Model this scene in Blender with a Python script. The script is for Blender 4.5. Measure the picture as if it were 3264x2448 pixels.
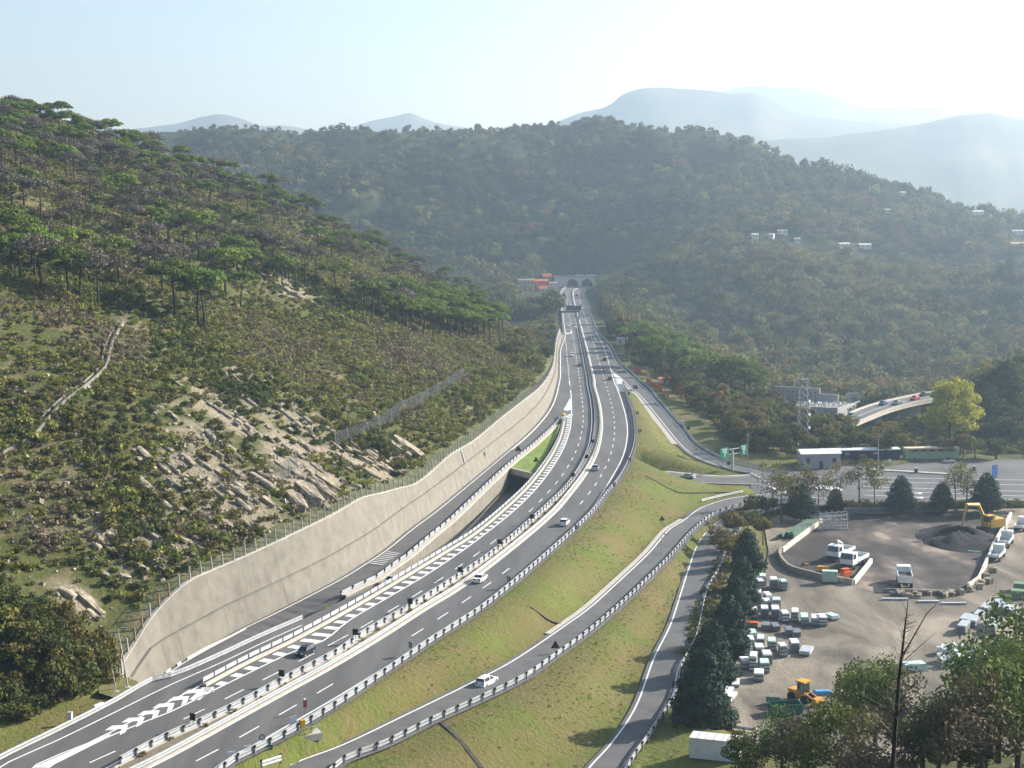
import bpy, bmesh, math, random
import numpy as np
from mathutils import Vector, Matrix, Euler
random.seed(7); rng = np.random.default_rng(7)
R = math.radians
for o in list(bpy.data.objects): bpy.data.objects.remove(o)
SC = bpy.context.scene; COL = SC.collection

# ---------------------------------------------------------------- camera
F, PITCH, ROLL, CH = 1450.0, R(6.6), -0.02, 65.7
cp, sp = math.cos(PITCH), math.sin(PITCH)
FW = np.array([0, cp, -sp]); U0 = np.array([0, sp, cp]); R0 = np.array([1., 0, 0])
RT = R0*math.cos(ROLL)+U0*math.sin(ROLL); UP = U0*math.cos(ROLL)-R0*math.sin(ROLL)
CAMP = np.array([0, 0, CH])
cam = bpy.data.cameras.new('camera'); camo = bpy.data.objects.new('camera', cam); COL.objects.link(camo)
cam.sensor_width = 36; cam.lens = 36*F/1024; cam.clip_start = 1; cam.clip_end = 30000
camo.matrix_world = Matrix(((RT[0], UP[0], -FW[0], 0), (RT[1], UP[1], -FW[1], 0), (RT[2], UP[2], -FW[2], CH), (0, 0, 0, 1)))
SC.camera = camo

# ---------------------------------------------------------------- world, sun, exposure
SUN_AZ, SUN_EL = R(66), R(25)          # azimuth from +Y towards +X
w = bpy.data.worlds.new('World'); SC.world = w; w.use_nodes = True
nt = w.node_tree; bg = nt.nodes['Background']
sky = nt.nodes.new('ShaderNodeTexSky'); sky.sky_type = 'NISHITA'; sky.sun_disc = False
sky.sun_elevation = SUN_EL; sky.sun_rotation = SUN_AZ
sky.air_density = 1.0; sky.dust_density = 1.0; sky.ozone_density = 1.0; sky.altitude = 100
nt.links.new(sky.outputs[0], bg.inputs[0]); bg.inputs[1].default_value = 0.075
sl = bpy.data.lights.new('sun', 'SUN'); sl.energy = 5.0; sl.angle = R(0.5); sl.color = (1, .96, .90)
so = bpy.data.objects.new('sun', sl); COL.objects.link(so)
sd = Vector((math.sin(SUN_AZ)*math.cos(SUN_EL), math.cos(SUN_AZ)*math.cos(SUN_EL), math.sin(SUN_EL)))
so.rotation_euler = sd.to_track_quat('Z', 'Y').to_euler(); so.location = (300, 200, 400)
SC.view_settings.view_transform = 'Standard'; SC.view_settings.look = 'None'
SC.view_settings.exposure = 1.5; SC.view_settings.gamma = 1
SC.render.engine = 'CYCLES'
cy = SC.cycles
cy.use_denoising = True
try: cy.denoiser = 'OPENIMAGEDENOISE'; cy.denoising_input_passes = 'RGB_ALBEDO_NORMAL'
except Exception: pass
cy.max_bounces = 6; cy.diffuse_bounces = 2; cy.glossy_bounces = 2; cy.transmission_bounces = 3; cy.transparent_max_bounces = 6; cy.volume_bounces = 0
cy.sample_clamp_indirect = 4
cy.use_adaptive_sampling = True; cy.adaptive_threshold = 0.02
HAZE = 0.00020

# ---------------------------------------------------------------- picture helpers: a point seen in the photo -> its place on the ground
VW = dict(W=(0, 0, 1.47559), A1=(0, 300, .49186), A2=(1088, 300, .49186), A3=(2176, 300, .49186), A4=(0, 1000, .49186), A5=(1088, 1000, .49186),
          A6=(2176, 1000, .49186), A7=(0, 1632, .49186), A8=(1088, 1632, .49186), A9=(2176, 1632, .49186), T=(1580, 840, .24593),
          U=(1960, 1180, .24593), Y=(2400, 1500, .39060), ZA=(1088, 1632, .24593), ZB=(1632, 1224, .24593), ZC=(544, 2040, .24593), ZD=(300, 1800, .24593))
def px(v, pts):
    a = VW[v]; return [((a[0]+p[0]*a[2])/3.1875, (a[1]+p[1]*a[2])/3.1875) for p in pts]
def ray(x, y): return (x-512)/F*RT+(384-y)/F*UP+FW
def gp(p, z=0.):
    d = ray(*p); return CAMP+d*((z-CH)/d[2])
def at(p, Y):
    d = ray(*p); return CAMP+d*(Y/d[1])
def proj(P):
    q = np.array(P)-CAMP; z = q@FW; return 512+F*(q@RT)/z, 384-F*(q@UP)/z
def V(v, x, y, z=0.): return gp(px(v, [(x, y)])[0], z)
def catmull(pts, n):
    """smooth resample, even in the points' own chord length"""
    P = np.array(pts, float); d = np.r_[0, np.cumsum(np.linalg.norm(np.diff(P[:, :2], axis=0), axis=1)**.6)]
    t = np.linspace(0, d[-1], n); out = []
    m = np.zeros_like(P)
    for i in range(len(P)):
        if i == 0: m[i] = (P[1]-P[0])/(d[1]-d[0])
        elif i == len(P)-1: m[i] = (P[-1]-P[-2])/(d[-1]-d[-2])
        else:
            h0, h1 = d[i]-d[i-1], d[i+1]-d[i]
            m[i] = ((P[i]-P[i-1])/h0*h1+(P[i+1]-P[i])/h1*h0)/(h0+h1)
    for u in t:
        i = min(np.searchsorted(d, u, side='right')-1, len(P)-2); h = d[i+1]-d[i]; s = (u-d[i])/h
        out.append((2*s**3-3*s**2+1)*P[i]+(s**3-2*s**2+s)*h*m[i]+(-2*s**3+3*s**2)*P[i+1]+(s**3-s**2)*h*m[i+1])
    return np.array(out)
def resample(P, step=None, n=None):
    P = np.array(P, float); d = np.r_[0, np.cumsum(np.linalg.norm(np.diff(P, axis=0), axis=1))]
    n = n or max(2, int(round(d[-1]/step))+1); t = np.linspace(0, d[-1], n)
    return np.stack([np.interp(t, d, P[:, k]) for k in range(P.shape[1])], 1)
def line(segs, z=0., n=80):
    """segs: [(view, pts), ...] a line read in the photo; z: a height or list [(pixel y, z), ...] -> smooth 3-D polyline"""
    pp = []
    for v, pts in segs: pp += px(v, pts)
    pp = catmull(pp, n)
    if not isinstance(z, (int, float)):
        zy = sorted(z); zz = np.interp(pp[:, 1], [a[0] for a in zy], [a[1] for a in zy])
    else: zz = [z]*len(pp)
    return np.array([gp(p, q) for p, q in zip(pp, zz)])
def offset(P, d):
    """shift a polyline sideways (positive = to its right) in plan"""
    P = np.array(P, float); T = np.gradient(P[:, :2], axis=0); T /= np.linalg.norm(T, axis=1)[:, None]+1e-9
    Q = P.copy(); Q[:, 0] += T[:, 1]*d; Q[:, 1] -= T[:, 0]*d; return Q
def sub(P, a, b):
    P = resample(P, n=400); return P[int(a*399):max(int(b*399)+1, int(a*399)+2)]

# ---------------------------------------------------------------- object helpers
def tag(o, label=None, cat=None, group=None, kind=None):
    if label: o['label'] = label
    if cat: o['category'] = cat
    if group: o['group'] = group
    if kind: o['kind'] = kind
    return o
def empty(name, loc, label=None, cat=None, group=None, rz=0.):
    o = bpy.data.objects.new(name, None); COL.objects.link(o); o.location = loc; o.rotation_euler = (0, 0, rz); o.empty_display_size = .5
    return tag(o, label, cat, group)
def obj(name, me, mat=None, parent=None, loc=None, rz=0., sc=None):
    o = bpy.data.objects.new(name, me); COL.objects.link(o)
    if mat is not None and len(me.materials) == 0:
        for m_ in (mat if isinstance(mat, (list, tuple)) else [mat]): me.materials.append(m_)
    if parent is not None:
        o.parent = parent
    if loc is not None: o.location = loc
    o.rotation_euler = (0, 0, rz)
    if sc is not None: o.scale = sc if not isinstance(sc, (int, float)) else (sc,)*3
    return o
def world_under(o, parent):
    """parent keeping a mesh that is written in world coordinates"""
    o.parent = parent; o.location = -Vector(parent.location); return o
class MB:
    def __init__(s): s.v = []; s.f = []; s.m = []
    def add(s, verts, faces, mi=0):
        b = len(s.v); s.v += [tuple(map(float, p)) for p in verts]; s.f += [tuple(i+b for i in f) for f in faces]; s.m += [mi]*len(faces); return s
    def box(s, c, d, rz=0., mi=0, taper=1., M=None):
        x, y, z = d[0]/2, d[1]/2, d[2]/2; vs = []
        for k, zz in ((1., -z), (taper, z)):
            for a, b in ((-x, -y), (x, -y), (x, y), (-x, y)):
                vs.append((a*k, b*k, zz))
        cz, sz = math.cos(rz), math.sin(rz)
        vs = [(c[0]+a*cz-b*sz, c[1]+a*sz+b*cz, c[2]+e) for a, b, e in vs]
        if M is not None: vs = [tuple(M@Vector(p)) for p in vs]
        return s.add(vs, [(3, 2, 1, 0), (4, 5, 6, 7), (0, 1, 5, 4), (1, 2, 6, 5), (2, 3, 7, 6), (3, 0, 4, 7)], mi)
    def tube(s, P, r, n=6, mi=0, caps=True):
        P = [Vector(p) for p in P]; rr = r if isinstance(r, (list, tuple, np.ndarray)) else [r]*len(P); rings = []
        for i, p in enumerate(P):
            t = (P[min(i+1, len(P)-1)]-P[max(i-1, 0)]).normalized()
            a = t.cross(Vector((0, 0, 1)) if abs(t.z) < .9 else Vector((1, 0, 0))).normalized(); b = t.cross(a)
            rings.append([p+a*(rr[i]*math.cos(2*math.pi*k/n))+b*(rr[i]*math.sin(2*math.pi*k/n)) for k in range(n)])
        vs = [q for g in rings for q in g]; fs = []
        for i in range(len(P)-1):
            for k in range(n):
                fs.append((i*n+k, i*n+(k+1) % n, (i+1)*n+(k+1) % n, (i+1)*n+k))
        if caps: fs += [tuple(range(n-1, -1, -1)), tuple((len(P)-1)*n+k for k in range(n))]
        return s.add(vs, fs, mi)
    def sweep(s, P, prof, mi=0, closed=True, caps=True):
        """profile (side, up) swept along a polyline"""
        P = np.array(P, float); T = np.gradient(P[:, :2], axis=0); T /= np.linalg.norm(T, axis=1)[:, None]+1e-9; n = len(prof); vs = []
        for p, t in zip(P, T):
            for a, b in prof: vs.append((p[0]+t[1]*a, p[1]-t[0]*a, p[2]+b))
        fs = []
        for i in range(len(P)-1):
            for k in range(n if closed else n-1):
                fs.append((i*n+k, (i+1)*n+k, (i+1)*n+(k+1) % n, i*n+(k+1) % n))
        if caps and closed: fs += [tuple(range(n)), tuple((len(P)-1)*n+k for k in range(n-1, -1, -1))]
        return s.add(vs, fs, mi)
    def strip(s, A, B, mi=0):
        n = len(A); return s.add(list(A)+list(B), [(i, n+i, n+i+1, i+1) for i in range(n-1)], mi)
    def prism(s, poly, z0, z1, mi=0):
        n = len(poly); vs = [(p[0], p[1], z0) for p in poly]+[(p[0], p[1], z1) for p in poly]
        return s.add(vs, [tuple(range(n-1, -1, -1)), tuple(range(n, 2*n))]+[(i, (i+1) % n, n+(i+1) % n, n+i) for i in range(n)], mi)
    def mesh(s, name, mats=None, smooth=False):
        me = bpy.data.meshes.new(name); me.from_pydata(s.v, [], s.f)
        if mats is not None:
            for m_ in (mats if isinstance(mats, (list, tuple)) else [mats]): me.materials.append(m_)
            if isinstance(mats, (list, tuple)) and len(mats) > 1: me.polygons.foreach_set('material_index', s.m)
        if smooth: me.polygons.foreach_set('use_smooth', [True]*len(me.polygons))
        me.update(); return me
    def build(s, name, mats=None, parent=None, smooth=False, **k): return obj(name, s.mesh(name, mats, smooth), None, parent, **k)

# ---------------------------------------------------------------- materials
def lin(c): return tuple((x/12.92 if x <= .04045 else ((x+.055)/1.055)**2.4) for x in [y/255 for y in c])
MATS = {}
def mat(name, cols, scale=1., rough=.8, bump=0., detail=4., metal=0., spec=.3, bscale=None, translucent=0., stretch=None, rnd=0., objspace=False, lo=.35, hi=.65):
    """procedural: one to four linear colours mixed by noise in world (or object) space"""
    if name in MATS: return MATS[name]
    m = bpy.data.materials.new(name); m.use_nodes = True; t = m.node_tree; N = t.nodes; L = t.links
    b = N['Principled BSDF']; b.inputs['Roughness'].default_value = rough; b.inputs['Metallic'].default_value = metal
    b.inputs['Specular IOR Level'].default_value = spec
    co = N.new('ShaderNodeTexCoord') if objspace else N.new('ShaderNodeNewGeometry'); src = co.outputs['Object'] if objspace else co.outputs['Position']
    if stretch:
        mp = N.new('ShaderNodeMapping'); mp.inputs['Scale'].default_value = stretch; L.new(src, mp.inputs[0]); src = mp.outputs[0]
    if len(cols) == 1: cols = [cols[0], tuple(x*.82 for x in cols[0])]
    nz = N.new('ShaderNodeTexNoise'); nz.inputs['Scale'].default_value = scale; nz.inputs['Detail'].default_value = detail; nz.inputs['Roughness'].default_value = .6
    L.new(src, nz.inputs['Vector'])
    rp = N.new('ShaderNodeValToRGB'); e = rp.color_ramp.elements
    e[0].position = lo; e[1].position = hi
    e[0].color = (*cols[0], 1); e[1].color = (*cols[-1], 1)
    for i, c in enumerate(cols[1:-1]):
        q = e.new(lo+(hi-lo)*(i+1)/(len(cols)-1)); q.color = (*c, 1)
    L.new(nz.outputs['Fac'], rp.inputs[0]); out = rp.outputs[0]
    if rnd:
        oi = N.new('ShaderNodeObjectInfo'); hs = N.new('ShaderNodeHueSaturation'); mr = N.new('ShaderNodeMapRange'); mr.inputs[3].default_value = 1-rnd; mr.inputs[4].default_value = 1+rnd
        L.new(oi.outputs['Random'], mr.inputs[0]); L.new(mr.outputs[0], hs.inputs['Value']); L.new(out, hs.inputs['Color'])
        m2 = N.new('ShaderNodeMath'); m2.operation = 'MULTIPLY'; m2.inputs[1].default_value = 7.31; fr = N.new('ShaderNodeMath'); fr.operation = 'FRACT'
        L.new(oi.outputs['Random'], m2.inputs[0]); L.new(m2.outputs[0], fr.inputs[0]); mh = N.new('ShaderNodeMapRange'); mh.inputs[3].default_value = .5-rnd*.09; mh.inputs[4].default_value = .5+rnd*.05
        L.new(fr.outputs[0], mh.inputs[0]); L.new(mh.outputs[0], hs.inputs['Hue']); out = hs.outputs[0]
    L.new(out, b.inputs['Base Color'])
    if bump:
        n2 = N.new('ShaderNodeTexNoise'); n2.inputs['Scale'].default_value = bscale or scale*4; n2.inputs['Detail'].default_value = 3; L.new(src, n2.inputs['Vector'])
        bp = N.new('ShaderNodeBump'); bp.inputs['Strength'].default_value = 1; bp.inputs['Distance'].default_value = bump; L.new(n2.outputs['Fac'], bp.inputs['Height']); L.new(bp.outputs[0], b.inputs['Normal'])
    if translucent:
        tr = N.new('ShaderNodeBsdfTranslucent'); L.new(out, tr.inputs[0]); mx = N.new('ShaderNodeMixShader'); mx.inputs[0].default_value = translucent
        L.new(b.outputs[0], mx.inputs[1]); L.new(tr.outputs[0], mx.inputs[2]); L.new(mx.outputs[0], N['Material Output'].inputs[0])
    MATS[name] = m; return m
asph = mat('asphalt', [(.080, .079, .077), (.098, .096, .092), (.12, .117, .111)], .25, .85, .004, bscale=18, stretch=(1, .12, 1), detail=8)
asph2 = mat('asphalt_ramp', [(.088, .087, .085), (.122, .119, .114)], .3, .85, .004, bscale=18, detail=8)
asph3 = mat('asphalt_plaza', [(.075, .078, .082), (.10, .10, .10), (.125, .12, .115)], .09, .85, .004, bscale=18, detail=9)
paint = mat('road_paint', [(.72, .72, .70), (.58, .57, .54)], 1.2, .6, detail=6, lo=.4, hi=.72)
conc = mat('concrete', [(.205, .19, .155), (.18, .166, .135), (.15, .138, .112)], .5, .9, .03, bscale=2.5, detail=9, stretch=(1, 1, .8))
conc2 = mat('concrete_pale', [(.44, .41, .35), (.35, .325, .28)], .6, .9, .01, detail=7)
galv = mat('galvanised_steel', [(.50, .52, .53), (.40, .42, .43)], 1.5, .45, metal=.35, spec=.5)
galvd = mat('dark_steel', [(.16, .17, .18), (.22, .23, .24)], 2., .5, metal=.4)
black = mat('black_paint', [(.012, .012, .014), (.02, .02, .022)], 2., .6)
white = mat('white_paint', [(.78, .78, .76), (.68, .68, .66)], 1.2, .5)
# ---------------------------------------------------------------- road lines (read in the photo, laid on their levels)
zR1 = [(380, 0.), (480, -.2), (520, -.4), (560, -.8), (600, -1.6), (640, -3.), (690, -5.)]
zRM1 = [(330, 0.), (380, -.3), (400, -1.5), (440, -4.5), (470, -6.6), (480, -6.9)]
zRM2 = [(478, -7.), (500, -6.2), (560, -5), (680, -3.6), (770, -2.8)]
zNR = [(478, -7.), (540, -7.), (780, -7.6)]
L_RCd = line([('T', [(1150, 318), (1090, 345), (1080, 400), (1092, 470), (1112, 545), (1140, 635), (1168, 725), (1200, 825), (1240, 955), (1285, 1090), (1332, 1245), (1390, 1440), (1430, 1580)]),
              ('ZB', [(1256, 138), (1285, 247), (1311, 368), (1327, 496), (1328, 642), (1306, 803), (1253, 986), (1151, 1188), (1003, 1411), (803, 1645)]),
              ('ZA', [(2132, 765), (1621, 1138), (988, 1560)]), ('ZC', [(2002, 628), (1520, 905), (1020, 1190), (475, 1493), (150, 1665)]), ('W', [(330, 1725), (180, 1800)])], 0, 240)
L_LCd = line([('T', [(985, 316), (938, 345), (922, 385), (924, 450), (936, 545), (950, 640), (964, 720), (977, 800), (992, 885), (1007, 980), (1025, 1090), (1042, 1195), (1062, 1320), (1085, 1480)]),
              ('ZB', [(883, 33), (899, 127), (912, 235), (922, 352), (922, 483), (902, 627), (860, 790), (781, 971), (656, 1173), (477, 1394), (247, 1632)]),
              ('ZA', [(1755, 545), (1267, 882), (675, 1253)]), ('ZC', [(2130, 25), (1305, 462), (825, 703), (305, 960)]), ('A7', [(660, 1587), (500, 1665)]), ('W', [(120, 1715), (0, 1775)])], 0, 240)
L_RCl = line([('T', [(1075, 322), (1020, 350), (1006, 395), (1012, 450), (1032, 535), (1062, 640), (1096, 760), (1150, 960), (1202, 1150), (1243, 1330), (1290, 1540)]),
              ('ZB', [(1075, 0), (1130, 200), (1157, 330), (1173, 520), (1165, 650), (1130, 830), (1078, 970), (960, 1180), (780, 1420), (580, 1655)]),
              ('ZA', [(1580, 975), (1100, 1270), (700, 1530)]), ('ZC', [(2212, 300), (1350, 775), (700, 1135), (0, 1520)]), ('W', [(240, 1700), (60, 1795)])], 0, 240)
L_med = line([('T', [(1060, 320), (1003, 350), (990, 395), (993, 450), (1010, 535), (1040, 650), (1066, 760), (1105, 960), (1150, 1160), (1182, 1330), (1218, 1500)]),
              ('ZB', [(1010, 0), (1050, 170), (1072, 330), (1080, 480), (1068, 640), (1040, 800), (965, 985), (860, 1165), (690, 1380), (420, 1640)]),
              ('ZA', [(2030, 505), (1500, 880), (900, 1260), (250, 1640)]), ('ZC', [(2180, 185), (1540, 520), (940, 850), (280, 1160), (0, 1280)]), ('W', [(190, 1690), (30, 1770)])], 0, 240)
L_RCr = line([('T', [(1222, 322), (1150, 350), (1135, 400), (1150, 470), (1180, 570), (1216, 690), (1262, 820), (1335, 955), (1410, 1110), (1490, 1370), (1545, 1560)]),
              ('ZB', [(1355, 40), (1430, 250), (1475, 420), (1497, 600), (1472, 820), (1420, 980), (1330, 1150), (1180, 1400), (1010, 1655)]),
              ('ZA', [(1800, 1215), (1130, 1655)]), ('ZC', [(2212, 705), (1500, 1120), (1100, 1350), (570, 1655)]), ('W', [(400, 1715), (260, 1790)])], 0, 240)
L_RCb = line([('ZB', [(1436, 0), (1478, 100), (1530, 250), (1578, 400), (1600, 560), (1605, 680), (1580, 850), (1535, 985), (1485, 1095), (1380, 1270), (1270, 1400), (1080, 1650)]),
              ('ZA', [(1910, 1215), (1540, 1470), (1230, 1665)]), ('ZC', [(2150, 880), (1560, 1230), (1200, 1420), (740, 1659)]), ('W', [(440, 1720), (300, 1790)])], 0, 160)
L_LCl = line([('ZB', [(750, 0), (766, 140), (772, 300), (770, 420), (757, 560), (735, 650), (660, 850), (500, 1115), (300, 1370), (10, 1655)]),
              ('ZA', [(1650, 445), (1405, 615), (1110, 810), (690, 1060), (60, 1435)]), ('ZC', [(2000, 0), (1600, 145), (1100, 385), (560, 650), (0, 930)]), ('A7', [(860, 1390), (310, 1655)]), ('W', [(60, 1700), (-60, 1755)])], 0, 200)
L_LCb = line([('ZB', [(672, 440), (655, 540), (620, 680), (540, 860), (400, 1080), (220, 1310), (0, 1530)]), ('ZA', [(1700, 300), (1300, 550), (600, 975), (0, 1325)]), ('ZC', [(1560, 20), (1000, 290), (420, 600)])], 0, 120)
L_out = line([('T', [(920, 312), (868, 350), (846, 400), (850, 480), (862, 590), (878, 710), (893, 830), (903, 930), (872, 1030), (842, 1130), (840, 1280), (838, 1480)]),
              ('ZB', [(610, 0), (560, 200), (500, 330), (400, 470), (200, 680), (0, 850)])], 0, 120)
L_R1l = line([('ZB', [(610, 0), (560, 200), (500, 330), (400, 470), (200, 680), (0, 850)]), ('ZA', [(1240, 0), (920, 240), (600, 500), (300, 700), (0, 885)]), ('ZD', [(2212, 715), (1970, 830), (1500, 1095), (1100, 1330), (900, 1480), (640, 1700)])], zR1, 140)
L_R1r = line([('ZB', [(662, 420), (620, 480), (520, 580), (330, 760), (200, 870), (0, 1030)]), ('ZA', [(1510, 40), (1380, 160), (1215, 290), (1050, 430), (870, 585), (670, 725), (450, 885), (230, 985), (0, 1100)])], [(380, 0.), (480, -.1), (600, -.5)], 120)
L_R1r2 = np.r_[L_R1r, [L_R1r[-1]+(L_R1r[-1]-L_R1r[-8])*k for k in (1, 2.4, 4.5)]]
L_R1r2[-3:, 2] = (-1.4, -2.8, -4.6)
L_TRb = line([('ZC', [(1700, -260), (1110, 0), (600, 240), (0, 490)]), ('A7', [(1010, 1092), (720, 1252), (350, 1440), (0, 1612)]), ('W', [(-80, 1690)])], 0, 80)
L_TRl = line([('ZC', [(1700, -190), (1270, 0), (640, 300), (0, 580)]), ('A7', [(720, 1310), (350, 1490), (20, 1640)]), ('W', [(-60, 1700)])], 0, 80)
zTR = [(478, -6.2), (513, -4.6), (539, -3.), (572, -.8), (590, -.05), (600, 0.)]
L_TRw = line([('ZB', [(10, 1300), (-60, 1370)]), ('ZA', [(1800, 10), (1420, 350), (1130, 560), (820, 790), (430, 965), (0, 1150)])], zTR, 80)
L_RM1l = line([('T', [(1338, 960), (1410, 1110), (1490, 1370), (1640, 1500), (1780, 1640)]), ('U', [(300, 300), (500, 530), (700, 780), (850, 960), (960, 1060), (1060, 1125), (1300, 1220), (1600, 1300), (1780, 1338)]), ('A6', [(560, 1100)])], zRM1, 90)
L_RM1r = line([('T', [(1345, 950), (1400, 1012), (1450, 1062), (1497, 1155), (1560, 1275), (1660, 1370), (1830, 1530), (1970, 1655)]), ('U', [(500, 370), (700, 600), (850, 765), (960, 920), (1080, 1020), (1250, 1118), (1450, 1195), (1700, 1250), (1880, 1290)]), ('A6', [(640, 1050)])], zRM1, 90)
L_RM1b = offset(L_RM1r, -1.3)
L_UPt = line([('U', [(250, 1290), (340, 1303), (600, 1318), (900, 1348), (1400, 1388), (1780, 1370), (1900, 1378)])], -6.9, 30)
L_UPb = line([('U', [(250, 1400), (420, 1412), (570, 1425), (1100, 1455), (1700, 1475), (1900, 1480)])], -6.9, 30)
L_RM2l = line([('A6', [(720, 1165), (560, 1170), (390, 1185), (300, 1200), (200, 1228), (100, 1270), (0, 1345)]), ('A8', [(2130, 110), (2000, 260), (1800, 450), (1600, 630), (1440, 745), (1200, 910), (1080, 985), (870, 1095), (400, 1325), (0, 1515)]), ('ZC', [(1480, 1655)]), ('W', [(520, 1720), (340, 1800)])], zRM2, 120)
L_RM2b = line([('A6', [(720, 1225), (600, 1230), (450, 1243), (330, 1265), (200, 1312), (100, 1388), (0, 1500)]), ('A8', [(2150, 285), (2000, 435), (1800, 625), (1600, 795), (1400, 940), (1200, 1080), (900, 1230), (600, 1365), (300, 1515), (0, 1640)]), ('W', [(700, 1690), (560, 1760)])], zRM2, 120)
L_RM2r = offset(L_RM2b, -.55)
L_NRl = line([('A6', [(520, 1238), (420, 1262), (300, 1305), (180, 1390), (100, 1490), (40, 1650)]), ('A8', [(2195, 545), (2130, 740), (2030, 940), (1900, 1280), (1750, 1500), (1610, 1655)]), ('W', [(1210, 1740), (1100, 1830)])], zNR, 90)
L_NRr = line([('A6', [(620, 1262), (520, 1290), (420, 1345), (330, 1440), (262, 1560), (230, 1650)]), ('A9', [(150, 500), (60, 850)]), ('A8', [(2185, 1010), (2150, 1180), (2080, 1300), (1980, 1450), (1840, 1655)]), ('W', [(1330, 1740), (1230, 1830)])], zNR, 90)
PLZ = [V('A6', x, y, -7.) for x, y in [(470, 1258), (440, 1120), (470, 1040), (640, 1000), (1000, 985), (1320, 985), (1500, 962), (1760, 948), (2212, 944), (2700, 950), (2700, 1205), (2212, 1212), (1500, 1225), (1000, 1246), (720, 1252)]]
YZ = -8.6
YARD = [V('W', x, y, YZ) for x, y in [(1660, 1190), (1650, 1130), (1720, 1105), (1900, 1098), (2212, 1098), (2500, 1100), (2700, 1500), (2300, 1640), (1900, 1640), (1640, 1620), (1565, 1560), (1600, 1380), (1650, 1260)]]
NEAR_L = V('W', -500, 1800, 0)

# ---------------------------------------------------------------- retaining wall (its battered face is met by the rays through its top line)
_up = offset(L_out, 1.15); _up = _up[(_up[:, 1] < 850) & (_up[:, 1] > L_R1l[0, 1]+8)]
L_wb = np.r_[_up, offset(L_R1l, 1.15)]      # foot of the wall (R1 runs towards the camera, so its right is the hill side)
L_wb = np.r_[L_wb, [V('ZD', 430, 1510, -.6), V('ZD', 200, 1503, -.3)]]
def plan_dist(P, Q):
    """signed plan distance of points P to polyline Q (positive to Q's right), nearest z, chunked"""
    if len(Q) > 64: Q = Q[np.unique(np.linspace(0, len(Q)-1, 64).astype(int))]
    P = np.atleast_2d(P); A = Q[:-1, :2]; D = Q[1:, :2]-A; LL = (D**2).sum(1)+1e-9; out = np.empty(len(P)); zz = np.empty(len(P))
    for i in range(0, len(P), 4000):
        p = P[i:i+4000, None, :2]; u = np.clip(((p-A)*D).sum(2)/LL, 0, 1); q = A+u[..., None]*D; d2 = ((p-q)**2).sum(2); j = d2.argmin(1); k = np.arange(len(j))
        s_ = np.sign(D[j, 1]*(p[:, 0, 0]-A[j, 0])-D[j, 0]*(p[:, 0, 1]-A[j, 1])); out[i:i+4000] = np.sqrt(d2[k, j])*np.where(s_ == 0, 1, s_)
        zz[i:i+4000] = Q[j, 2]+u[k, j]*(Q[j+1, 2]-Q[j, 2])
    return out, zz
def ray_to(p, base, slope, z0=0., t0=140, t1=1400):
    """where the ray through pixel p meets the surface z = base.z + z0 + slope * distance to the hill side of base"""
    d = ray(*p); ts = np.geomspace(t0, t1, 420); P = CAMP+d*ts[:, None]; dd, zz = plan_dist(P, base); g = P[:, 2]-(zz+z0+slope*dd)
    ok = np.where((g[1:] <= 0) & (g[:-1] > 0))[0]
    if len(ok) == 0: return None
    i = ok[0]; u = g[i]/(g[i]-g[i+1]); return P[i]+(P[i+1]-P[i])*u
wt_px = px('A5', [(1420, 100), (1402, 160), (1390, 260), (1375, 345), (1345, 410), (1290, 482), (1200, 555), (1060, 665), (860, 830), (725, 910), (600, 1020), (490, 1105), (400, 1128), (300, 1155), (150, 1192), (0, 1280)]) \
    + px('ZD', [(1750, 0), (1440, 125), (1290, 190), (1205, 238), (1090, 325), (980, 442), (800, 662), (720, 782), (620, 932), (540, 1080), (490, 1180), (380, 1300), (290, 1370), (200, 1500)])
wt = [ray_to(p, L_wb, 4., 0.) for p in catmull(wt_px, 90)]
wt = np.array([q for q in wt if q is not None])
L_wt = wt

# ---------------------------------------------------------------- terrain
ctl = []
def C(v, pts):
    for x, y, Y in pts: ctl.append(at(px(v, [(x, y)])[0], Y))
ctl += [q+np.array([0, 0, .2]) for q in wt[::5]]
wbx = np.r_[[V('T', 846, 400), V('T', 862, 590), V('T', 893, 830), V('T', 842, 1130)], L_wb[20:], [V('W', 60, 1640), V('W', -120, 1730)]]
for v, pts in (('W', [(0, 1500), (0, 1300), (0, 1100), (0, 900), (0, 700), (0, 500), (0, 330), (200, 1300), (200, 1100), (200, 900), (200, 700), (200, 500), (200, 350), (400, 1050), (400, 850), (400, 650), (400, 470),
                     (600, 980), (600, 800), (600, 600), (600, 480), (800, 850), (800, 700), (800, 580), (1000, 740), (1000, 660), (1100, 730), (-200, 1200), (-200, 900), (-200, 600), (-200, 300)]),):
    for x, y in pts:
        q = ray_to(px(v, [(x, y)])[0], wbx, .50, 6.5 if x > 150 else 3.)
        if q is not None: ctl.append(q)
for x, y in [(-250, 190), (0, 228), (120, 258), (250, 302), (380, 350), (500, 392), (590, 425), (680, 452), (760, 500), (850, 540), (930, 580), (1000, 612), (1080, 655), (1150, 690)]:
    p = px('W', [(x, y)])[0]; q = ray_to(p, wbx, .50, 6.5)
    if q is None: continue
    ctl.append(q); d = ray(*p)
    for k, dz in ((60, 16), (140, 50)):
        e = q+d*k; e[2] = max(e[2]-dz, -6); ctl.append(e)
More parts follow.
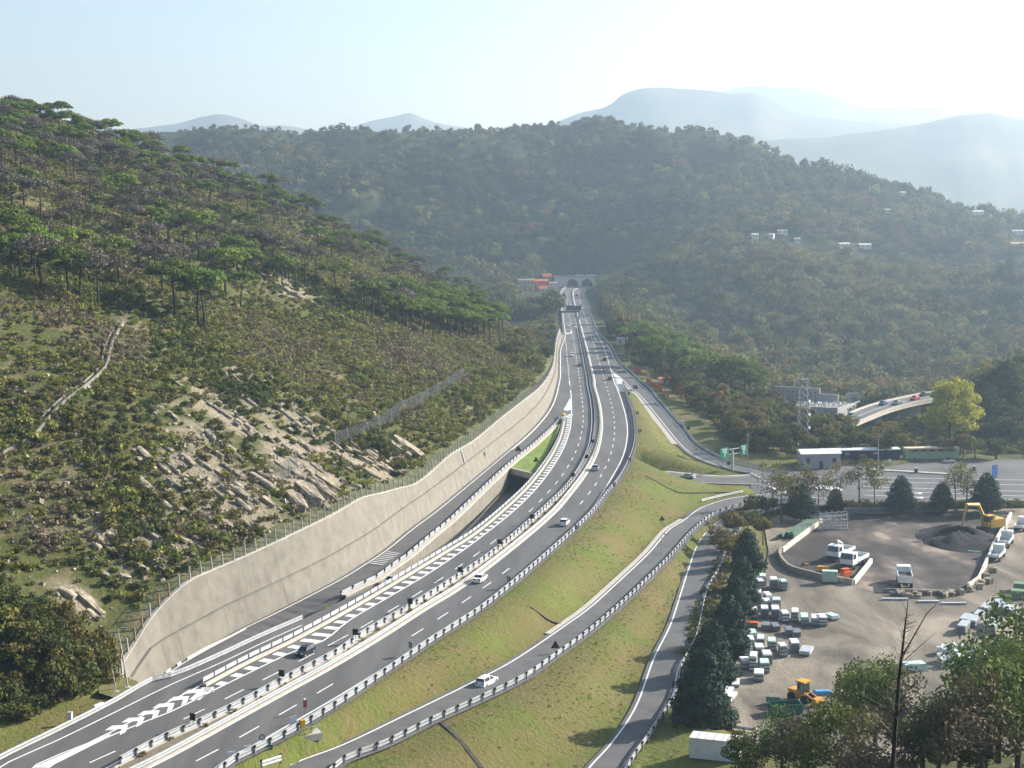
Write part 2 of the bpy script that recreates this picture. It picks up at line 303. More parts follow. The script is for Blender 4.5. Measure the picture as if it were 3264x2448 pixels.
# central hill
C('W', [(250, 290, 1750), (400, 290, 1750), (540, 292, 1750), (650, 295, 1750), (740, 282, 1750), (830, 294, 1750), (1000, 277, 1720), (1180, 264, 1700), (1290, 273, 1670), (1380, 267, 1650), (1480, 284, 1620), (1560, 302, 1590),
        (1680, 336, 1540), (1760, 380, 1500), (1870, 440, 1440), (1960, 478, 1400), (2100, 535, 1340), (2212, 568, 1320), (2420, 640, 1300), (80, 292, 1750), (-200, 300, 1750)])
C('W', [(1250, 560, 1375), (1100, 570, 1385), (900, 520, 1420), (800, 480, 1450), (600, 400, 1530), (400, 345, 1640), (1250, 480, 1455), (1250, 380, 1560), (1500, 400, 1480), (1500, 520, 1300), (1420, 590, 1210), (1340, 640, 1200),
        (1400, 690, 1080), (1500, 735, 1000), (1600, 790, 900), (1700, 845, 800), (1850, 855, 780), (2000, 815, 830), (2212, 765, 900), (2000, 700, 1000), (2212, 650, 1050), (1800, 700, 960), (1700, 600, 1150), (1900, 560, 1200), (2100, 600, 1180), (1900, 500, 1330), (2420, 700, 1000)])
for x in range(-400, 1300, 200): ctl.append(np.array([x*1., 1950, 90. if x < 250 else -10.])); ctl.append(np.array([x*1.5, 2300, 10.]))
# valley to the right and the knoll between the slip road and the valley
_hs = [at(px('T', [(x, y)])[0], 1290.) for x, y in [(200, 350), (330, 350), (460, 362), (590, 345), (700, 335), (780, 330)]]; ctl += [q+[0, 0, -.5] for q in _hs]+[q+[0, -120, -6.] for q in _hs[:4]]+[np.array([x, 1330., 0.]) for x in (30., 55., 80., 95.)]
C('W', [(1330, 715, 900), (1420, 770, 760), (1480, 790, 690), (1560, 870, 590), (1640, 880, 560), (1680, 960, 470), (1780, 975, 455)])
C('W', [(1760, 895, 640), (1900, 960, 560), (2040, 985, 470), (2212, 965, 450)])
ctl += [np.array(p, float) for p in [(130, 560, -24), (160, 640, -30), (110, 700, -30), (90, 820, -26), (70, 950, -12), (100, 1120, 0), (190, 455, -8)]]
C('W', [(2212, 800, 520), (2130, 842, 515), (2065, 888, 508), (2030, 925, 500), (2212, 890, 492), (2120, 935, 475), (2420, 735, 525), (2600, 700, 530), (2400, 880, 480)])
ctl += [np.array(p, float) for p in [(215, 600, -14), (250, 620, -8), (300, 640, 0)]]
# the hill on which the photographer stands
for x, y, z in [(-150, 0, 70), (0, 0, 62), (0, -60, 80), (150, 0, 66), (-70, 60, 38), (0, 60, 36), (80, 60, 40), (-60, 110, 14), (-30, 120, 9), (10, 130, 4), (35, 130, 10), (60, 130, 18), (90, 140, 18), (120, 150, 14), (150, 180, 4), (40, 165, -6), (75, 170, -4), (-90, 140, 6), (-130, 150, 25), (-150, 200, 55), (250, 100, 50), (160, 240, -8), (200, 300, -8), (260, 260, 0), (300, 380, -5)]:
    ctl.append(np.array([x, y, z], float))
for P_, k in ((L_RCd, 12), (L_RM2b, 14), (L_NRr, 12), (L_RM1l, 14)): ctl += list(P_[::k]-[0, 0, .3])
ctl += [np.array(p)-[0, 0, .2] for p in PLZ[::2]]+[np.array(p)-[0, 0, .2] for p in YARD[::2]]
ctl = np.array(ctl); S_ = 300.
def build_tps():
    X = ctl[:, :2]/S_; n = len(X); d = np.linalg.norm(X[:, None]-X[None], axis=2); K = d+np.eye(n)*-.004
    A = np.zeros((n+3, n+3)); A[:n, :n] = K; A[:n, n] = 1; A[:n, n+1:] = X; A[n, :n] = 1; A[n+1:, :n] = X.T
    return np.linalg.solve(A, np.r_[ctl[:, 2], 0, 0, 0])
tw = build_tps()
def tps(P):
    X = ctl[:, :2]/S_; out = np.empty(len(P))
    for i in range(0, len(P), 8000):
        p = P[i:i+8000]/S_; out[i:i+8000] = np.linalg.norm(p[:, None]-X[None], axis=2)@tw[:len(X)]+tw[len(X)]+p@tw[len(X)+1:]
    return out
def fbm(P, scale, seed=0, octs=4):
    """value noise"""
    out = np.zeros(len(P)); amp = 1.; r_ = np.random.default_rng(seed); G = r_.random((64, 64))
    for o in range(octs):
        q = P/scale+o*17.3; i = np.floor(q).astype(int); f = q-i; f = f*f*(3-2*f); a, b = i[:, 0] % 64, i[:, 1] % 64; a1, b1 = (a+1) % 64, (b+1) % 64
        v = (G[a, b]*(1-f[:, 0])+G[a1, b]*f[:, 0])*(1-f[:, 1])+(G[a, b1]*(1-f[:, 0])+G[a1, b1]*f[:, 0])*f[:, 1]
        out += amp*(v-.5); amp *= .5; scale /= 2.03
    return out
def in_poly(P, poly):
    poly = np.array(poly)[:, :2]; x, y = P[:, 0], P[:, 1]; c = np.zeros(len(P), bool); j = len(poly)-1
    for i in range(len(poly)):
        a, b = poly[i], poly[j]; m = ((a[1] > y) != (b[1] > y)) & (x < (b[0]-a[0])*(y-a[1])/(b[1]-a[1]+1e-12)+a[0]); c ^= m; j = i
    return c
def strip_poly(A, B): return list(A)+list(B[::-1])
def pair(A, B, n=60): return resample(A, n=n), resample(B, n=n)
CORR = []      # (outline, level line) of everything that is graded flat
def corr(A, B, m=1.0): CORR.append((strip_poly(resample(A, n=48), resample(B, n=48)), (resample(A, n=48)+resample(B, n=48))/2, m, resample(A, n=48), resample(B, n=48)))
def grade(P, z):
    W_ = np.full(len(P), 1/14.**2); Zs = z*W_; inside = np.zeros(len(P), bool)
    for poly, mid, m, A, B in CORR:
        near = (P[:, 0] > mid[:, 0].min()-70) & (P[:, 0] < mid[:, 0].max()+70) & (P[:, 1] > mid[:, 1].min()-70) & (P[:, 1] < mid[:, 1].max()+70); idx = np.where(near)[0]
        if len(idx) == 0: continue
        p = P[idx]; da, za = plan_dist(p, A); db, zb = plan_dist(p, B); ins = in_poly(p, poly); da, db = np.abs(da), np.abs(db)
        d = np.where(ins, 0, np.minimum(da, db)); zz = (za*(db+.1)+zb*(da+.1))/(da+db+.2); zz = np.where(ins, zz, np.where(da < db, za, zb))
        d = np.maximum(d-m, 0); wi = 1/(d**2+.02)**1.0; wi = np.where(ins, 5e4, wi); W_[idx] += wi; Zs[idx] += wi*(zz-.28); inside[idx] |= d <= 0
    return Zs/W_, inside
mw_l = np.r_[L_out[:-1], [L_out[-1]]]
corr(L_med, L_RCb[::1]); corr(L_RCd[:150], L_RCr[:150], 2.5); corr(L_LCl, L_med); corr(L_out[:70], L_LCd[:150], 2.5)
corr(L_R1l, L_R1r, .6); corr(L_TRl, np.array([L_TRl[i]+[4, -3, 0] for i in range(len(L_TRl))]), .8)
corr(L_RM1l, L_RM1r); corr(L_UPt, L_UPb, .4); corr(L_RM2l, L_RM2r, .5); corr(L_NRl, L_NRr, .8)
PLZ_A = np.array([PLZ[i] for i in (0, 1, 2, 3, 4, 5, 6, 7, 8, 9)]); 
TRENCH = list(L_LCb[3:])+list(L_R1r[::-1][:-3])
def axis(lo, a, b, hi, st, g):
    xs = list(np.arange(a, b, st)); s_ = st; x = xs[-1]
    while x < hi: s_ *= g; x += s_; xs.append(x)
    s_ = st; x = a; ys = []
    while x > lo: s_ *= g; x -= s_; ys.append(x)
    return np.array(ys[::-1]+xs)
GX = axis(-900, -135, 165, 1300, 2., 1.035); GY = axis(-80, 130, 500, 2600, 2., 1.017)
XX, YY = np.meshgrid(GX, GY); GP = np.stack([XX.ravel(), YY.ravel()], 1)
GZ = tps(GP)
f0_ = lambda y: np.interp(y, L_out[::-1, 1], L_out[::-1, 0]); f1_ = lambda y: np.interp(y, L_RCr[::-1, 1], L_RCr[::-1, 0])
dR, _z = plan_dist(GP, L_RCd); dW, _z = plan_dist(GP, L_wb)
amp = np.clip((np.abs(dR)-25)/80, 0, 1)*np.clip((GP[:, 1]-80)/80, 0, 1); far = np.clip((GP[:, 1]-950)/300, 0, 1)
GZ += fbm(GP, 55, 1, 5)*amp*(5+far*14)+fbm(GP, 170, 8, 2)*far*34*np.clip((np.abs(dR)-70)/120, 0, 1)*np.clip((1640-GP[:, 1])/150, 0, 1)
gz2, INS = grade(GP, GZ)
hill_side = (dW > 0) & (GP[:, 0] < 20) & (GP[:, 1] > 196) & (GP[:, 1] < 640)
# hill side of the wall: keep behind the face and meet the wall's top
dtop, ztop = plan_dist(GP, L_wt)
blend = np.clip(dtop/10, 0, 1)
_d, zb_ = plan_dist(GP, L_wb)
GZ = np.where(hill_side, np.where(dtop > .7, ztop-.15+(np.maximum(GZ, ztop)-ztop)*blend, zb_-1.2), gz2)
m_ = in_poly(GP, PLZ); GZ[m_] = -7.25
yb = np.abs(plan_dist(GP, np.array(YARD+[YARD[0]]))[0]); m2 = in_poly(GP, YARD) | (yb < 3.); GZ[m2 & ~m_] = YZ-.22
nl = in_poly(GP, list(L_wb[70:-2])+list(L_TRb[:45][::-1])) & (GP[:, 1] > 207); GZ[nl] = np.minimum(GZ[nl], -6.)
pt_ = (GP[:, 1] > 1150) & (GP[:, 1] < 1385) & (GP[:, 0] > f0_(GP[:, 1])-12) & (GP[:, 0] < f1_(GP[:, 1])+10); GZ[pt_] = -.3
tm = in_poly(GP, TRENCH); GZ[tm] = -9.
CZ = GZ.reshape(len(GY), len(GX))
def gz(x, y):
    i = np.clip(np.searchsorted(GX, x)-1, 0, len(GX)-2); j = np.clip(np.searchsorted(GY, y)-1, 0, len(GY)-2)
    u = (x-GX[i])/(GX[i+1]-GX[i]); v = (y-GY[j])/(GY[j+1]-GY[j]); u = np.clip(u, 0, 1); v = np.clip(v, 0, 1)
    return (CZ[j, i]*(1-u)+CZ[j, i+1]*u)*(1-v)+(CZ[j+1, i]*(1-u)+CZ[j+1, i+1]*u)*v
def hit(p, t0=60, t1=2300, step=2.):
    """where the ray through pixel p meets the ground"""
    d = ray(*p); ts = np.arange(t0, t1, step); P = CAMP+d*ts[:, None]; g = P[:, 2]-gz(P[:, 0], P[:, 1]); ok = np.where(g <= 0)[0]
    if len(ok) == 0: return None
    i = ok[0]
    if i == 0: return P[0]
    u = g[i-1]/(g[i-1]-g[i]); return P[i-1]+(P[i]-P[i-1])*u
def hitv(v, x, y, **k): return hit(px(v, [(x, y)])[0], **k)
def vis(P, tol=1.5):
    """is a ground point in sight of the camera"""
    P = np.array(P, float); ts = np.linspace(.15, .985, 60)[:, None]; Q = CAMP+(P-CAMP)*ts; return not np.any(gz(Q[:, 0], Q[:, 1]) > Q[:, 2]+tol)
# ground material: grass on the graded banks, scrub and stony soil elsewhere, chosen by a mask stored with the sheet
_p, _q = hitv('A4', 870, 1060), hitv('A4', 1000, 1180); STRATA = math.atan2(_q[1]-_p[1], _q[0]-_p[0])
def ground_mat():
    m = bpy.data.materials.new('ground'); m.use_nodes = True; t = m.node_tree; N = t.nodes; L = t.links; b = N['Principled BSDF']; b.inputs['Roughness'].default_value = .95; b.inputs['Specular IOR Level'].default_value = .1
    g = N.new('ShaderNodeNewGeometry')
    def noise(s, d=6, off=0., dist=0.):
        n = N.new('ShaderNodeTexNoise'); n.inputs['Scale'].default_value = s; n.inputs['Detail'].default_value = d; n.inputs['Roughness'].default_value = .65; n.inputs['Distortion'].default_value = dist
        if off:
            mp = N.new('ShaderNodeMapping'); mp.inputs['Location'].default_value = (off, off, off); L.new(g.outputs['Position'], mp.inputs[0]); L.new(mp.outputs[0], n.inputs['Vector'])
        else: L.new(g.outputs['Position'], n.inputs['Vector'])
        return n.outputs['Fac']
    def ramp(f, st):
        r = N.new('ShaderNodeValToRGB'); e = r.color_ramp.elements; e[0].position = st[0][0]; e[0].color = (*st[0][1], 1); e[1].position = st[-1][0]; e[1].color = (*st[-1][1], 1)
        for p, c in st[1:-1]: q = e.new(p); q.color = (*c, 1)
        L.new(f, r.inputs[0]); return r.outputs[0]
    def mix(f, a, c):
        x = N.new('ShaderNodeMixRGB'); L.new(f, x.inputs[0]); L.new(a, x.inputs[1]); L.new(c, x.inputs[2]); return x.outputs[0]
    def attr(n):
        a = N.new('ShaderNodeAttribute'); a.attribute_name = n; return a.outputs['Fac']
    grass = mix(ramp(noise(.9, 5, 7), [(.35, (0, 0, 0)), (.7, (1, 1, 1))]),
                ramp(noise(.055, 8), [(.34, (.13, .10, .042)), (.45, (.125, .115, .034)), (.54, (.105, .125, .026)), (.68, (.125, .175, .028))]),
                ramp(noise(.12, 6, 31), [(.35, (.17, .13, .07)), (.5, (.13, .115, .045)), (.65, (.08, .11, .024))]))
    scrub = ramp(noise(.10, 9), [(.3, (.04, .052, .014)), (.42, (.085, .088, .03)), (.5, (.055, .066, .018)), (.6, (.125, .108, .055)), (.7, (.17, .145, .085))])
    r1 = N.new('ShaderNodeMapping'); r1.inputs['Rotation'].default_value = (0, 0, -STRATA); L.new(g.outputs['Position'], r1.inputs[0]); r2 = N.new('ShaderNodeMapping'); r2.inputs['Scale'].default_value = (.10, 1., 1.); L.new(r1.outputs[0], r2.inputs[0])
    rn = N.new('ShaderNodeTexNoise'); rn.inputs['Scale'].default_value = .55; rn.inputs['Detail'].default_value = 9; rn.inputs['Roughness'].default_value = .68; rn.inputs['Distortion'].default_value = .35; L.new(r2.outputs[0], rn.inputs['Vector'])
    rockc = ramp(rn.outputs['Fac'], [(.33, (.07, .062, .04)), (.42, (.16, .14, .10)), (.50, (.30, .255, .185)), (.56, (.15, .13, .09)), (.64, (.33, .28, .205)), (.74, (.13, .115, .08))])
    woodc = ramp(noise(.05, 6), [(.35, (.025, .035, .012)), (.65, (.055, .06, .022))])
    c = mix(attr('wood'), scrub, woodc); c = mix(attr('rock'), c, rockc); c = mix(attr('grass'), c, grass); L.new(c, b.inputs['Base Color'])
    bp = N.new('ShaderNodeBump'); bp.inputs['Distance'].default_value = .35; L.new(noise(1.3, 5, 11), bp.inputs['Height']); L.new(bp.outputs[0], b.inputs['Normal'])
    return m
me = bpy.data.meshes.new('ground'); nx, ny = len(GX), len(GY)
ii = (np.arange(ny-1)[:, None]*nx+np.arange(nx-1)[None]).ravel()
me.from_pydata(np.c_[GP, GZ].tolist(), [], np.stack([ii, ii+1, ii+nx+1, ii+nx], 1).tolist())
me.polygons.foreach_set('use_smooth', [True]*len(me.polygons))
# masks
dM = np.minimum(np.abs(dR), np.abs(plan_dist(GP, L_RM2l)[0])); dM = np.minimum(dM, np.abs(plan_dist(GP, L_NRl)[0])); dM = np.minimum(dM, np.abs(plan_dist(GP, L_RM1r)[0])); dM = np.minimum(dM, np.abs(plan_dist(GP, L_TRb)[0])-0)
grass = np.clip((26-dM)/5, 0, 1)*(~hill_side)*(GP[:, 1] < 640)*(GP[:, 1] > 120)
sidez = plan_dist(GP, L_RCd)[0]   # positive on the hill side
grass *= np.where((GP[:, 1] > 420) & (sidez > 0), 0, 1); grass *= np.where((plan_dist(GP, L_RM1r)[0] < -9) & (GP[:, 1] > 425), 0, 1)
tb = plan_dist(GP, L_TRb)[0]; grass *= np.where((GP[:, 1] < 225) & (tb > 11), 0, 1)
wood = np.clip((GP[:, 1]-880)/120, 0, 1); wood = np.maximum(wood, ((GP[:, 0] > 70) & (GP[:, 1] > 470))*1.); wood = np.maximum(wood, (GP[:, 1] < 150)*1.)
slope = np.zeros(len(GP)); 
# bare rock on the cut slope above the wall: bands read in the photo
rock = np.zeros(len(GP))
def pxof(P3):
    q = P3-CAMP; z = q@FW; return 512+F*(q@RT)/z, 384-F*(q@UP)/z
gx_, gy_ = pxof(np.c_[GP, GZ])
hs = hill_side & (dtop > 2)
def blob(v, x, y, rx, ry, ang, amt):
    c = px(v, [(x, y)])[0]; k = VW[v][2]/3.1875; a = R(ang); dx, dy = (gx_-c[0]), (gy_-c[1]); u = (dx*math.cos(a)+dy*math.sin(a))/(rx*k); w_ = (-dx*math.sin(a)+dy*math.cos(a))/(ry*k)
    d = np.sqrt(u*u+w_*w_)+fbm(GP, 7, 5, 3)*.9; rock[hs] = np.maximum(rock[hs], (np.clip((1-d)*3, 0, 1)*amt)[hs])
for b_ in [('W', 470, 1040, 190, 90, 38, .85), ('W', 640, 1000, 110, 70, 40, 1.), ('W', 480, 890, 130, 28, 38, .9), ('W', 620, 890, 160, 50, 32, .7), ('W', 790, 1000, 110, 42, 25, 1.), ('W', 870, 980, 45, 28, 20, 1.), ('W', 260, 1170, 130, 60, 25, .75),
           ('W', 165, 1295, 70, 26, 38, 1.), ('W', 400, 1150, 120, 60, 35, .7), ('W', 620, 620, 70, 18, 35, .9), ('W', 330, 740, 90, 20, 35, .35), ('W', 130, 1000, 160, 60, 30, .3), ('W', 690, 1070, 60, 40, 40, .9)]: blob(*b_)
rock *= hill_side; hs = (GP[:, 1] > 820) & (GP[:, 0] > 70)
for b_ in [('W', 1480, 690, 95, 48, 35, .85), ('W', 1560, 740, 60, 26, 40, .7)]: blob(*b_)
for nm, a in (('grass', grass), ('wood', wood), ('rock', rock)):
    at_ = me.attributes.new(nm, 'FLOAT', 'POINT'); at_.data.foreach_set('value', np.ascontiguousarray(a, dtype=np.float32))
gmat = ground_mat(); tag(obj('ground', me, gmat), kind='structure')

# ---------------------------------------------------------------- far mountains
mtn = mat('mountain_woods', [(.05, .065, .035), (.09, .09, .05), (.14, .13, .09)], .006, .95, detail=9)
def mountain(pts, D, depth, base=-60., seed=0):
    pp = catmull(px('W', pts), 90); top = np.array([at(p, D) for p in pp]); rows = 22; vs = []; n = len(top)
    for j in range(rows):
        s_ = j/(rows-1); yy = (s_-.55)*depth; h = 1-abs(s_-.55)/.55 if s_ < .55 else 1-(s_-.55)/.45
        for i in range(n):
            q = top[i]; z = base+(q[2]-base)*h**.85; x = q[0]*(D+yy)/D
            nz_ = fbm(np.array([[x, D+yy]]), 260, seed, 4)[0]*.16*(q[2]-base)*(1-h) + fbm(np.array([[x, D+yy]]), 60, seed+1, 3)[0]*5; vs.append((x, D+yy, z+nz_))
    fs = [(j*n+i, j*n+i+1, (j+1)*n+i+1, (j+1)*n+i) for j in range(rows-1) for i in range(n-1)]
    return tag(MB().add(vs, fs).build('mountain', mtn, smooth=True), kind='structure')
mountain([(-300, 300), (-100, 285), (100, 275), (190, 264), (240, 268), (280, 270), (340, 262), (390, 255), (430, 243), (480, 236), (520, 245), (560, 261), (610, 261), (680, 271), (760, 278), (900, 300)], 7000, 1900, seed=3)
mountain([(560, 300), (700, 274), (760, 263), (800, 252), (850, 242), (885, 235), (920, 248), (960, 260), (1000, 266), (1060, 275), (1250, 300)], 7400, 1900, seed=9)
mountain([(1100, 300), (1190, 260), (1250, 235), (1310, 220), (1345, 192), (1390, 178), (1480, 178), (1530, 183), (1580, 190), (1640, 193), (1680, 214), (1720, 235), (1800, 246), (1900, 254), (2100, 270), (2400, 300)], 5600, 1700, seed=14)
mountain([(1480, 200), (1560, 186), (1620, 174), (1700, 178), (1780, 190), (1850, 215), (1880, 222), (1960, 219), (2060, 222), (2212, 224), (2500, 230)], 7600, 1900, seed=21)
mountain([(1500, 330), (1600, 308), (1692, 293), (1808, 287), (1908, 273), (1975, 262), (2040, 247), (2091, 236), (2140, 237), (2212, 249), (2400, 290), (2700, 330)], 4200, 1400, base=-30, seed=27)
# the plain between, far below the ridges, out to the horizon
pl = MB(); pl.add([(-11500, 2200, -30), (11500, 2200, -30), (11500, 9200, -30), (-11500, 9200, -30)], [(0, 1, 2, 3)]); tag(pl.build('terrain', mtn), kind='structure')

# ---------------------------------------------------------------- haze
hz = MB(); hz.box((0, 4550, 345), (24000, 9500, 890)); hm = bpy.data.materials.new('haze'); hm.use_nodes = True; t = hm.node_tree; t.nodes.remove(t.nodes['Principled BSDF'])
pv = t.nodes.new('ShaderNodeVolumePrincipled'); pv.inputs['Density'].default_value = HAZE; pv.inputs['Color'].default_value = (.58, .79, 1., 1); pv.inputs['Anisotropy'].default_value = .5; pv.inputs['Absorption Color'].default_value = (.28, .28, .28, 1)
t.links.new(pv.outputs[0], t.nodes['Material Output'].inputs['Volume']); tag(hz.build('haze', hm), kind='stuff')
# ---------------------------------------------------------------- road surfaces
def fx(P):
    o = np.argsort(P[:, 1]); return lambda y: np.interp(y, P[o, 1], P[o, 0])
f_out, f_LCb, f_LCl, f_med, f_RCl, f_RCd, f_LCd, f_RCr, f_RCb, f_TRb = map(fx, (L_out, L_LCb, L_LCl, L_med, L_RCl, L_RCd, L_LCd, L_RCr, L_RCb, L_TRb))
Ycu = L_LCb[0, 1]; Ynr = L_LCb[-1, 1]; Yrg = L_RCb[0, 1]
ys = np.r_[np.arange(140, 470, 3.), np.geomspace(470, 1352, 150)]
rows = []
for y in ys:
    xl = f_out(y)-1.6 if y > Ycu-1 else (f_LCb(y)-.45 if y > Ynr+28 else f_TRb(y)-.35)
    xr = f_RCr(y)+2.2 if y > Yrg else max(f_RCb(y)+.5, f_RCr(y)+.5)
    rows.append([xl, f_LCd(y), f_med(y)+.6, f_RCd(y), xr])
mw = MB(); n_ = 5
mw.add([(x, y, 0) for y, r_ in zip(ys, rows) for x in r_], [(j*n_+i, j*n_+i+1, (j+1)*n_+i+1, (j+1)*n_+i) for j in range(len(ys)-1) for i in range(n_-1)])
motorway = tag(mw.build('motorway', asph), kind='structure')
def road(name, A, B, m, ea=0., eb=0., dz=.004, n=120):
    A = resample(offset(A, ea) if ea else A, n=n); Bd = resample(offset(B, eb) if eb else B, n=500); B = np.empty_like(A); j = 0
    for i, a in enumerate(A):      # pair each point with the one straight across
        j = max(j, int(np.linalg.norm(Bd[:, :2]-a[:2], axis=1).argmin())); B[i] = Bd[j]
    B[0], B[-1] = Bd[0], Bd[-1]; A[:, 2] += dz; B[:, 2] += dz
    return tag(MB().strip(A, B).build(name, m), kind='structure')
exit_road = road('slip_road', L_R1l, L_R1r2, asph2, 1.3, -.3)
zt_ = L_TRw.copy(); tr_r = np.array([[f_LCb(max(p[1], Ynr))-.35, p[1]-2., p[2]] for p in zt_]); tr_l = L_TRw
tr_l = np.r_[tr_l, resample(L_TRb[2:40], n=26)+[0, 0, -.012]]; tr_r = np.r_[tr_r, np.array([[p[0]+6.2, p[1]-3.5, -.012] for p in resample(L_TRb[2:40], n=26)])]
trench_road = tag(MB().strip(tr_l, tr_r).build('slip_road', asph2), kind='structure')
entry_road = road('slip_road', L_RM1l, L_RM1b, asph2, 1.2, 0)
under_road = road('underpass_road', L_UPt, L_UPb, asph2, -.6, .6)
ramp = road('slip_road', L_RM2l, L_RM2r, asph2, .9, 0)
lane = road('service_road', L_NRl, L_NRr, asph2, .7, -.5)
def poly_sheet(name, P, z, m, sub_=None):
    b = bmesh.new(); b.faces.new([b.verts.new((p[0], p[1], z)) for p in P]); bmesh.ops.triangulate(b, faces=b.faces[:]); me_ = bpy.data.meshes.new(name); b.to_mesh(me_); b.free()
    return tag(obj(name, me_, m), kind='structure')
plaza = poly_sheet('toll_plaza', PLZ, -7.02, asph3)
def yard_mat():
    m = bpy.data.materials.new('yard'); m.use_nodes = True; t = m.node_tree; N = t.nodes; L = t.links; b = N['Principled BSDF']; b.inputs['Roughness'].default_value = .95; b.inputs['Specular IOR Level'].default_value = .15
    g = N.new('ShaderNodeNewGeometry'); mp = N.new('ShaderNodeMapping'); mp.inputs['Rotation'].default_value = (0, 0, R(35)); mp.inputs['Scale'].default_value = (1, .35, 1); L.new(g.outputs['Position'], mp.inputs[0])
    n1 = N.new('ShaderNodeTexNoise'); n1.inputs['Scale'].default_value = .09; n1.inputs['Detail'].default_value = 9; n1.inputs['Roughness'].default_value = .62; n1.inputs['Distortion'].default_value = .6; L.new(mp.outputs[0], n1.inputs['Vector'])
    r = N.new('ShaderNodeValToRGB'); e = r.color_ramp.elements; e[0].position = .33; e[0].color = (.075, .065, .055, 1); e[1].position = .68; e[1].color = (.35, .30, .225, 1)
    for p, c in ((.44, (.135, .118, .092)), (.55, (.215, .185, .142))): q = e.new(p); q.color = (*c, 1)
    L.new(n1.outputs['Fac'], r.inputs[0]); L.new(r.outputs[0], b.inputs['Base Color'])
    n2 = N.new('ShaderNodeTexNoise'); n2.inputs['Scale'].default_value = 2.2; n2.inputs['Detail'].default_value = 4; L.new(g.outputs['Position'], n2.inputs['Vector']); bp = N.new('ShaderNodeBump'); bp.inputs['Distance'].default_value = .12; L.new(n2.outputs['Fac'], bp.inputs['Height']); L.new(bp.outputs[0], b.inputs['Normal'])
    return m
yard = poly_sheet('yard', YARD, YZ, yard_mat())
# grass island between the slip road and the carriageway
ISL = [V('ZB', x, y, -.05) for x, y in [(0, 1098), (120, 1130), (250, 1158), (335, 1100), (450, 905), (545, 735), (600, 610), (640, 500), (560, 570), (400, 700), (200, 880), (0, 1050)]]
grassm = mat('cut_grass', [(.10, .15, .03), (.15, .21, .035), (.19, .24, .04)], .35, .95, .1, detail=8)
isl = tag(poly_sheet('grass_island', ISL, -.06, grassm), kind='structure')

# ---------------------------------------------------------------- painted markings
def wline(name, P, wd, parent, dz=.012, step=4., m=None):
    P = resample(P, step=step); A = offset(P, -wd/2); B = offset(P, wd/2); A[:, 2] += dz; B[:, 2] += dz
    return MB().strip(A, B).build(name, m or paint, parent)
wline('edge_line', L_RCl, .30, motorway); wline('edge_line', L_RCr, .30, motorway); wline('edge_line', L_LCl, .30, motorway)
wline('edge_line', offset(L_med, .0)+np.array([-1.1, 0, 0]), .22, motorway); wline('edge_line', L_out, .35, motorway)
gl = line([('A7', [(1290, 1130), (1100, 1228), (720, 1425), (590, 1490), (210, 1655)]), ('W', [(60, 1672), (-60, 1730)])], 0, 30); wline('edge_line', gl, .28, motorway)
wline('edge_line', L_R1l, .28, exit_road, .22, 2.); wline('edge_line', offset(L_R1r, .9), .28, exit_road, .2, 2.); wline('edge_line', L_TRl, .25, motorway)
wline('edge_line', sub(L_RM1l, .28, 1), .25, entry_road, .05, 2.); wline('edge_line', sub(L_RM1r, .0, 1), .35, entry_road, .05, 2.); wline('edge_line', L_UPt, .22, under_road); wline('edge_line', offset(L_UPb, -.1), .22, under_road)
wline('edge_line', L_RM2l, .28, ramp, .05, 2.); wline('edge_line', offset(L_RM2b, .9), .22, ramp, .05, 2.); wline('edge_line', L_NRl, .25, lane, .05, 2.); wline('edge_line', L_NRr, .25, lane, .05, 2.)
dm = MB(); dm.add([(-.5, -.5, 0), (.5, -.5, 0), (.5, .5, 0), (-.5, .5, 0)], [(0, 1, 2, 3)]); QUAD = dm.mesh('lane_dash', paint)
def quad(name, p, dirv, ln, wd, parent, dz=.012):
    o = obj(name, QUAD, None, parent, (p[0], p[1], p[2]+dz), math.atan2(dirv[1], dirv[0])); o.scale = (ln, wd, 1); return o
def tang(P, q):
    d = np.linalg.norm(P[:, :2]-q[:2], axis=1); i = int(d.argmin()); w_ = 3 if len(P) > 40 else 1; return P[min(i+w_, len(P)-1)]-P[max(i-w_, 0)]
def dashes(P, seen, per=12., ln=4.4, wd=.24):
    pts = [gp(p) for p in seen]
    for q in pts: quad('lane_dash', q, tang(P, q), ln, wd, motorway)
    far = P[P[:, 1] > max(q[1] for q in pts)+5][::-1]; far = resample(far, step=1.) if len(far) > 2 else far; d = per*.55
    while d < len(far)-1:
        q = far[int(d)]; quad('lane_dash', q, tang(far, q), ln, wd*1.2, motorway); d += per
dashes(L_LCd, px('ZB', [(883, 33), (891, 78), (899, 127), (905, 180), (912, 235), (918, 292), (922, 352), (924, 417), (922, 483), (914, 552), (902, 627), (885, 704), (860, 790), (825, 878), (781, 971), (726, 1068), (656, 1173), (575, 1280), (477, 1394), (372, 1510), (247, 1632)])
       + px('ZA', [(1968, 388), (1755, 545), (1526, 706), (1267, 882), (985, 1061), (675, 1253), (332, 1455), (0, 1640)])+px('ZC', [(2130, 25), (1760, 225), (1305, 462), (825, 703), (305, 960)])+px('A7', [(665, 1587)]))
dashes(L_RCd, px('ZB', [(1228, 40), (1242, 90), (1256, 138), (1271, 193), (1285, 247), (1299, 306), (1311, 368), (1321, 432), (1327, 496), (1330, 567), (1328, 642), (1321, 721), (1306, 803), (1285, 893), (1253, 986), (1210, 1082), (1151, 1188), (1084, 1299), (1003, 1411), (902, 1535)])
       + px('ZA', [(2132, 765), (1887, 950), (1621, 1138), (1317, 1345), (988, 1560)])+px('ZC', [(2002, 628), (1520, 905), (1020, 1190), (475, 1493)]))
sp_l = resample(line([('T', [(902, 955), (915, 1080), (928, 1230), (945, 1400), (955, 1520)])], 0, 40), step=9.); sp_r = resample(line([('T', [(1338, 960), (1410, 1110), (1482, 1345)])], 0, 40), step=9.)
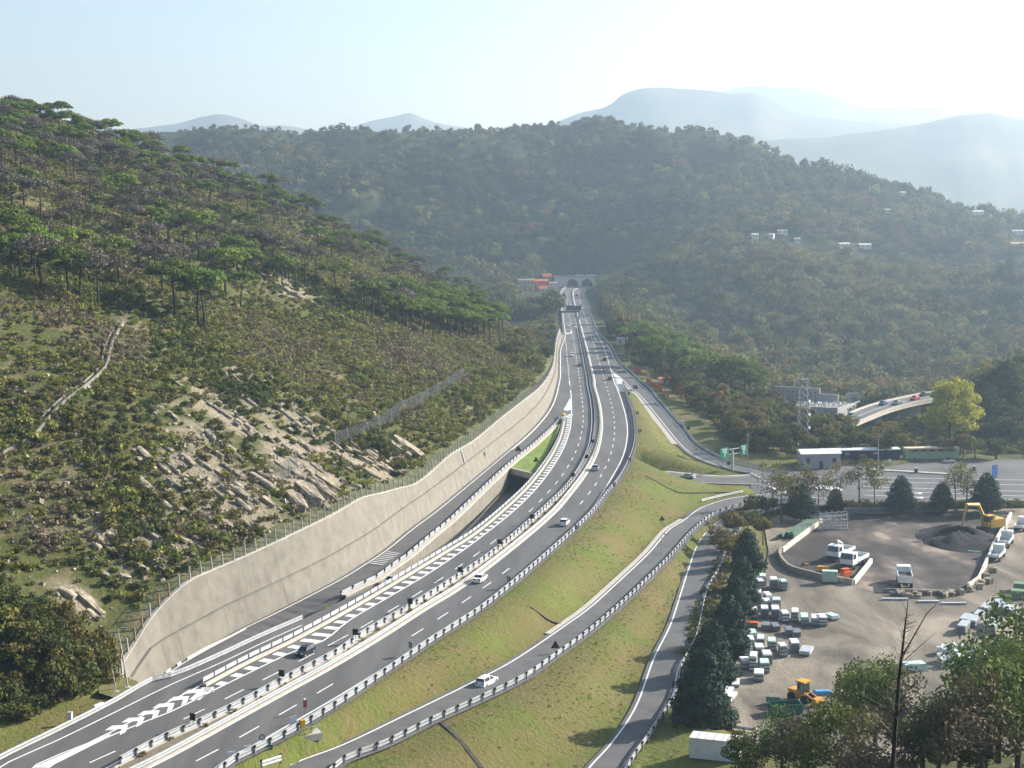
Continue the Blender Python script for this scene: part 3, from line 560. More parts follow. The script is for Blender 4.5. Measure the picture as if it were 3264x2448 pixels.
for P_ in (sp_l, sp_r):
    for q in P_: quad('lane_dash', q, tang(P_, q), 4., .38, motorway)
wline('edge_line', line([('T', [(955, 1530), (970, 1650)]), ('ZB', [(748, 10), (760, 120)])], 0, 20), .3, motorway, dz=.02)
def patch(name, pts, parent, z=0., dz=.016):
    P = [gp(p, z) for p in pts]; return MB().add([(q[0], q[1], q[2]+dz) for q in P], [tuple(range(len(P)))]).build(name, paint, parent)
patch('gore_paint', px('ZB', [(756, 178), (668, 335), (712, 346), (762, 335), (764, 250)]), motorway)
patch('gore_paint', px('A7', [(725, 1432), (690, 1466), (310, 1657), (208, 1657), (590, 1492)]), motorway)
patch('gore_paint', px('T', [(1490, 1372), (1538, 1465), (1590, 1480), (1640, 1500), (1560, 1435)]), entry_road, dz=.02)
for tx, ty in [(1318, 1150), (1225, 1195), (1130, 1240), (1033, 1287), (935, 1332), (830, 1382)]:
    k = 1+(ty-1150)/2500
    patch('chevron', px('A7', [(tx+a*k, ty+b*k) for a, b in [(2, -2), (-14, 40), (-50, 59), (-38, 20), (-138, 31), (-95, 3)]]), motorway)
def hatch(A_, B_, p0, p1, nint, wd, extra, name='hatch_stripe', skew=0.):
    """ladder stripes between line A_ and line B_: p0..p1 are nint stripes apart, extra more beyond p1"""
    P = resample(A_, step=.5); i0 = np.linalg.norm(P[:, :2]-p0[:2], axis=1).argmin(); i1 = np.linalg.norm(P[:, :2]-p1[:2], axis=1).argmin(); st = (i1-i0)/nint; B = resample(B_, step=.5)
    for k in range(-11, nint+extra):
        i = int(i0+st*k)
        if i < 1 or i > len(P)-2: continue
        a = P[i]; t_ = tang(P, a); t_ = t_/np.linalg.norm(t_); nn = np.array([-t_[1], t_[0], 0]); j = np.linalg.norm(B[:, :2]-(a+t_*skew)[:2], axis=1).argmin(); b = B[j]; L_ = np.linalg.norm(b-a)
        if L_ < .8 or L_ > 9: continue
        m_ = (a+b)/2; quad(name, m_, b-a, max(.4, L_-.5), wd, motorway)
hatch(L_LCl, offset(L_LCb, -.9), V('ZA', 60, 1430), V('ZA', 1230, 730), 10, 1.5, 75)
for k in range(12):
    s_ = k/11; a = px('T', [(1548+s_*38, 1490+s_*160)])[0]; b = px('T', [(1640+s_*28, 1508+s_*150)])[0]; a, b = gp(a), gp(b); quad('hatch_stripe', (a+b)/2, b-a, np.linalg.norm(b-a), 1.3, entry_road, .02)
for k in range(8):
    s_ = k/7; a = px('ZA', [(375+s_*225, 668-s_*146)])[0]; b = px('ZA', [(545+s_*213, 692-s_*145)])[0]; a, b = gp(a, -.6), gp(b, -.6); quad('rumble_bar', (a+b)/2, b-a, np.linalg.norm(b-a), .32, exit_road, .14)
def patch_on(name, v, pts, zl, parent, dz=.05):
    P = [gp(p, np.interp(p[1], [a[0] for a in zl], [a[1] for a in zl])) for p in px(v, pts)]; return MB().add([(q[0], q[1], q[2]+dz) for q in P], [tuple(range(len(P)))]).build(name, paint, parent)
for pts in ([(810, 1440), (870, 1412), (890, 1480), (840, 1500)], [(925, 1345), (985, 1325), (1005, 1390), (935, 1430)], [(1070, 1262), (1125, 1240), (1135, 1300), (1085, 1325)], [(1205, 1195), (1400, 1090), (1970, 822), (1970, 838), (1500, 1090), (1215, 1240)]): patch_on('gore_paint', 'ZD', pts, zR1, exit_road)
patch('lane_arrow', px('T', [(912, 908), (926, 894), (926, 902), (974, 896), (972, 868), (982, 868), (988, 905), (926, 912), (926, 918)]), motorway)
# toll plaza markings
def plz(name, pts, wd=None):
    P = [V('A6', x, y, -7.) for x, y in pts]
    if wd: wline(name, np.array(P), wd, plaza, dz=.008, step=6.)
    else: MB().add([(q[0], q[1], q[2]+.008) for q in P], [tuple(range(len(P)))]).build(name, paint, plaza)
for yl, yr in ((1060, 1075), (1085, 1108), (1120, 1150), (1142, 1182), (1175, 1207)): plz('lane_line', [(1000+yl*.15, yl), (1700, (yl+yr)/2+2), (2400, yr+6)], .32)
plz('lane_line', [(460, 1040), (700, 1048), (1000, 1060)], .25); plz('lane_line', [(610, 1225), (720, 1212), (860, 1190), (1000, 1200)], .3)
for k in range(7): plz('hatch_stripe', [(560+k*18, 1118+k*2), (575+k*18, 1116+k*2), (650+k*22, 1160-k*2), (630+k*22, 1163-k*2)])
for k in range(6): plz('hatch_stripe', [(830+k*30, 1108+k*3), (850+k*30, 1107+k*3), (890+k*30, 1132+k*2), (868+k*30, 1134+k*2)])
for x, y in ((1525, 1163), (1535, 1192)): plz('lane_arrow', [(x-25, y), (x+8, y-3), (x+8, y-7), (x+32, y+1), (x+8, y+6), (x+8, y+2), (x-25, y+3)])

# ---------------------------------------------------------------- guard rails
pm = MB(); pm.box((0, 0, .42), (.20, .16, 1.2)); pm.box((0, .02, .92), (.28, .26, .28), mi=1); POST = pm.mesh('post', [galvd, black])
pm = MB(); pm.box((0, 0, .4), (.10, .12, .9)); POST2 = pm.mesh('post', galvd)
def guardrail(P, label, group='guardrails along the roads', sp=3., beams=((.35, .32), (.78, .32)), side=.13, post=POST, step=3.):
    P = resample(P, step=step); c = P[len(P)//2]; root = empty('guardrail', c, label, 'guardrail', group)
    for z0, h in beams:
        b = MB(); b.sweep(P, [(side, z0-h/2), (side+.05, z0-h*.25), (side, z0), (side+.05, z0+h*.25), (side, z0+h/2), (side-.05, z0+h/2), (side-.05, z0-h/2)]); world_under(b.build('rail', galv), root)
    Q = resample(P, step=sp)
    for q in Q[:300]:
        t_ = tang(Q, q); o = obj('post', post, None, root); o.location = Vector(q)-Vector(c); o.rotation_euler = (0, 0, math.atan2(t_[1], t_[0]))
    return root
RB = ((.32, .30), (.72, .30), (1.02, .14))
guardrail(L_RCb, 'tall galvanised guardrail along the outer edge of the motorway above the grass bank', beams=RB, side=.2)
guardrail(sub(L_med, .40, .985), 'galvanised guardrail on the camera side of the motorway median with black chevron boards', beams=RB, side=.2)
guardrail(sub(L_RCl, .02, .985)+np.array([-.75, 0, 0]), 'low galvanised guardrail on the right side of the motorway median', beams=((.3, .3), (.68, .3)), side=.15, post=POST2)
guardrail(L_RM2b, 'galvanised guardrail along the outer edge of the curving exit ramp', beams=((.35, .30), (.78, .30)), side=.2)
guardrail(offset(L_NRr, -.7), 'galvanised guardrail between the service road and the row of conifers', side=.2)
guardrail(L_LCb+np.array([0, 0, .45]), 'galvanised guardrail on the concrete kerb beside the ladder hatching', beams=((.3, .3), (.62, .3)), side=.1, post=POST2)
guardrail(L_R1r, 'galvanised guardrail between the slip road below the wall and the trench', beams=((.4, .3), (.8, .3)), side=.14, sp=4.2)
guardrail(L_TRb, 'double galvanised guardrail along the grass verge below the retaining wall', beams=((.35, .3), (.75, .3)), side=-.12, post=POST2)
guardrail(offset(L_RM1r, -1.6), 'dark guardrail on the outer side of the curving entry road', beams=((.35, .3), (.75, .3)), side=.1, sp=4.)
guardrail(line([('U', [(1050, 1135), (1300, 1240), (1600, 1325), (1760, 1345)])], -6.9, 20), 'dark guardrail between the entry road and the underpass road', beams=((.35, .25), (.75, .25)), sp=4., post=POST2)
guardrail(offset(sub(L_out, .0, .62), .9), 'guardrail along the far left edge of the motorway', beams=((.4, .3), (.8, .3)), sp=8., post=POST2)
guardrail(offset(sub(L_RCr, .0, .42), -1.5), 'guardrail along the far right edge of the motorway towards the tunnel', beams=((.4, .3), (.8, .3)), sp=8., post=POST2)
guardrail(np.array([hitv('A6', x, y) for x, y in [(120, 1222), (250, 1190), (390, 1162)]]), 'short double guardrail where the exit ramp meets the grass tip', sp=3., beams=((.35, .16), (.7, .16)), post=POST2)
guardrail(np.array([V('ZC', x, y, -.6) for x, y in [(1180, 1660), (1300, 1610), (1430, 1580)]]), 'short guardrail end behind the yellow box at the foot of the bank', sp=2.5)
# kerbs
def kerb(P, prof, label, m=conc2):
    o = MB().sweep(resample(P, step=3.), prof).build('kerb', m); return tag(o, kind='structure')
kerb(offset(L_LCb, -.1), [(-.45, -.05), (-.45, .42), (.0, .42), (.18, -.05)], '')
kerb(L_med+np.array([.1, 0, 0]), [(-.3, -.02), (-.3, .16), (.3, .16), (.3, -.02)], ''); kerb(L_RCl+np.array([-.45, 0, 0]), [(-.18, -.02), (-.18, .14), (.18, .14), (.18, -.02)], '')
kerb(sub(L_RM2l, .2, .62)+np.array([-1.15, 0, 0]), [(-.5, -.1), (-.5, .1), (.4, .1), (.4, -.1)], ''); kerb(offset(sub(L_RM1l, .3, .85), -1.5)+np.array([-3.2, 0, 0]), [(-.9, -.1), (-.9, .08), (.9, .08), (.9, -.1)], '')
kerb(L_UPt+np.array([0, 1.2, 0]), [(-.7, -.1), (-.7, .12), (.7, .12), (.7, -.1)], '')
# median planting bed
ma = resample(L_med+np.array([.42, 0, 0]), n=200); mb_ = resample(L_RCl+np.array([-.64, 0, 0]), n=200); soil = mat('median_soil', [(.13, .11, .08), (.20, .17, .12)], .8, .95, .05)
ma[:, 2] += .1; mb_[:, 2] += .1; tag(MB().strip(ma, mb_).build('median_strip', soil), kind='structure')

# ---------------------------------------------------------------- retaining wall in panels, its coping and fence
Wb = resample(L_wb, step=1.0); Tn = np.gradient(Wb[:, :2], axis=0); Tn /= np.linalg.norm(Tn, axis=1)[:, None]; Nn = np.stack([Tn[:, 1], -Tn[:, 0]], 1)
zt_near = np.array([L_wt[np.linalg.norm(L_wt[:, :2]-(Wb[i, :2]+Nn[i]*1.8), axis=1).argmin(), 2] for i in range(len(Wb))])
from_end = np.arange(len(Wb))[::-1]; zt_near = np.convolve(np.pad(zt_near, 3, 'edge'), np.ones(7)/7, 'valid')
Hh = np.maximum(zt_near-Wb[:, 2], .3)
i_lo = int(np.argmax(Wb[:, 1] < L_wt[0, 1]+2)); 
def face_pt(i, h, off=0.): 
    i = int(np.clip(i, 0, len(Wb)-1)); d = h/4.+off+(.38 if h > LEDGE[i]+.02 else 0); return (Wb[i, 0]+Nn[i, 0]*d, Wb[i, 1]+Nn[i, 1]*d, Wb[i, 2]+h)
LEDGE = np.minimum(4.4*np.clip(np.arange(len(Wb))[::-1]/18., .15, 1), Hh*.6)
wall = empty('retaining_wall', tuple(Wb[len(Wb)//2]), 'tall beige concrete retaining wall below the rocky cut slope', 'retaining wall')
def panel(i0, i1, lower, name='panel'):
    b = MB(); A, B = [], []; jit = random.uniform(-.012, .012)
    for i in range(i0, i1+1):
        u = .014 if i == i0 else (-.014 if i == i1 else 0); q = 0 if i not in (i0, i1) else u
        lo, hi = (0, LEDGE[i]) if lower else (LEDGE[i]+.03, Hh[i]); a = np.array(face_pt(i, lo, jit)); c = np.array(face_pt(i, hi, jit)); t3 = np.array([Tn[i, 0], Tn[i, 1], 0]); a += t3*q; c += t3*q; A.append(a); B.append(c)
    b.strip(B, A); off = [np.array([Nn[i, 0]*.5, Nn[i, 1]*.5, 0]) for i in range(i0, i1+1)]; b.strip([B[k]+off[k] for k in range(len(B))], B)
    n = len(A); b.add([A[0], B[0], B[0]+off[0], A[0]+off[0], A[-1], B[-1], B[-1]+off[-1], A[-1]+off[-1]], [(0, 1, 2, 3), (7, 6, 5, 4)]); world_under(b.build(name, conc), wall)
k = i_lo
while k < len(Wb)-3:
    e = min(k+4, len(Wb)-1); panel(k, e, True); k = e
k = i_lo
while k < len(Wb)-9:
    e = min(k+9, len(Wb)-4); panel(k, e, False); k = e
b = MB(); back = [(np.array(face_pt(i, -.4, .35)), np.array(face_pt(i, Hh[i]-.1, .45))) for i in range(i_lo, len(Wb))]; b.strip([q[1] for q in back], [q[0] for q in back]); world_under(b.build('joint_backing', mat('joint', [(.14, .12, .09), (.18, .155, .12)], 1.)), wall)
cpl = np.array([face_pt(i, Hh[i]) for i in range(i_lo, len(Wb)-3)]); world_under(MB().sweep(cpl, [(-.12, -.03), (-.12, .14), (.5, .14), (.5, -.03)]).build('coping', conc2), wall)
lg = np.array([face_pt(i, LEDGE[i]) for i in range(i_lo, len(Wb)-6)]); world_under(MB().sweep(lg, [(-.16, -.02), (-.16, .12), (.5, .12), (.5, -.02)]).build('ledge', conc), wall)
i_g = int(np.linalg.norm(Wb[:, :2]-V('A5', 795, 1080)[:2], axis=1).argmin()); world_under(MB().strip([face_pt(i_g-1, Hh[i_g], -.12), face_pt(i_g, Hh[i_g], -.12)], [face_pt(i_g-1, 0, -.12), face_pt(i_g, 0, -.12)]).build('drain_groove', galvd), wall)
fence = empty('fence', tuple(cpl[len(cpl)//2]), 'row of thin fence posts with wires along the top of the retaining wall', 'fence')
pm = MB(); pm.box((0, 0, 1.05), (.24, .24, 2.4)); FP = pm.mesh('post', mat('post_concrete', [(.42, .40, .36), (.34, .32, .28)], 1.)); FPr = pm.mesh('post', mat('rusty_post', [(.25, .13, .05), (.32, .2, .1)], 1.))
fl = resample(np.r_[cpl, [V('ZD', 200, 1500, 0)+[0, 0, .3], V('ZD', 100, 1480, 0)+[-1, 1, .4]]], step=2.9)
for i, q in enumerate(fl):
    o = obj('post', FPr if i > len(fl)-12 and i % 3 else FP, None, fence); o.location = Vector(q)+Vector((-.25, .1, 0))-fence.location; o.rotation_euler = (0, R(-2), 0)
for h in (.5, 1.1, 1.75): world_under(MB().sweep(fl+[-.25, .1, h], [(-.012, -.012), (-.012, .012), (.012, .012), (.012, -.012)]).build('wire', galvd), fence)
vg = [np.array(face_pt(i, Hh[i], .42)) for i in range(i_lo, len(Wb)-3)]; vg2 = []
for i, q in zip(range(i_lo, len(Wb)-3), vg):
    e = q+np.array([Nn[i, 0], Nn[i, 1], 0])*4.2; e[2] = gz(e[0], e[1])+.15; vg2.append(e)
vm = MB(); vmid = [(a+b_)/2+[0, 0, .1] for a, b_ in zip(vg, vg2)]; vm.strip([p+[0, 0, -.05] for p in vg], vmid); vm.strip(vmid, vg2)
tag(vm.build('verge', mat('verge_scrub', [(.05, .065, .02), (.09, .095, .035), (.15, .13, .07)], .4, .95, .2)), kind='structure')
vpt = [V('ZD', x, y, -.04) for x, y in [(40, 1470), (190, 1430), (300, 1440), (520, 1490), (640, 1560), (500, 1640), (250, 1720), (60, 1660)]]; poly_sheet('verge', vpt, -.04, mat('dry_grass', [(.11, .115, .035), (.15, .14, .05), (.17, .15, .07)], .4, .95, .1, detail=8))
# trench wall between the slip road and the sunken road, and the underpass mouth
tw_top = resample(offset(L_R1r[8:], -.7), n=70); tw_bot = np.array([[f_x, f_y, z] for f_x, f_y, z in resample(L_TRw, n=70)])
tw_top[:, 2] = np.maximum(tw_top[:, 2], -.6)+.15
twall = empty('retaining_wall', tuple(tw_top[35]), 'beige concrete wall of the sunken slip road under its guardrail', 'retaining wall')
b = MB(); Lw = offset(L_R1r[8:], -.8); Lw = resample(Lw, n=70); bot = Lw.copy(); bot[:, 2] = -8.
for i0 in range(0, 69, 3):
    b = MB(); sl_ = slice(i0, i0+4); A = Lw[sl_]+[0, 0, .12]; B = bot[sl_]; j_ = random.uniform(-.03, .03); A = A+[j_, -j_, 0]; B = B+[j_, -j_, 0]; b.strip(A, B); world_under(b.build('panel', conc), twall)
world_under(MB().sweep(Lw, [(-.25, .05), (-.25, .40), (.75, .40), (.75, .05)]).build('coping', conc2), twall)
lcw = resample(L_LCb+[-.5, 0, 0], n=60); lb = lcw.copy(); lb[:, 2] = -8.; lt = lcw.copy(); lt[:, 2] = .05
tag(MB().strip(lt, lb).build('retaining_wall', conc), 'plain concrete side wall carrying the left carriageway above the sunken road', 'retaining wall')
pa, pb = V('ZB', -20, 1092, 0), V('ZB', 330, 1180, 0); mouth = empty('underpass', tuple((pa+pb)/2), 'dark underpass mouth with a concrete beam between the slip road and the carriageway', 'underpass')
dv = (pb-pa)/np.linalg.norm(pb-pa); nv = np.array([-dv[1], dv[0], 0]); pa2, pb2 = pa-dv*3, pb+dv*3
b = MB()
def slab(b, a, c, z0, z1, d0, d1): b.prism([a+nv*d0, c+nv*d0, c+nv*d1, a+nv*d1], z0, z1)
slab(b, pa2, pb2, -1.5, .1, 0, .7); world_under(b.build('beam', conc2), mouth)
b = MB(); slab(b, pa2, pb2, -1.2, -1.0, .7, 16); slab(b, pa2-dv*.5, pa2, -8, -1.2, .2, 16); slab(b, pb2, pb2+dv*.5, -8, -1.2, .2, 16); slab(b, pa2, pb2, -8, -1.2, 16, 16.5); world_under(b.build('lining', conc), mouth)
# ---------------------------------------------------------------- vegetation: crowns of many small leaf faces
def leaves(puffs, n, size, rs, flat=0., shell=(.55, 1.05), droop=0.):
    """puffs: (x,y,z,rx,ry,rz); n leaf faces in all"""
    puffs = np.array(puffs, float); wts = (puffs[:, 3]*puffs[:, 4])**.9; idx = rs.choice(len(puffs), n, p=wts/wts.sum()); p = puffs[idx]
    d = rs.normal(size=(n, 3)); d /= np.linalg.norm(d, axis=1)[:, None]
    if flat: d[:, 2] = np.abs(d[:, 2])*(1-flat)+d[:, 2]*flat
    r = rs.uniform(shell[0]**3, shell[1]**3, n)**(1/3); c = p[:, :3]+d*p[:, 3:]*r[:, None]
    nrm = d+rs.normal(size=(n, 3))*.55; nrm /= np.linalg.norm(nrm, axis=1)[:, None]; a = np.cross(nrm, rs.normal(size=(n, 3))); a /= np.linalg.norm(a, axis=1)[:, None]; b = np.cross(nrm, a)
    s = (size*rs.uniform(.6, 1.35, n))[:, None]; w = s*rs.uniform(.45, .8, n)[:, None]
    v = np.stack([c-a*s, c-b*w, c+a*s, c+b*w], 1); v[:, 2, 2] -= droop*s[:, 0]
    f = np.arange(4*n).reshape(n, 4); return v.reshape(-1, 3), f
def leafmesh(name, parts, m):
    me_ = bpy.data.meshes.new(name); vs = np.concatenate([p[0] for p in parts]); fs = []; b = 0
    for v, f in parts: fs.append(f+b); b += len(v)
    fs = np.concatenate(fs); me_.from_pydata(vs.tolist(), [], fs.tolist()); me_.materials.append(m); return me_
def foliage(name, c, tr=.28, rnd=.25, sc=.5): return mat(name, c, sc, .85, 0, detail=3, spec=.12, translucent=tr, rnd=rnd, objspace=True, lo=.3, hi=.7)
f_pine = foliage('pine_needles', [(0.066, 0.098, 0.021), (0.108, 0.158, 0.028), (0.158, 0.214, 0.034)])
f_dead = foliage('dead_pine_twigs', [(0.079, 0.069, 0.055), (0.116, 0.101, 0.078), (0.158, 0.134, 0.105)], tr=.15, rnd=.2)
f_broad = foliage('green_leaves', [(0.045, 0.063, 0.02), (0.071, 0.089, 0.028), (0.108, 0.119, 0.034)], rnd=.35)
f_olive = foliage('olive_leaves', [(0.094, 0.1, 0.033), (0.144, 0.137, 0.041), (0.2, 0.169, 0.05)], rnd=.3)
f_rust = foliage('rust_leaves', [(0.144, 0.083, 0.029), (0.194, 0.115, 0.036), (0.173, 0.122, 0.043)], rnd=.3)
f_yel = foliage('yellow_leaves', [(.30, .28, .03), (.44, .42, .05), (.38, .38, .06)], rnd=.1)
f_con = foliage('conifer_needles', [(.016, .032, .022), (.028, .052, .034), (.05, .085, .055)], tr=.1, rnd=.15)
f_cyp = foliage('cypress_needles', [(0.016, 0.029, 0.016), (0.029, 0.047, 0.023)], tr=.08, rnd=.1)
f_shr = foliage('scrub_leaves', [(0.1, 0.121, 0.03), (0.17, 0.185, 0.045), (0.25, 0.24, 0.061)], rnd=.4)
f_shb = foliage('dry_scrub', [(.125, .105, .06), (.175, .145, .085), (.22, .19, .115)], rnd=.3, tr=.15)
f_fore = foliage('near_leaves', [(0.055, 0.083, 0.022), (0.092, 0.132, 0.033), (0.156, 0.193, 0.055)], rnd=.2)
bark = mat('bark', [(.07, .05, .038), (.11, .085, .065)], 3., .95, objspace=True); barkd = mat('dark_bark', [(.028, .022, .018), (.05, .04, .032)], 3., .95, objspace=True); barkp = mat('pale_bark', [(.22, .18, .15), (.15, .12, .10)], 3., .95, objspace=True)
def trunkmesh(name, h, r, rs, limbs, m, lean=.05, n=6, spread=None):
    b = MB(); tip = Vector((rs.normal()*lean*h, rs.normal()*lean*h, h)); P = [Vector((0, 0, -.8)), Vector((tip.x*.2, tip.y*.1, h*.35)), Vector((tip.x*.6, tip.y*.5, h*.7)), tip]; b.tube(P, [r*1.25, r, r*.8, r*.45], n)
    for k in range(limbs):
        s = rs.uniform(.55, .95); a = 2*math.pi*k/limbs+rs.uniform(-.4, .4); q = P[1].lerp(P[3], s); L_ = spread*rs.uniform(.6, 1.) if spread else h*.35; e = q+Vector((math.cos(a)*L_, math.sin(a)*L_, L_*rs.uniform(.35, .7)))
        b.tube([q, q.lerp(e, .5)+Vector((0, 0, -.1*L_)), e], [r*.42, r*.3, r*.12], 4, caps=False)
    return b.mesh(name, m, smooth=True), tip
PROTO = {}
def proto(kind, mk, nvar):
    PROTO[kind] = [mk(np.random.default_rng(1000+sum(map(ord, kind))*7+i)) for i in range(nvar)]
def mk_pine(leafm, n, dead=False):
    def f(rs):
        h = rs.uniform(6.4, 9.2); rad = rs.uniform(4.0, 5.6); tm_, tip = trunkmesh('trunk', h, .26, rs, 6, barkd, .06, spread=rad*.75)
        pf = []
        for k in range(rs.integers(15, 22)):
            a = rs.uniform(0, 6.28); d = rad*math.sqrt(rs.uniform(0, .8)); z = h+2.3*(1-(d/rad)**2)+rs.uniform(-.3, .5); q = rs.uniform(1.1, 1.8); pf.append((tip.x+math.cos(a)*d, tip.y+math.sin(a)*d, z, q*1.2, q*1.2, q*(.95 if dead else .8)))
        return tm_, leafmesh('crown', [leaves(pf, n, .34 if not dead else .27, rs, .35)], leafm)
    return f
proto('pine', mk_pine(f_pine, 2300), 6); proto('dead', mk_pine(f_dead, 1500, True), 4)
def mk_round(leafm, n, h0=(3, 5), rad0=(2.6, 3.8), size=.36, tb=bark):
    def f(rs):
        h = rs.uniform(*h0); rad = rs.uniform(*rad0); tm_, tip = trunkmesh('trunk', h, .2, rs, 4, tb, .05, 5, spread=rad*.7); pf = [(tip.x, tip.y, h+rad*.2, rad*.75, rad*.75, rad*.7)]
        for k in range(rs.integers(8, 13)):
            a = rs.uniform(0, 6.28); u = rs.uniform(-.45, .95); d = rad*.75*math.sqrt(1-u*u*.8); q = rad*rs.uniform(.32, .5); pf.append((tip.x+math.cos(a)*d, tip.y+math.sin(a)*d, h+u*rad*.85+.3, q, q, q*.85))
        return tm_, leafmesh('crown', [leaves(pf, n, size, rs, .8)], leafm)
    return f
proto('broad', mk_round(f_broad, 900), 5); proto('olive', mk_round(f_olive, 900), 4); proto('rust', mk_round(f_rust, 700), 3)
proto('foreb', mk_round(f_shb, 2600, (3.2, 4.4), (3.0, 3.8), .15), 2); proto('fore', mk_round(f_fore, 3600, (3.2, 4.4), (3.0, 3.8), .17), 3)
def mk_yel(rs):
    tm_, tip = trunkmesh('trunk', 9, .5, rs, 8, bark, .02, 7, spread=6.5); pf = []
    for k in range(60):
        a = rs.uniform(0, 6.28); u = rs.uniform(-.5, 1); d = 8.2*math.sqrt(max(0, 1-u*u*.85))*rs.uniform(.55, 1); q = rs.uniform(1.6, 2.6); pf.append((math.cos(a)*d, math.sin(a)*d, 9.5+u*7.5, q, q, q*.8))
    return tm_, leafmesh('crown', [leaves(pf, 9000, .36, rs, .8)], f_yel)
proto('yellow', mk_yel, 1)
def mk_con(wd, n, leafm=f_con, power=.85):
    def f(rs):
        h = 10.; tm_, tip = trunkmesh('trunk', 9., .28, rs, 0, barkd, .0, 6); s = 1-np.sqrt(rs.uniform(.0, 1., n)); s = np.clip(s, 0, .985); a = rs.uniform(0, 6.28, n); ph = rs.uniform(0, 6.28, 4)
        lump = 1+.13*np.sin(a*3+ph[0]+s*9)+.12*np.sin(a*5+ph[1]-s*23)+.10*np.sin(a*2+ph[2]+s*41); prof = wd*(1-s)**power*np.minimum(1, .62+s*3.2)
        r = prof*lump*np.sqrt(rs.uniform(.55, 1.12, n)); c = np.stack([np.cos(a)*r, np.sin(a)*r, .25+s*h+rs.normal(size=n)*.12], 1)
        nr = np.stack([np.cos(a), np.sin(a), np.full(n, .55)], 1)+rs.normal(size=(n, 3))*.5; nr /= np.linalg.norm(nr, axis=1)[:, None]; u = np.cross(nr, rs.normal(size=(n, 3))); u /= np.linalg.norm(u, axis=1)[:, None]; w_ = np.cross(nr, u); z = (.24*rs.uniform(.6, 1.4, n))[:, None]
        v = np.stack([c-u*z, c-w_*z*.6, c+u*z, c+w_*z*.6], 1).reshape(-1, 3); return tm_, leafmesh('crown', [(v, np.arange(4*n).reshape(n, 4))], leafm)
    return f
proto('egg', mk_con(4.3, 8000, power=.5), 3); proto('cedar', mk_con(3.9, 8500, power=.5), 4); proto('cypress', mk_con(1.25, 2000, f_cyp, .45), 2)
def mk_sparse(rs):
    tm_, tip = trunkmesh('trunk', 6.5, .14, rs, 9, barkp, .05, 5, spread=2.6); pf = [(rs.normal()*1.5, rs.normal()*1.5, rs.uniform(4., 8.2), 1.1, 1.1, .9) for k in range(16)]
    return tm_, leafmesh('crown', [leaves(pf, 620, .2, rs, 1., (.2, 1.05))], f_olive)
proto('sparse', mk_sparse, 4)
def mk_shrub(leafm, n, size=.2, pf0=5):
    def f(rs):
        pf = [(0, 0, .35, .7, .7, .6)]+[(rs.normal()*.55, rs.normal()*.55, rs.uniform(.1, .7), .45, .45, .42) for k in range(pf0)]; return leafmesh('shrub', [leaves(pf, n, size, rs, .6)], leafm)
    return f
SHR = [mk_shrub(f_shr, 110)(np.random.default_rng(i)) for i in range(5)]; SHD = [mk_shrub(f_shb, 90)(np.random.default_rng(50+i)) for i in range(3)]; SHO = [mk_shrub(f_olive, 110)(np.random.default_rng(70+i)) for i in range(3)]
SHK = [mk_shrub(f_broad, 110)(np.random.default_rng(90+i)) for i in range(3)]
def far_tree(leafm, n, seed, tall=1.):
    rs = np.random.default_rng(seed); pf = [(0, 0, 3.6*tall, 2.6, 2.6, 2.4*tall)]
    for k in range(9): a = rs.uniform(0, 6.28); u = rs.uniform(-.6, 1); d = 2.6*math.sqrt(1-u*u*.8); q = rs.uniform(.9, 1.5); pf.append((math.cos(a)*d, math.sin(a)*d, (3.6+u*2.6)*tall, q, q, q))
    return leafmesh('wood_tree', [leaves(pf, n, .5, rs, .7, (.8, 1.05))], leafm)
FART = [far_tree(f_broad, 330, i) for i in range(5)]+[far_tree(f_olive, 330, 20+i) for i in range(2)]+[far_tree(f_shr, 330, 30)]+[far_tree(f_rust, 300, 40)]
TN = dict(pine=('umbrella_pine', 'pine tree'), dead=('dead_pine', 'dead pine'), broad=('broadleaf_tree', 'tree'), olive=('broadleaf_tree', 'tree'), rust=('broadleaf_tree', 'tree'), fore=('broadleaf_tree', 'tree'), foreb=('broadleaf_tree', 'tree'), yellow=('broadleaf_tree', 'tree'), cedar=('conifer', 'conifer'), egg=('conifer', 'conifer'), cypress=('cypress', 'cypress'), sparse=('young_tree', 'young tree'))
def tree(kind, p, label, group=None, s=1., var=None, parts=True, name=None, sz=None, rot=None):
    tm_, cm = PROTO[kind][random.randrange(len(PROTO[kind])) if var is None else var]; nm, cat = TN[kind]; rz = random.uniform(0, 6.28) if rot is None else rot
    if name == 'bush': p = (p[0], p[1], p[2]-2.6*s)
    root = empty(name or nm, (p[0], p[1], p[2]), label, cat, group, rz); root.scale = (s, s, sz or s)
    obj('trunk', tm_, None, root); obj('crown', cm, None, root); return root
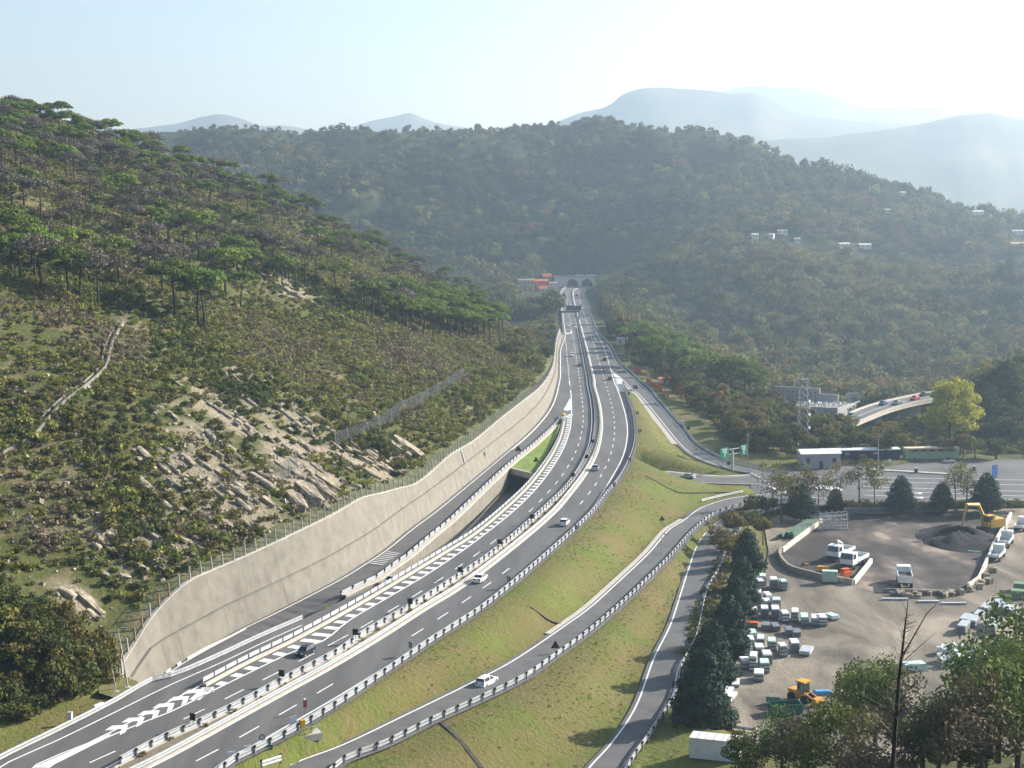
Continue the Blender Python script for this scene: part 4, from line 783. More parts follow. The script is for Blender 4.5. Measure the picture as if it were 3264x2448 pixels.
def scatter(name, label, cat, P, S, protos, idx, kind='stuff', tilt=.15, zs=None):
    """one 'stuff' object: its points carry instances of the prototypes"""
    key = tuple(m.name for m in protos); hc = SCAT.get(key)
    if hc is None:
        hc = bpy.data.collections.new('sources'); SCAT[key] = hc
        for i, m in enumerate(protos): o = bpy.data.objects.new('%s_%02d' % (m.name.split('.')[0], i), m); hc.objects.link(o)
    me_ = bpy.data.meshes.new(name); me_.from_pydata([tuple(p) for p in P], [], []); n = len(P)
    a = me_.attributes.new('sc', 'FLOAT_VECTOR', 'POINT'); zs = np.ones(n) if zs is None else zs; a.data.foreach_set('vector', np.stack([S, S, S*zs], 1).astype(np.float32).ravel())
    a = me_.attributes.new('rot', 'FLOAT_VECTOR', 'POINT'); a.data.foreach_set('vector', np.stack([rng.normal(size=n)*tilt, rng.normal(size=n)*tilt, rng.uniform(0, 6.28, n)], 1).astype(np.float32).ravel())
    a = me_.attributes.new('pick', 'INT', 'POINT'); a.data.foreach_set('value', np.asarray(idx, dtype=np.int32))
    o = obj(name, me_); tag(o, label, cat, kind=kind)
    g = bpy.data.node_groups.new(name, 'GeometryNodeTree'); g.interface.new_socket('Geometry', in_out='INPUT', socket_type='NodeSocketGeometry'); g.interface.new_socket('Geometry', in_out='OUTPUT', socket_type='NodeSocketGeometry')
    N = g.nodes; L = g.links; gi = N.new('NodeGroupInput'); go = N.new('NodeGroupOutput'); ip = N.new('GeometryNodeInstanceOnPoints'); ci = N.new('GeometryNodeCollectionInfo'); ci.inputs['Collection'].default_value = hc; ci.inputs['Separate Children'].default_value = True; ci.inputs['Reset Children'].default_value = True
    def na(nm, ty):
        x = N.new('GeometryNodeInputNamedAttribute'); x.data_type = ty; x.inputs['Name'].default_value = nm; return [q for q in x.outputs if q.enabled and q.name == 'Attribute'][0]
    L.new(gi.outputs[0], ip.inputs['Points']); L.new(ci.outputs[0], ip.inputs['Instance']); ip.inputs['Pick Instance'].default_value = True
    L.new(na('pick', 'INT'), ip.inputs['Instance Index']); L.new(na('rot', 'FLOAT_VECTOR'), ip.inputs['Rotation']); L.new(na('sc', 'FLOAT_VECTOR'), ip.inputs['Scale']); L.new(ip.outputs[0], go.inputs[0])
    md = o.modifiers.new('scatter', 'NODES'); md.node_group = g; return o
SCAT = {}
def frame_mask(P, mg=40):
    x, y = pxof(P); q = (P-CAMP)@FW; return (q > 5) & (x > -mg) & (x < 1024+mg) & (y > -mg) & (y < 768+mg*2)
def rnd_in(poly_px, n, v='W'):
    """random points of the ground inside an outline seen in the photo"""
    pp = np.array(px(v, poly_px)); lo, hi = pp.min(0), pp.max(0); out = []; k = 0
    while len(out) < n and k < n*30:
        k += 1; q = rng.uniform(lo, hi)
        if not in_poly(q[None], pp)[0]: continue
        h = hit(tuple(q), step=4.)
        if h is not None: out.append(h)
    return out

# --- umbrella pines of the left hill
lab_p = 'tall single umbrella pine with a bare trunk standing in the hillside scrub'; gr_p = 'umbrella pines on the left hillside'
lab_d = 'tall withered brown pine standing alone in the hillside scrub'; gr_d = 'withered pines on the left hillside'
taken = []
def free(p, r):
    for q in taken:
        if (q[0]-p[0])**2+(q[1]-p[1])**2 < r*r: return False
    taken.append(p); return True
for x, y, kd, s in [(820, 780, 'pine', 1.05), (985, 915, 'dead', 1.1), (1030, 930, 'pine', 1.), (520, 990, 'dead', 1.05), (1290, 1060, 'pine', 1.2), (75, 1150, 'pine', 1.25), (225, 1190, 'pine', 1.1), (270, 1290, 'dead', 1.2), (640, 1395, 'dead', 1.2), (1055, 1310, 'dead', 1.),
                    (1135, 1450, 'pine', 1.1), (1285, 1490, 'pine', 1.1), (1330, 1510, 'pine', 1.), (1460, 1300, 'pine', 1.15), (1560, 1390, 'pine', .85), (900, 1140, 'dead', .9), (270, 860, 'dead', 1.), (85, 830, 'dead', 1.), (445, 1330, 'pine', 1.05), (520, 1340, 'pine', 1.),
                    (1980, 1240, 'dead', 1.), (2050, 1230, 'dead', .9), (2180, 1290, 'pine', .9), (1640, 1100, 'dead', 1.), (1700, 1120, 'dead', 1.05), (1770, 1140, 'dead', 1.), (1840, 1150, 'dead', 1.), (1540, 1160, 'pine', .95), (970, 1220, 'dead', .9), (1010, 1190, 'dead', .85)]:
    h = hitv('A1', x, y)
    if h is not None and free(h, 1): tree(kd, h, lab_p if kd == 'pine' else lab_d, gr_p if kd == 'pine' else gr_d, s*1.08)
def grove(poly, n, pdead, smin, smax, sep, where, v='W'):
    for h in rnd_in(poly, n, v):
        if not free(h, sep): continue
        d = random.random() < pdead; tree('dead' if d else 'pine', h, ('bare brown withered pine ' if d else 'green flat-crowned umbrella pine ')+where, ('withered pines ' if d else 'umbrella pines ')+where, random.uniform(smin, smax))
grove([(0, 245), (250, 318), (500, 402), (690, 468), (700, 490), (500, 440), (250, 365), (0, 290)], 110, .22, .75, 1.0, 3.8, 'on the crest of the left hill against the sky')
grove([(0, 290), (250, 365), (480, 440), (700, 490), (860, 575), (1000, 650), (960, 665), (700, 560), (480, 510), (200, 450), (0, 380)], 100, .55, .72, 1.0, 4.8, 'in the belt just below the left hill crest')
grove([(0, 380), (200, 450), (480, 520), (700, 590), (700, 640), (560, 620), (420, 640), (200, 640), (0, 600)], 46, .6, .8, 1.1, 6., 'scattered in the scrub midway up the left hill')
grove([(860, 660), (960, 660), (1060, 690), (1120, 715), (1110, 740), (1000, 745), (900, 728)], 60, .04, .9, 1.1, 3., 'in the dense grove above the far end of the wall')
grove([(740, 640), (860, 660), (890, 720), (800, 690)], 18, .5, .85, 1.05, 4., 'beside the dense grove on the left hill')
grove([(700, 500), (860, 520), (1000, 590), (1130, 690), (1090, 690), (900, 600), (720, 540)], 34, .2, .8, 1., 4.5, 'on the spur falling towards the motorway')
# knoll right of the motorway
lab_k = 'green umbrella pine on the wooded knoll beside the entry road'; gr_k = 'pines on the knoll beside the entry road'
for h in rnd_in([(1300, 735), (1390, 745), (1480, 770), (1560, 810), (1650, 860), (1620, 880), (1500, 840), (1390, 800), (1340, 775)], 80):
    if free(h, 3.4) and plan_dist(h[None], L_RM1b)[0][0] > -400 and h[0] > f_RCd(h[1])+14: tree('pine', h, lab_k, gr_k, random.uniform(1.0, 1.35))
kinds = ['olive', 'broad', 'rust']
for h in rnd_in([(1300, 700), (1340, 745), (1420, 800), (1420, 840), (1500, 880), (1560, 930), (1620, 960), (1700, 980), (1700, 900), (1640, 850), (1520, 800), (1400, 770)], 210)+rnd_in([(1560, 930), (1700, 900), (1800, 930), (1980, 985), (2212, 985), (2212, 1000), (1700, 985), (1600, 975)], 120):
    if free(h, 2.7) and not in_poly(h[None, :2], PLZ)[0] and abs(plan_dist(h[None], L_RM1b)[0][0]) > 9 and h[0] > f_RCd(h[1])+13:
        kd = random.choices(kinds, (5, 5, 1.))[0]; tree(kd, h, {'olive': 'yellowish green tree in the autumn thicket beyond the entry road', 'broad': 'dark green leafy tree in the thicket beyond the entry road', 'rust': 'rust coloured autumn tree in the thicket beyond the entry road'}[kd], {'olive': 'yellowing trees beyond the entry road', 'broad': 'green trees beyond the entry road', 'rust': 'rusty autumn trees beyond the entry road'}[kd], random.uniform(.6, 1.05))
sx, sy = np.meshgrid(np.arange(30, 190, 2.2), np.arange(430, 900, 2.2)); Q = np.stack([sx.ravel(), sy.ravel()], 1)+rng.uniform(-1, 1, (sx.size, 2)); d1 = plan_dist(Q, L_RM1b)[0]; d2 = Q[:, 0]-f_RCd(Q[:, 1])
Q = Q[(np.where(Q[:, 1] < 640, (d1 < -11) & (d2 > 26), d2 > 16)) & ~in_poly(Q, PLZ) & (Q[:, 1] > 440)]; Z3 = np.c_[Q, gz(Q[:, 0], Q[:, 1])-.1]; Z3 = Z3[frame_mask(Z3)]; Z3 = Z3[[vis(p+[0, 0, 2.], 2.) for p in Z3]]; Z3 = Z3[~in_poly(Z3[:, :2], PLZ)]
scatter('undergrowth', 'rough bushes and undergrowth between the entry road and the valley', 'undergrowth', Z3, rng.uniform(.9, 2.1, len(Z3)), SHR+SHD+SHO+SHK, rng.choice([0, 1, 2, 3, 6, 8, 9, 10, 11, 12, 13], len(Z3)))
# bushes and trees above the far end of the wall, and at the bottom left
for h in rnd_in([(1120, 640), (1190, 690), (1195, 800), (1150, 830), (1080, 770), (1100, 740)], 46)+rnd_in([(1000, 608), (1110, 655), (1195, 668), (1195, 690), (1120, 672)], 45):
    if free(h, 2.4) and h[0] < f_out(h[1])-6: kd = random.choices(kinds, (5, 3, 1))[0]; tree(kd, h, {'olive': 'yellowish bushy tree on the slope above the far end of the wall', 'broad': 'green bushy tree on the slope above the far end of the wall', 'rust': 'rusty bushy tree on the slope above the far end of the wall'}[kd], {'olive': 'yellowing bushes above the wall', 'broad': 'green bushes above the wall', 'rust': 'rusty bushes above the wall'}[kd], random.uniform(.7, 1.1), name='bush')
for h in rnd_in([(0, 1330), (120, 1330), (230, 1420), (220, 1480), (120, 1570), (0, 1640)], 190):
    if free(h, 1.5) and plan_dist(h[None], L_TRb)[0][0] > 6.5: kd = random.choice(['broad', 'broad', 'olive']); tree(kd, h, {'olive': 'big yellow green bush at the foot of the slope beside the lamp post', 'broad': 'dark green bush at the foot of the slope beside the lamp post'}[kd], {'olive': 'yellow green bushes at the slope foot', 'broad': 'dark green bushes at the slope foot'}[kd], random.uniform(.55, .85), name='bush')

# --- scrub on the left hill
xs_, ys_ = np.meshgrid(np.arange(-330, 40, 1.75), np.arange(150, 960, 1.75)); Q = np.stack([xs_.ravel(), ys_.ravel()], 1); Q += rng.uniform(-.85, .85, Q.shape)
dd, _z = plan_dist(Q, L_out if False else np.r_[L_out[:80], L_wb[25:], [V('W', 60, 1640), V('W', -120, 1730)]])
dd = np.where(Q[:, 1] > 520, f_out(Q[:, 1])-Q[:, 0], dd); dtq = plan_dist(Q, L_wt)[0]
m_ = (dd > 6) & ((dtq > 1.1) | (np.abs(dtq) > 22) | (Q[:, 1] < 204)) & ((Q[:, 1] > 222) | (dd > 10))
Q = Q[m_]; Z3 = np.c_[Q, gz(Q[:, 0], Q[:, 1])-.1]; Z3 = Z3[frame_mask(Z3)]
iu = np.clip(np.searchsorted(GX, Z3[:, 0]), 0, nx-1); iv = np.clip(np.searchsorted(GY, Z3[:, 1]), 0, ny-1); rk = (rock*hill_side).reshape(ny, nx)[iv, iu]
dens = fbm(Z3[:, :2], 22, 11, 4)+.5; keep = rng.random(len(Z3)) < np.clip(.34+dens*1.1-rk*.62, .05, 1)
depth = (Z3-CAMP)@FW; keep &= rng.random(len(Z3)) < np.clip(520/depth, .35, 1); vz = np.array([vis(p+[0, 0, 1.5], 2.) for p in Z3[keep]]); Z3 = Z3[keep][vz]; dens = dens[keep][vz]
tone = fbm(Z3[:, :2], 30, 23, 4)+rng.normal(size=len(Z3))*.22; prots = SHR+SHD+SHO+SHK
idx = np.where(tone > .27, rng.integers(5, 8, len(Z3)), np.where(tone < -.2, rng.integers(11, 14, len(Z3)), np.where(rng.random(len(Z3)) < .2, rng.integers(8, 11, len(Z3)), rng.integers(0, 5, len(Z3)))))
scatter('scrub', 'low green and brown scrub covering the left hillside', 'scrub', Z3, rng.uniform(.7, 1.55, len(Z3))*(1+.9*np.clip(dens-.55, 0, .5)), prots, idx)
HSP = [hitv('A3', x, y) for x, y in [(645, 905), (575, 930), (465, 930), (740, 958), (1040, 990), (1175, 995), (1420, 655), (1800, 745), (1905, 778), (1950, 842), (1640, 877), (2165, 905), (2150, 1005), (1310, 768)]]
# --- the wood on the central hill and the valley sides
xs_, ys_ = np.meshgrid(np.arange(-620, 760, 6.2), np.arange(560, 1800, 6.2)); Q = np.stack([xs_.ravel(), ys_.ravel()], 1)+rng.uniform(-3, 3, (xs_.size, 2))
rd = np.abs(plan_dist(Q, L_RCd)[0]); left = plan_dist(Q, L_RCd)[0] > 0
m_ = (rd > np.where(left, 20, 15.)) & ~((Q[:, 1] < 960) & left) & ~((Q[:, 1] < 700) & (Q[:, 0] < 150)) & ~((Q[:, 1] < 760) & (rd < 45))
Q = Q[m_]; Z3 = np.c_[Q, gz(Q[:, 0], Q[:, 1])-.8]; Z3 = Z3[frame_mask(Z3, 60)]; wx, wy = pxof(Z3+[0, 0, 16.]); wx = (wx*3.1875-1580)/.24593; wy = (wy*3.1875-840)/.24593; Z3 = Z3[~((wx > 215) & (wx < 1340) & (wy > 60) & (wy < np.where(wx < 830, 350, 335)) & (Z3[:, 1] < 1352))]; hx = np.array([h for h in HSP if h is not None]); Z3 = Z3[[not np.any((np.abs(hx[:, 0]-p[0]) < 13) & (p[1]-hx[:, 1] < 8) & (p[1]-hx[:, 1] > -42)) for p in Z3]]; den = fbm(Z3[:, :2], 90, 31, 4)
Z3 = Z3[(rng.random(len(Z3)) < np.clip(.93+den*1.2-np.clip((Z3[:, 2]-120)/40, 0, .3), .2, 1))]
rk2 = rock.reshape(ny, nx)[np.clip(np.searchsorted(GY, Z3[:, 1]), 0, ny-1), np.clip(np.searchsorted(GX, Z3[:, 0]), 0, nx-1)]; Z3 = Z3[rng.random(len(Z3)) > rk2*1.05]
Z3 = Z3[[vis(p+[0, 0, 6], 4.) for p in Z3]]; den_ = fbm(Z3[:, :2], 60, 91, 3)
ton = fbm(Z3[:, :2], 120, 41, 3)+rng.normal(size=len(Z3))*.2; rt_ = np.clip((Z3[:, 0]-60)/400, 0, .5)
idx = np.where(rng.random(len(Z3)) < .02+rt_*.07, 8, np.where(ton+rt_*.6 > .25, rng.integers(5, 7, len(Z3)), np.where(rng.random(len(Z3)) < .12, 7, rng.integers(0, 5, len(Z3)))))
sc_ = rng.uniform(.6, 1.9, len(Z3))*(1+.35*np.clip(den_[:], -.5, .6))*np.clip(1.05-np.clip((Z3[:, 2]-110)/90, 0, .5), .5, 1.05)*np.where(rng.random(len(Z3)) < .06, 1.35, 1)
# the largest-looking of them are trees of their own
px_size = sc_/((Z3-CAMP)@FW); order = np.argsort(-px_size); ind = order[:150]; rest = order[150:]
scatter('woodland', 'dense mixed wood covering the hill above the tunnel and the valley sides', 'woodland', Z3[rest], sc_[rest], FART, idx[rest], tilt=.08, zs=rng.uniform(.85, 1.3, len(rest)))
for i in ind:
    k = int(idx[i]); nm = 'dark green' if k < 5 else ('yellowish' if k < 7 else ('bright green' if k == 7 else 'rust coloured'))
    o = obj('broadleaf_tree', FART[k], None, None, tuple(Z3[i]), random.uniform(0, 6.28), float(sc_[i])); o.name = 'deciduous_tree'; tag(o, '%s tree in the hazy wood on the slopes across the valley' % nm, 'tree', '%s trees across the valley' % nm)
# trees standing on the skyline
for x, y, s, kd in [(550, 285, 1.3, 0), (740, 277, 1.1, 1), (1020, 272, 1., 2), (1285, 270, .9, 0), (1330, 268, .9, 3), (660, 292, .9, 2), (830, 292, .8, 1), (920, 285, .8, 3), (1180, 262, .9, 4), (1465, 280, .7, 1), (440, 288, .8, 2), (1375, 264, 1.2, 0), (250, 288, .8, 1)]:
    h = hitv('W', x, y+4)
    if h is not None: tag(obj('broadleaf_tree', FART[kd], None, None, tuple(h), random.uniform(0, 6), s*1.25), 'lone tree standing on the skyline of the hill above the tunnel', 'tree', 'trees on the skyline of the hill')
for x, y, s in [(1723, 345, .55), (1755, 352, .62), (1963, 432, .9)]:
    h = hitv('W', x, y)
    if h is not None: tree('cypress', h, 'dark narrow cypress on the right shoulder of the far hill', 'cypresses on the far hill', s*1.5)
h = hitv('W', 1675, 326)
if h is not None: tree('pine', h, 'leaning umbrella pine on the bare right shoulder of the far hill', None, 1.15).rotation_euler = (0, R(18), 0)
h = hitv('W', 1810, 372)
if h is not None: tree('pine', h, 'low spreading pine on the far hill ridge below the cypresses', None, 1.0)
# bushes on the dark hill behind the viaduct end
for h in rnd_in([(2212, 790), (2120, 838), (2055, 880), (2040, 940), (2212, 960)], 170):
    if free(h, 2.6): tree('broad', h, 'dark bushy tree on the shaded hill behind the viaduct end', 'trees on the shaded hill by the viaduct', random.uniform(.6, 1.))
# yellow tree, yard conifers, plaza conifers, thin trees
h = at(px('A6', [(1735, 905)])[0], 446.); h[2] = gz(h[0], h[1]); tree('yellow', (h[0], h[1], -8.5), 'large bright yellow autumn tree behind the toll plaza', s=1.15)
for i, (x, y, hpx) in enumerate([(420, 400, 185), (390, 560, 170), (350, 700, 180), (300, 920, 240), (190, 1110, 260), (130, 1400, 330)]):
    b_ = V('A9', x, y, YZ-.2); s = hpx*.49186/3.1875/(F/((b_-CAMP)@FW))/10.*1.6; tree('cedar', b_, ['dense blue green conifer at the bend of the service road', 'blue green conifer second from the bend of the service road', 'blue green conifer in the middle of the row beside the stacked rail bundles', 'wide blue green conifer beside the stacked bundles', 'bushy blue green conifer near the silver profiles', 'largest blue green conifer beside the white site container'][i], 'row of conifers between service road and yard', s, sz=s*1.)
for i, (x, y, hpx) in enumerate([(765, 1320, 230), (990, 1255, 130), (1415, 1262, 215), (1680, 1268, 180), (1970, 1270, 240)]):
    b_ = V('A6', x, y, -7.6); s = hpx*.49186/3.1875/(F/((b_-CAMP)@FW))/10.; o = tree('egg', b_, ['dark conifer by the gravel track at the plaza edge', 'small dark conifer beside the plaza edge', 'round dark conifer at the plaza edge behind the spoil yard', 'brownish pointed conifer at the plaza edge behind the spoil yard', 'broad dark conifer beside the excavator'][i], 'conifers along the plaza edge', s, sz=s); o.scale = (s*1.05, s*1.05, s)
for i, (x, y, s) in enumerate([(590, 1290, 1.0), (800, 1275, .95), (880, 1290, .8), (1010, 1250, .9), (1145, 1250, 1.05), (1245, 1255, .9), (1770, 1265, .95), (1840, 1268, .9), (700, 1280, .8), (640, 1330, 1.)]):
    b_ = V('A6', x, y, -7.7); tree('sparse', b_, 'thin nearly leafless young tree along the edge of the toll plaza', 'thin young trees along the plaza edge', s*1.45)
for x, y, s, kd in [(330, 1480, .85, 'olive'), (420, 1440, .8, 'olive'), (520, 1480, .7, 'olive'), (250, 1560, .8, 'olive'), (350, 1560, .75, 'rust'), (470, 1330, .8, 'olive'), (560, 1340, .75, 'broad'), (300, 1620, .7, 'olive')]:
    b_ = V('A6', x, y, -7.8); tree(kd, b_, {'olive': 'straw coloured leafy tree beside the bend of the service road', 'rust': 'rusty brown tree beside the bend of the service road', 'broad': 'green tree beside the gravel track at the plaza edge'}[kd], {'olive': 'straw coloured trees at the bend of the service road'}.get(kd), s)
# hedge of brown and green bushes under the conifers
hp = [V('A9', x+random.uniform(-40, 30), y, -7.8) for x, y in zip(np.linspace(300, 20, 60), np.linspace(300, 1400, 60))]+[V('A9', x+random.uniform(-50, 50), y, -7.8) for x, y in zip(np.linspace(230, 60, 60), np.linspace(350, 1000, 60))]+[V('A6', x, 1245+random.uniform(-6, 10), -7.3) for x in np.linspace(1000, 2200, 70)]
hp = np.array(hp); scatter('hedge', 'brownish hedge and weeds under the conifer row and along the plaza edge', 'hedge', hp, rng.uniform(.9, 1.8, len(hp)), prots, rng.choice([0, 1, 5, 6, 8, 9, 11], len(hp)))

tx, ty = np.meshgrid(np.arange(-60, 60, 1.5), np.arange(150, 440, 1.5)); Q = np.stack([tx.ravel(), ty.ravel()], 1)+rng.uniform(-.7, .7, (tx.size, 2)); gmask = grass.reshape(ny, nx)[np.clip(np.searchsorted(GY, Q[:, 1]), 0, ny-1), np.clip(np.searchsorted(GX, Q[:, 0]), 0, nx-1)]
Q = Q[(gmask > .5) & (rng.random(len(Q)) < np.clip(.45+fbm(Q, 9, 77, 3)*1.6, .05, 1))]
for A_, B_ in ((L_med, L_RCb), (L_RM2l, L_RM2r), (L_NRl, L_NRr), (L_RM1l, L_RM1b), (L_UPt, L_UPb), (L_R1l, L_R1r2), (L_TRb, L_LCl), (L_LCl, L_med)): Q = Q[~in_poly(Q, strip_poly(resample(A_, n=60), resample(B_, n=60)))]
for L_ in (L_RCb, L_RM2l, L_RM2b, L_NRl, L_NRr, L_TRb): Q = Q[np.abs(plan_dist(Q, L_)[0]) > 1.3]
Z3 = np.c_[Q, gz(Q[:, 0], Q[:, 1])-.04]; Z3 = Z3[frame_mask(Z3, 5)]
f_tuft = foliage('grass_tuft', [(.13, .135, .035), (.19, .175, .06), (.24, .20, .09)], rnd=.3); TF = [mk_shrub(f_tuft, 40, .16, 3)(np.random.default_rng(300+i)) for i in range(3)]
scatter('grass_tufts', 'coarse grass tufts on the green road banks', 'grass', Z3, rng.uniform(.22, .55, len(Z3)), TF, rng.integers(0, 3, len(Z3)), zs=np.full(len(Z3), .6))
# ---------------------------------------------------------------- rocks, channel, nets on the slope
rockm = mat('limestone', [(.38, .32, .23), (.30, .255, .185), (.22, .19, .14), (.15, .13, .10)], .9, .9, .06, detail=8, bscale=4)
def rock_mesh(L_, w_, h_, seed):
    rs = np.random.default_rng(seed); bm = bmesh.new(); bmesh.ops.create_cube(bm, size=1); bmesh.ops.subdivide_edges(bm, edges=bm.edges[:], cuts=2, use_grid_fill=True)
    for v in bm.verts:
        c = v.co; k = 1-.28*max(abs(c.x)*2, 0)**3*abs(c.y)*2; v.co = Vector((c.x*L_*(1+rs.normal()*.05), c.y*w_*k*(1+rs.normal()*.16), c.z*h_*(1+rs.normal()*.18)+rs.normal()*.05*h_))
    bmesh.ops.triangulate(bm, faces=bm.faces[:]); me_ = bpy.data.meshes.new('rock_slab'); bm.to_mesh(me_); bm.free(); me_.materials.append(rockm); return me_
ROCKS = [rock_mesh(1, 1, 1, i) for i in range(7)]
def rock_slab(v, a, b, w_, h_, label='pale limestone slab jutting from the cut slope above the retaining wall'):
    p, q = hitv(v, *a), hitv(v, *b)
    if p is None or q is None: return
    d = q-p; L_ = np.linalg.norm(d)
    if L_ > 30: return
    o = obj('rock_slab', ROCKS[random.randrange(7)], None, None, tuple((p+q)/2+[0, 0, h_*.12])); o.rotation_euler = Vector(d).to_track_quat('X', 'Z').to_euler(); o.scale = (L_*1.05, w_, h_); tag(o, label, 'rock', 'limestone slabs on the cut slope')
for a, b, w_, h_ in [((895, 880), (965, 950), 1.6, 1.2), ((870, 1060), (1000, 1180), 1.5, 1.4), ((1000, 1190), (1110, 1275), 1.2, 1.1), ((880, 1360), (1020, 1460), 1.2, 1.1), ((990, 1350), (1135, 1445), 1.3, 1.2), ((1090, 1080), (1175, 1135), 1.2, .9), ((1120, 1240), (1240, 1325), 1.3, 1.1), ((1340, 770), (1400, 840), 1.4, 1.3), ((1395, 825), (1525, 895), 1.2, .9),
                     ((1340, 870), (1445, 935), 1.1, .9), ((1630, 1050), (1800, 1160), 1.4, 1.2), ((1640, 1015), (1760, 1080), 1., .9), ((1900, 1030), (1985, 1085), 1.8, 1.2), ((2010, 1090), (2190, 1230), 1.8, 1.5), ((2050, 1050), (2200, 1150), 1.2, 1.), ((1500, 1130), (1605, 1205), 1.5, 1.2), ((1930, 1130), (2090, 1250), 3., 2.6), ((1870, 1180), (1990, 1290), 2.4, 2.), ((1420, 1330), (1505, 1395), 1.3, 1.),
                     ((1480, 500), (1600, 560), 1.5, 1.), ((1560, 530), (1680, 620), 1., .8), ((1720, 560), (1850, 650), 1.2, .8), ((1850, 650), (1960, 740), 1.2, .8), ((1010, 960), (1100, 1040), 1., .9), ((1540, 1220), (1640, 1300), 1.6, 1.4), ((1240, 1060), (1320, 1120), 1., .8), ((1180, 920), (1260, 990), 1.1, .9), ((1060, 850), (1120, 900), 1., .9), ((1290, 960), (1380, 1020), 1., .8), ((1700, 1200), (1780, 1260), 1.3, 1.1), ((1600, 900), (1700, 960), .9, .7), ((1440, 980), (1560, 1060), 1., .9)]: rock_slab('A4', a, b, w_, h_)
for a, b, w_, h_ in [((860, 200), (900, 265), 1.2, 1.2), ((900, 230), (1060, 380), 1.3, 1.2), ((500, 530), (665, 680), 1.6, 1.2), ((390, 510), (485, 565), 1.6, 1.2), ((770, 420), (845, 440), 1.4, 1.), ((560, 650), (640, 700), 1.4, 1.), ((950, 300), (1080, 400), 1.1, 1.), ((700, 240), (790, 300), 1.1, .9), ((600, 380), (700, 420), 1., .8)]: rock_slab('A7', a, b, w_, h_)
for a, b, w_, h_ in [((340, 830), (505, 950), 3.6, 2.6), ((300, 840), (440, 940), 2., 1.8), ((20, 880), (120, 920), 2., 1.4), ((100, 930), (200, 980), 1.8, 1.2), ((190, 970), (320, 1030), 1.6, 1.2), ((40, 960), (140, 1040), 1.6, 1.2), ((150, 1020), (250, 1070), 1.3, 1.), ((0, 1090), (120, 1130), 1.2, 1.)]: rock_slab('A5', a, b, w_, h_)
for a, b, w_, h_ in [((1680, 1170), (1790, 1240), 1.8, 1.4), ((1810, 1250), (1920, 1310), 2., 1.6), ((1730, 1330), (1830, 1370), 1.2, 1.), ((1880, 1290), (1960, 1330), 1.2, 1.)]: rock_slab('A1', a, b, w_, h_, 'pale limestone ledge between the pines on the upper slope')
for k in range(150):
    cx_, cy_, rx_, ry_, an_ = random.choice([(470, 1040, 170, 80, 38), (640, 1000, 100, 60, 40), (480, 890, 120, 22, 38), (620, 890, 140, 40, 32), (790, 1000, 100, 36, 25), (260, 1170, 110, 50, 25), (400, 1150, 110, 50, 35), (690, 1070, 50, 30, 40)])
    u_, v_ = random.gauss(0, .45)*rx_, random.gauss(0, .45)*ry_; a_ = R(an_); x_, y_ = cx_+u_*math.cos(a_)-v_*math.sin(a_), cy_+u_*math.sin(a_)+v_*math.cos(a_); l_ = random.uniform(8, 34); h0 = hitv('W', x_, y_)
    if h0 is None or plan_dist(h0[None], L_wt)[0][0] < 3.5: continue
    rock_slab('W', (x_, y_), (x_+l_*math.cos(R(38)), y_+l_*math.sin(R(38))), random.uniform(.5, 1.2), random.uniform(.5, 1.1))
pts_ = [h for h in [hit(tuple(q), step=3.) for q in np.c_[rng.uniform(0, 330, 330), rng.uniform(360, 640, 330)]] if h is not None and h[0] < f_out(h[1])-12 and plan_dist(h[None], L_wt)[0][0] > 3]
pts_ += [h for k in range(420) for h in [hit((rng.uniform(150, 440), rng.uniform(400, 560)), step=3.)] if h is not None and plan_dist(h[None], L_wt)[0][0] > 3 and h[1] < 600]
pts_ = np.array(pts_); scatter('loose_stones', 'loose pale stones and rubble scattered over the cut slope', 'stones', pts_, rng.uniform(.25, 1.1, len(pts_)), ROCKS, rng.integers(0, 7, len(pts_)), tilt=.5, zs=rng.uniform(.5, .9, len(pts_)))
# concrete drainage channel down the slope
ch = [hit(tuple(p)) for p in catmull(px('A4', [(0, 915), (120, 852), (230, 770), (280, 705), (330, 650), (400, 580), (480, 520), (560, 460), (640, 385), (672, 345), (692, 260), (722, 170), (782, 65)]), 40)]
ch = resample(np.array([c for c in ch if c is not None]), step=2.); ch[:, 2] += .05
cc = empty('drainage_channel', tuple(ch[len(ch)//2]), 'long pale concrete drainage channel running down the scrub slope', 'drain')
for nm, prof in (('channel_wall', [(-.75, -.6), (-.75, .7), (-.45, .7), (-.45, -.6)]), ('channel_wall', [(.45, -.6), (.45, .7), (.8, .7), (.8, -.6)]), ('channel_bed', [(-.45, -.6), (-.45, .1), (.45, .1), (.45, -.6)])): world_under(MB().sweep(ch, prof).build(nm, conc), cc)
# rockfall net fence
def net_fence(v, pts, hgt, label, step=.42, n=22, name='rockfall_fence', m=None):
    P = [hitv(v, *p) for p in pts]; P = np.array([p for p in P if p is not None]); Q = resample(P, step=.8); root = empty(name, tuple(Q[len(Q)//2]), label, 'fence'); pole = MB(); pole.tube([(0, 0, -.5), (-.3, 0, hgt)], .09, 6); pmh = pole.mesh('post', galv)
    for p in P: o = obj('post', pmh, None, root); o.location = Vector(p)-root.location
    b = MB(); sg = .022
    for k in range(int(hgt/step)+1): b.sweep(Q+[0, 0, k*step+.05], [(-sg, -sg), (-sg, sg), (sg, sg), (sg, -sg)], caps=False)
    for q in resample(Q, step=step): b.box((q[0], q[1], q[2]+hgt/2), (sg*1.6, sg*1.6, hgt))
    world_under(b.build('netting', m or galvd), root); return root
net_fence('A5', [(-30, 870), (50, 838), (180, 790), (255, 750), (330, 700), (410, 645), (490, 608), (565, 565), (635, 525), (705, 482), (795, 425)], 3.4, 'grey rockfall net fence with steel posts crossing the scrub slope')
net_fence('A4', [(1832, 1075), (1880, 1040), (1928, 1010)], 3.6, 'short end of rockfall netting draped over the rock nose')
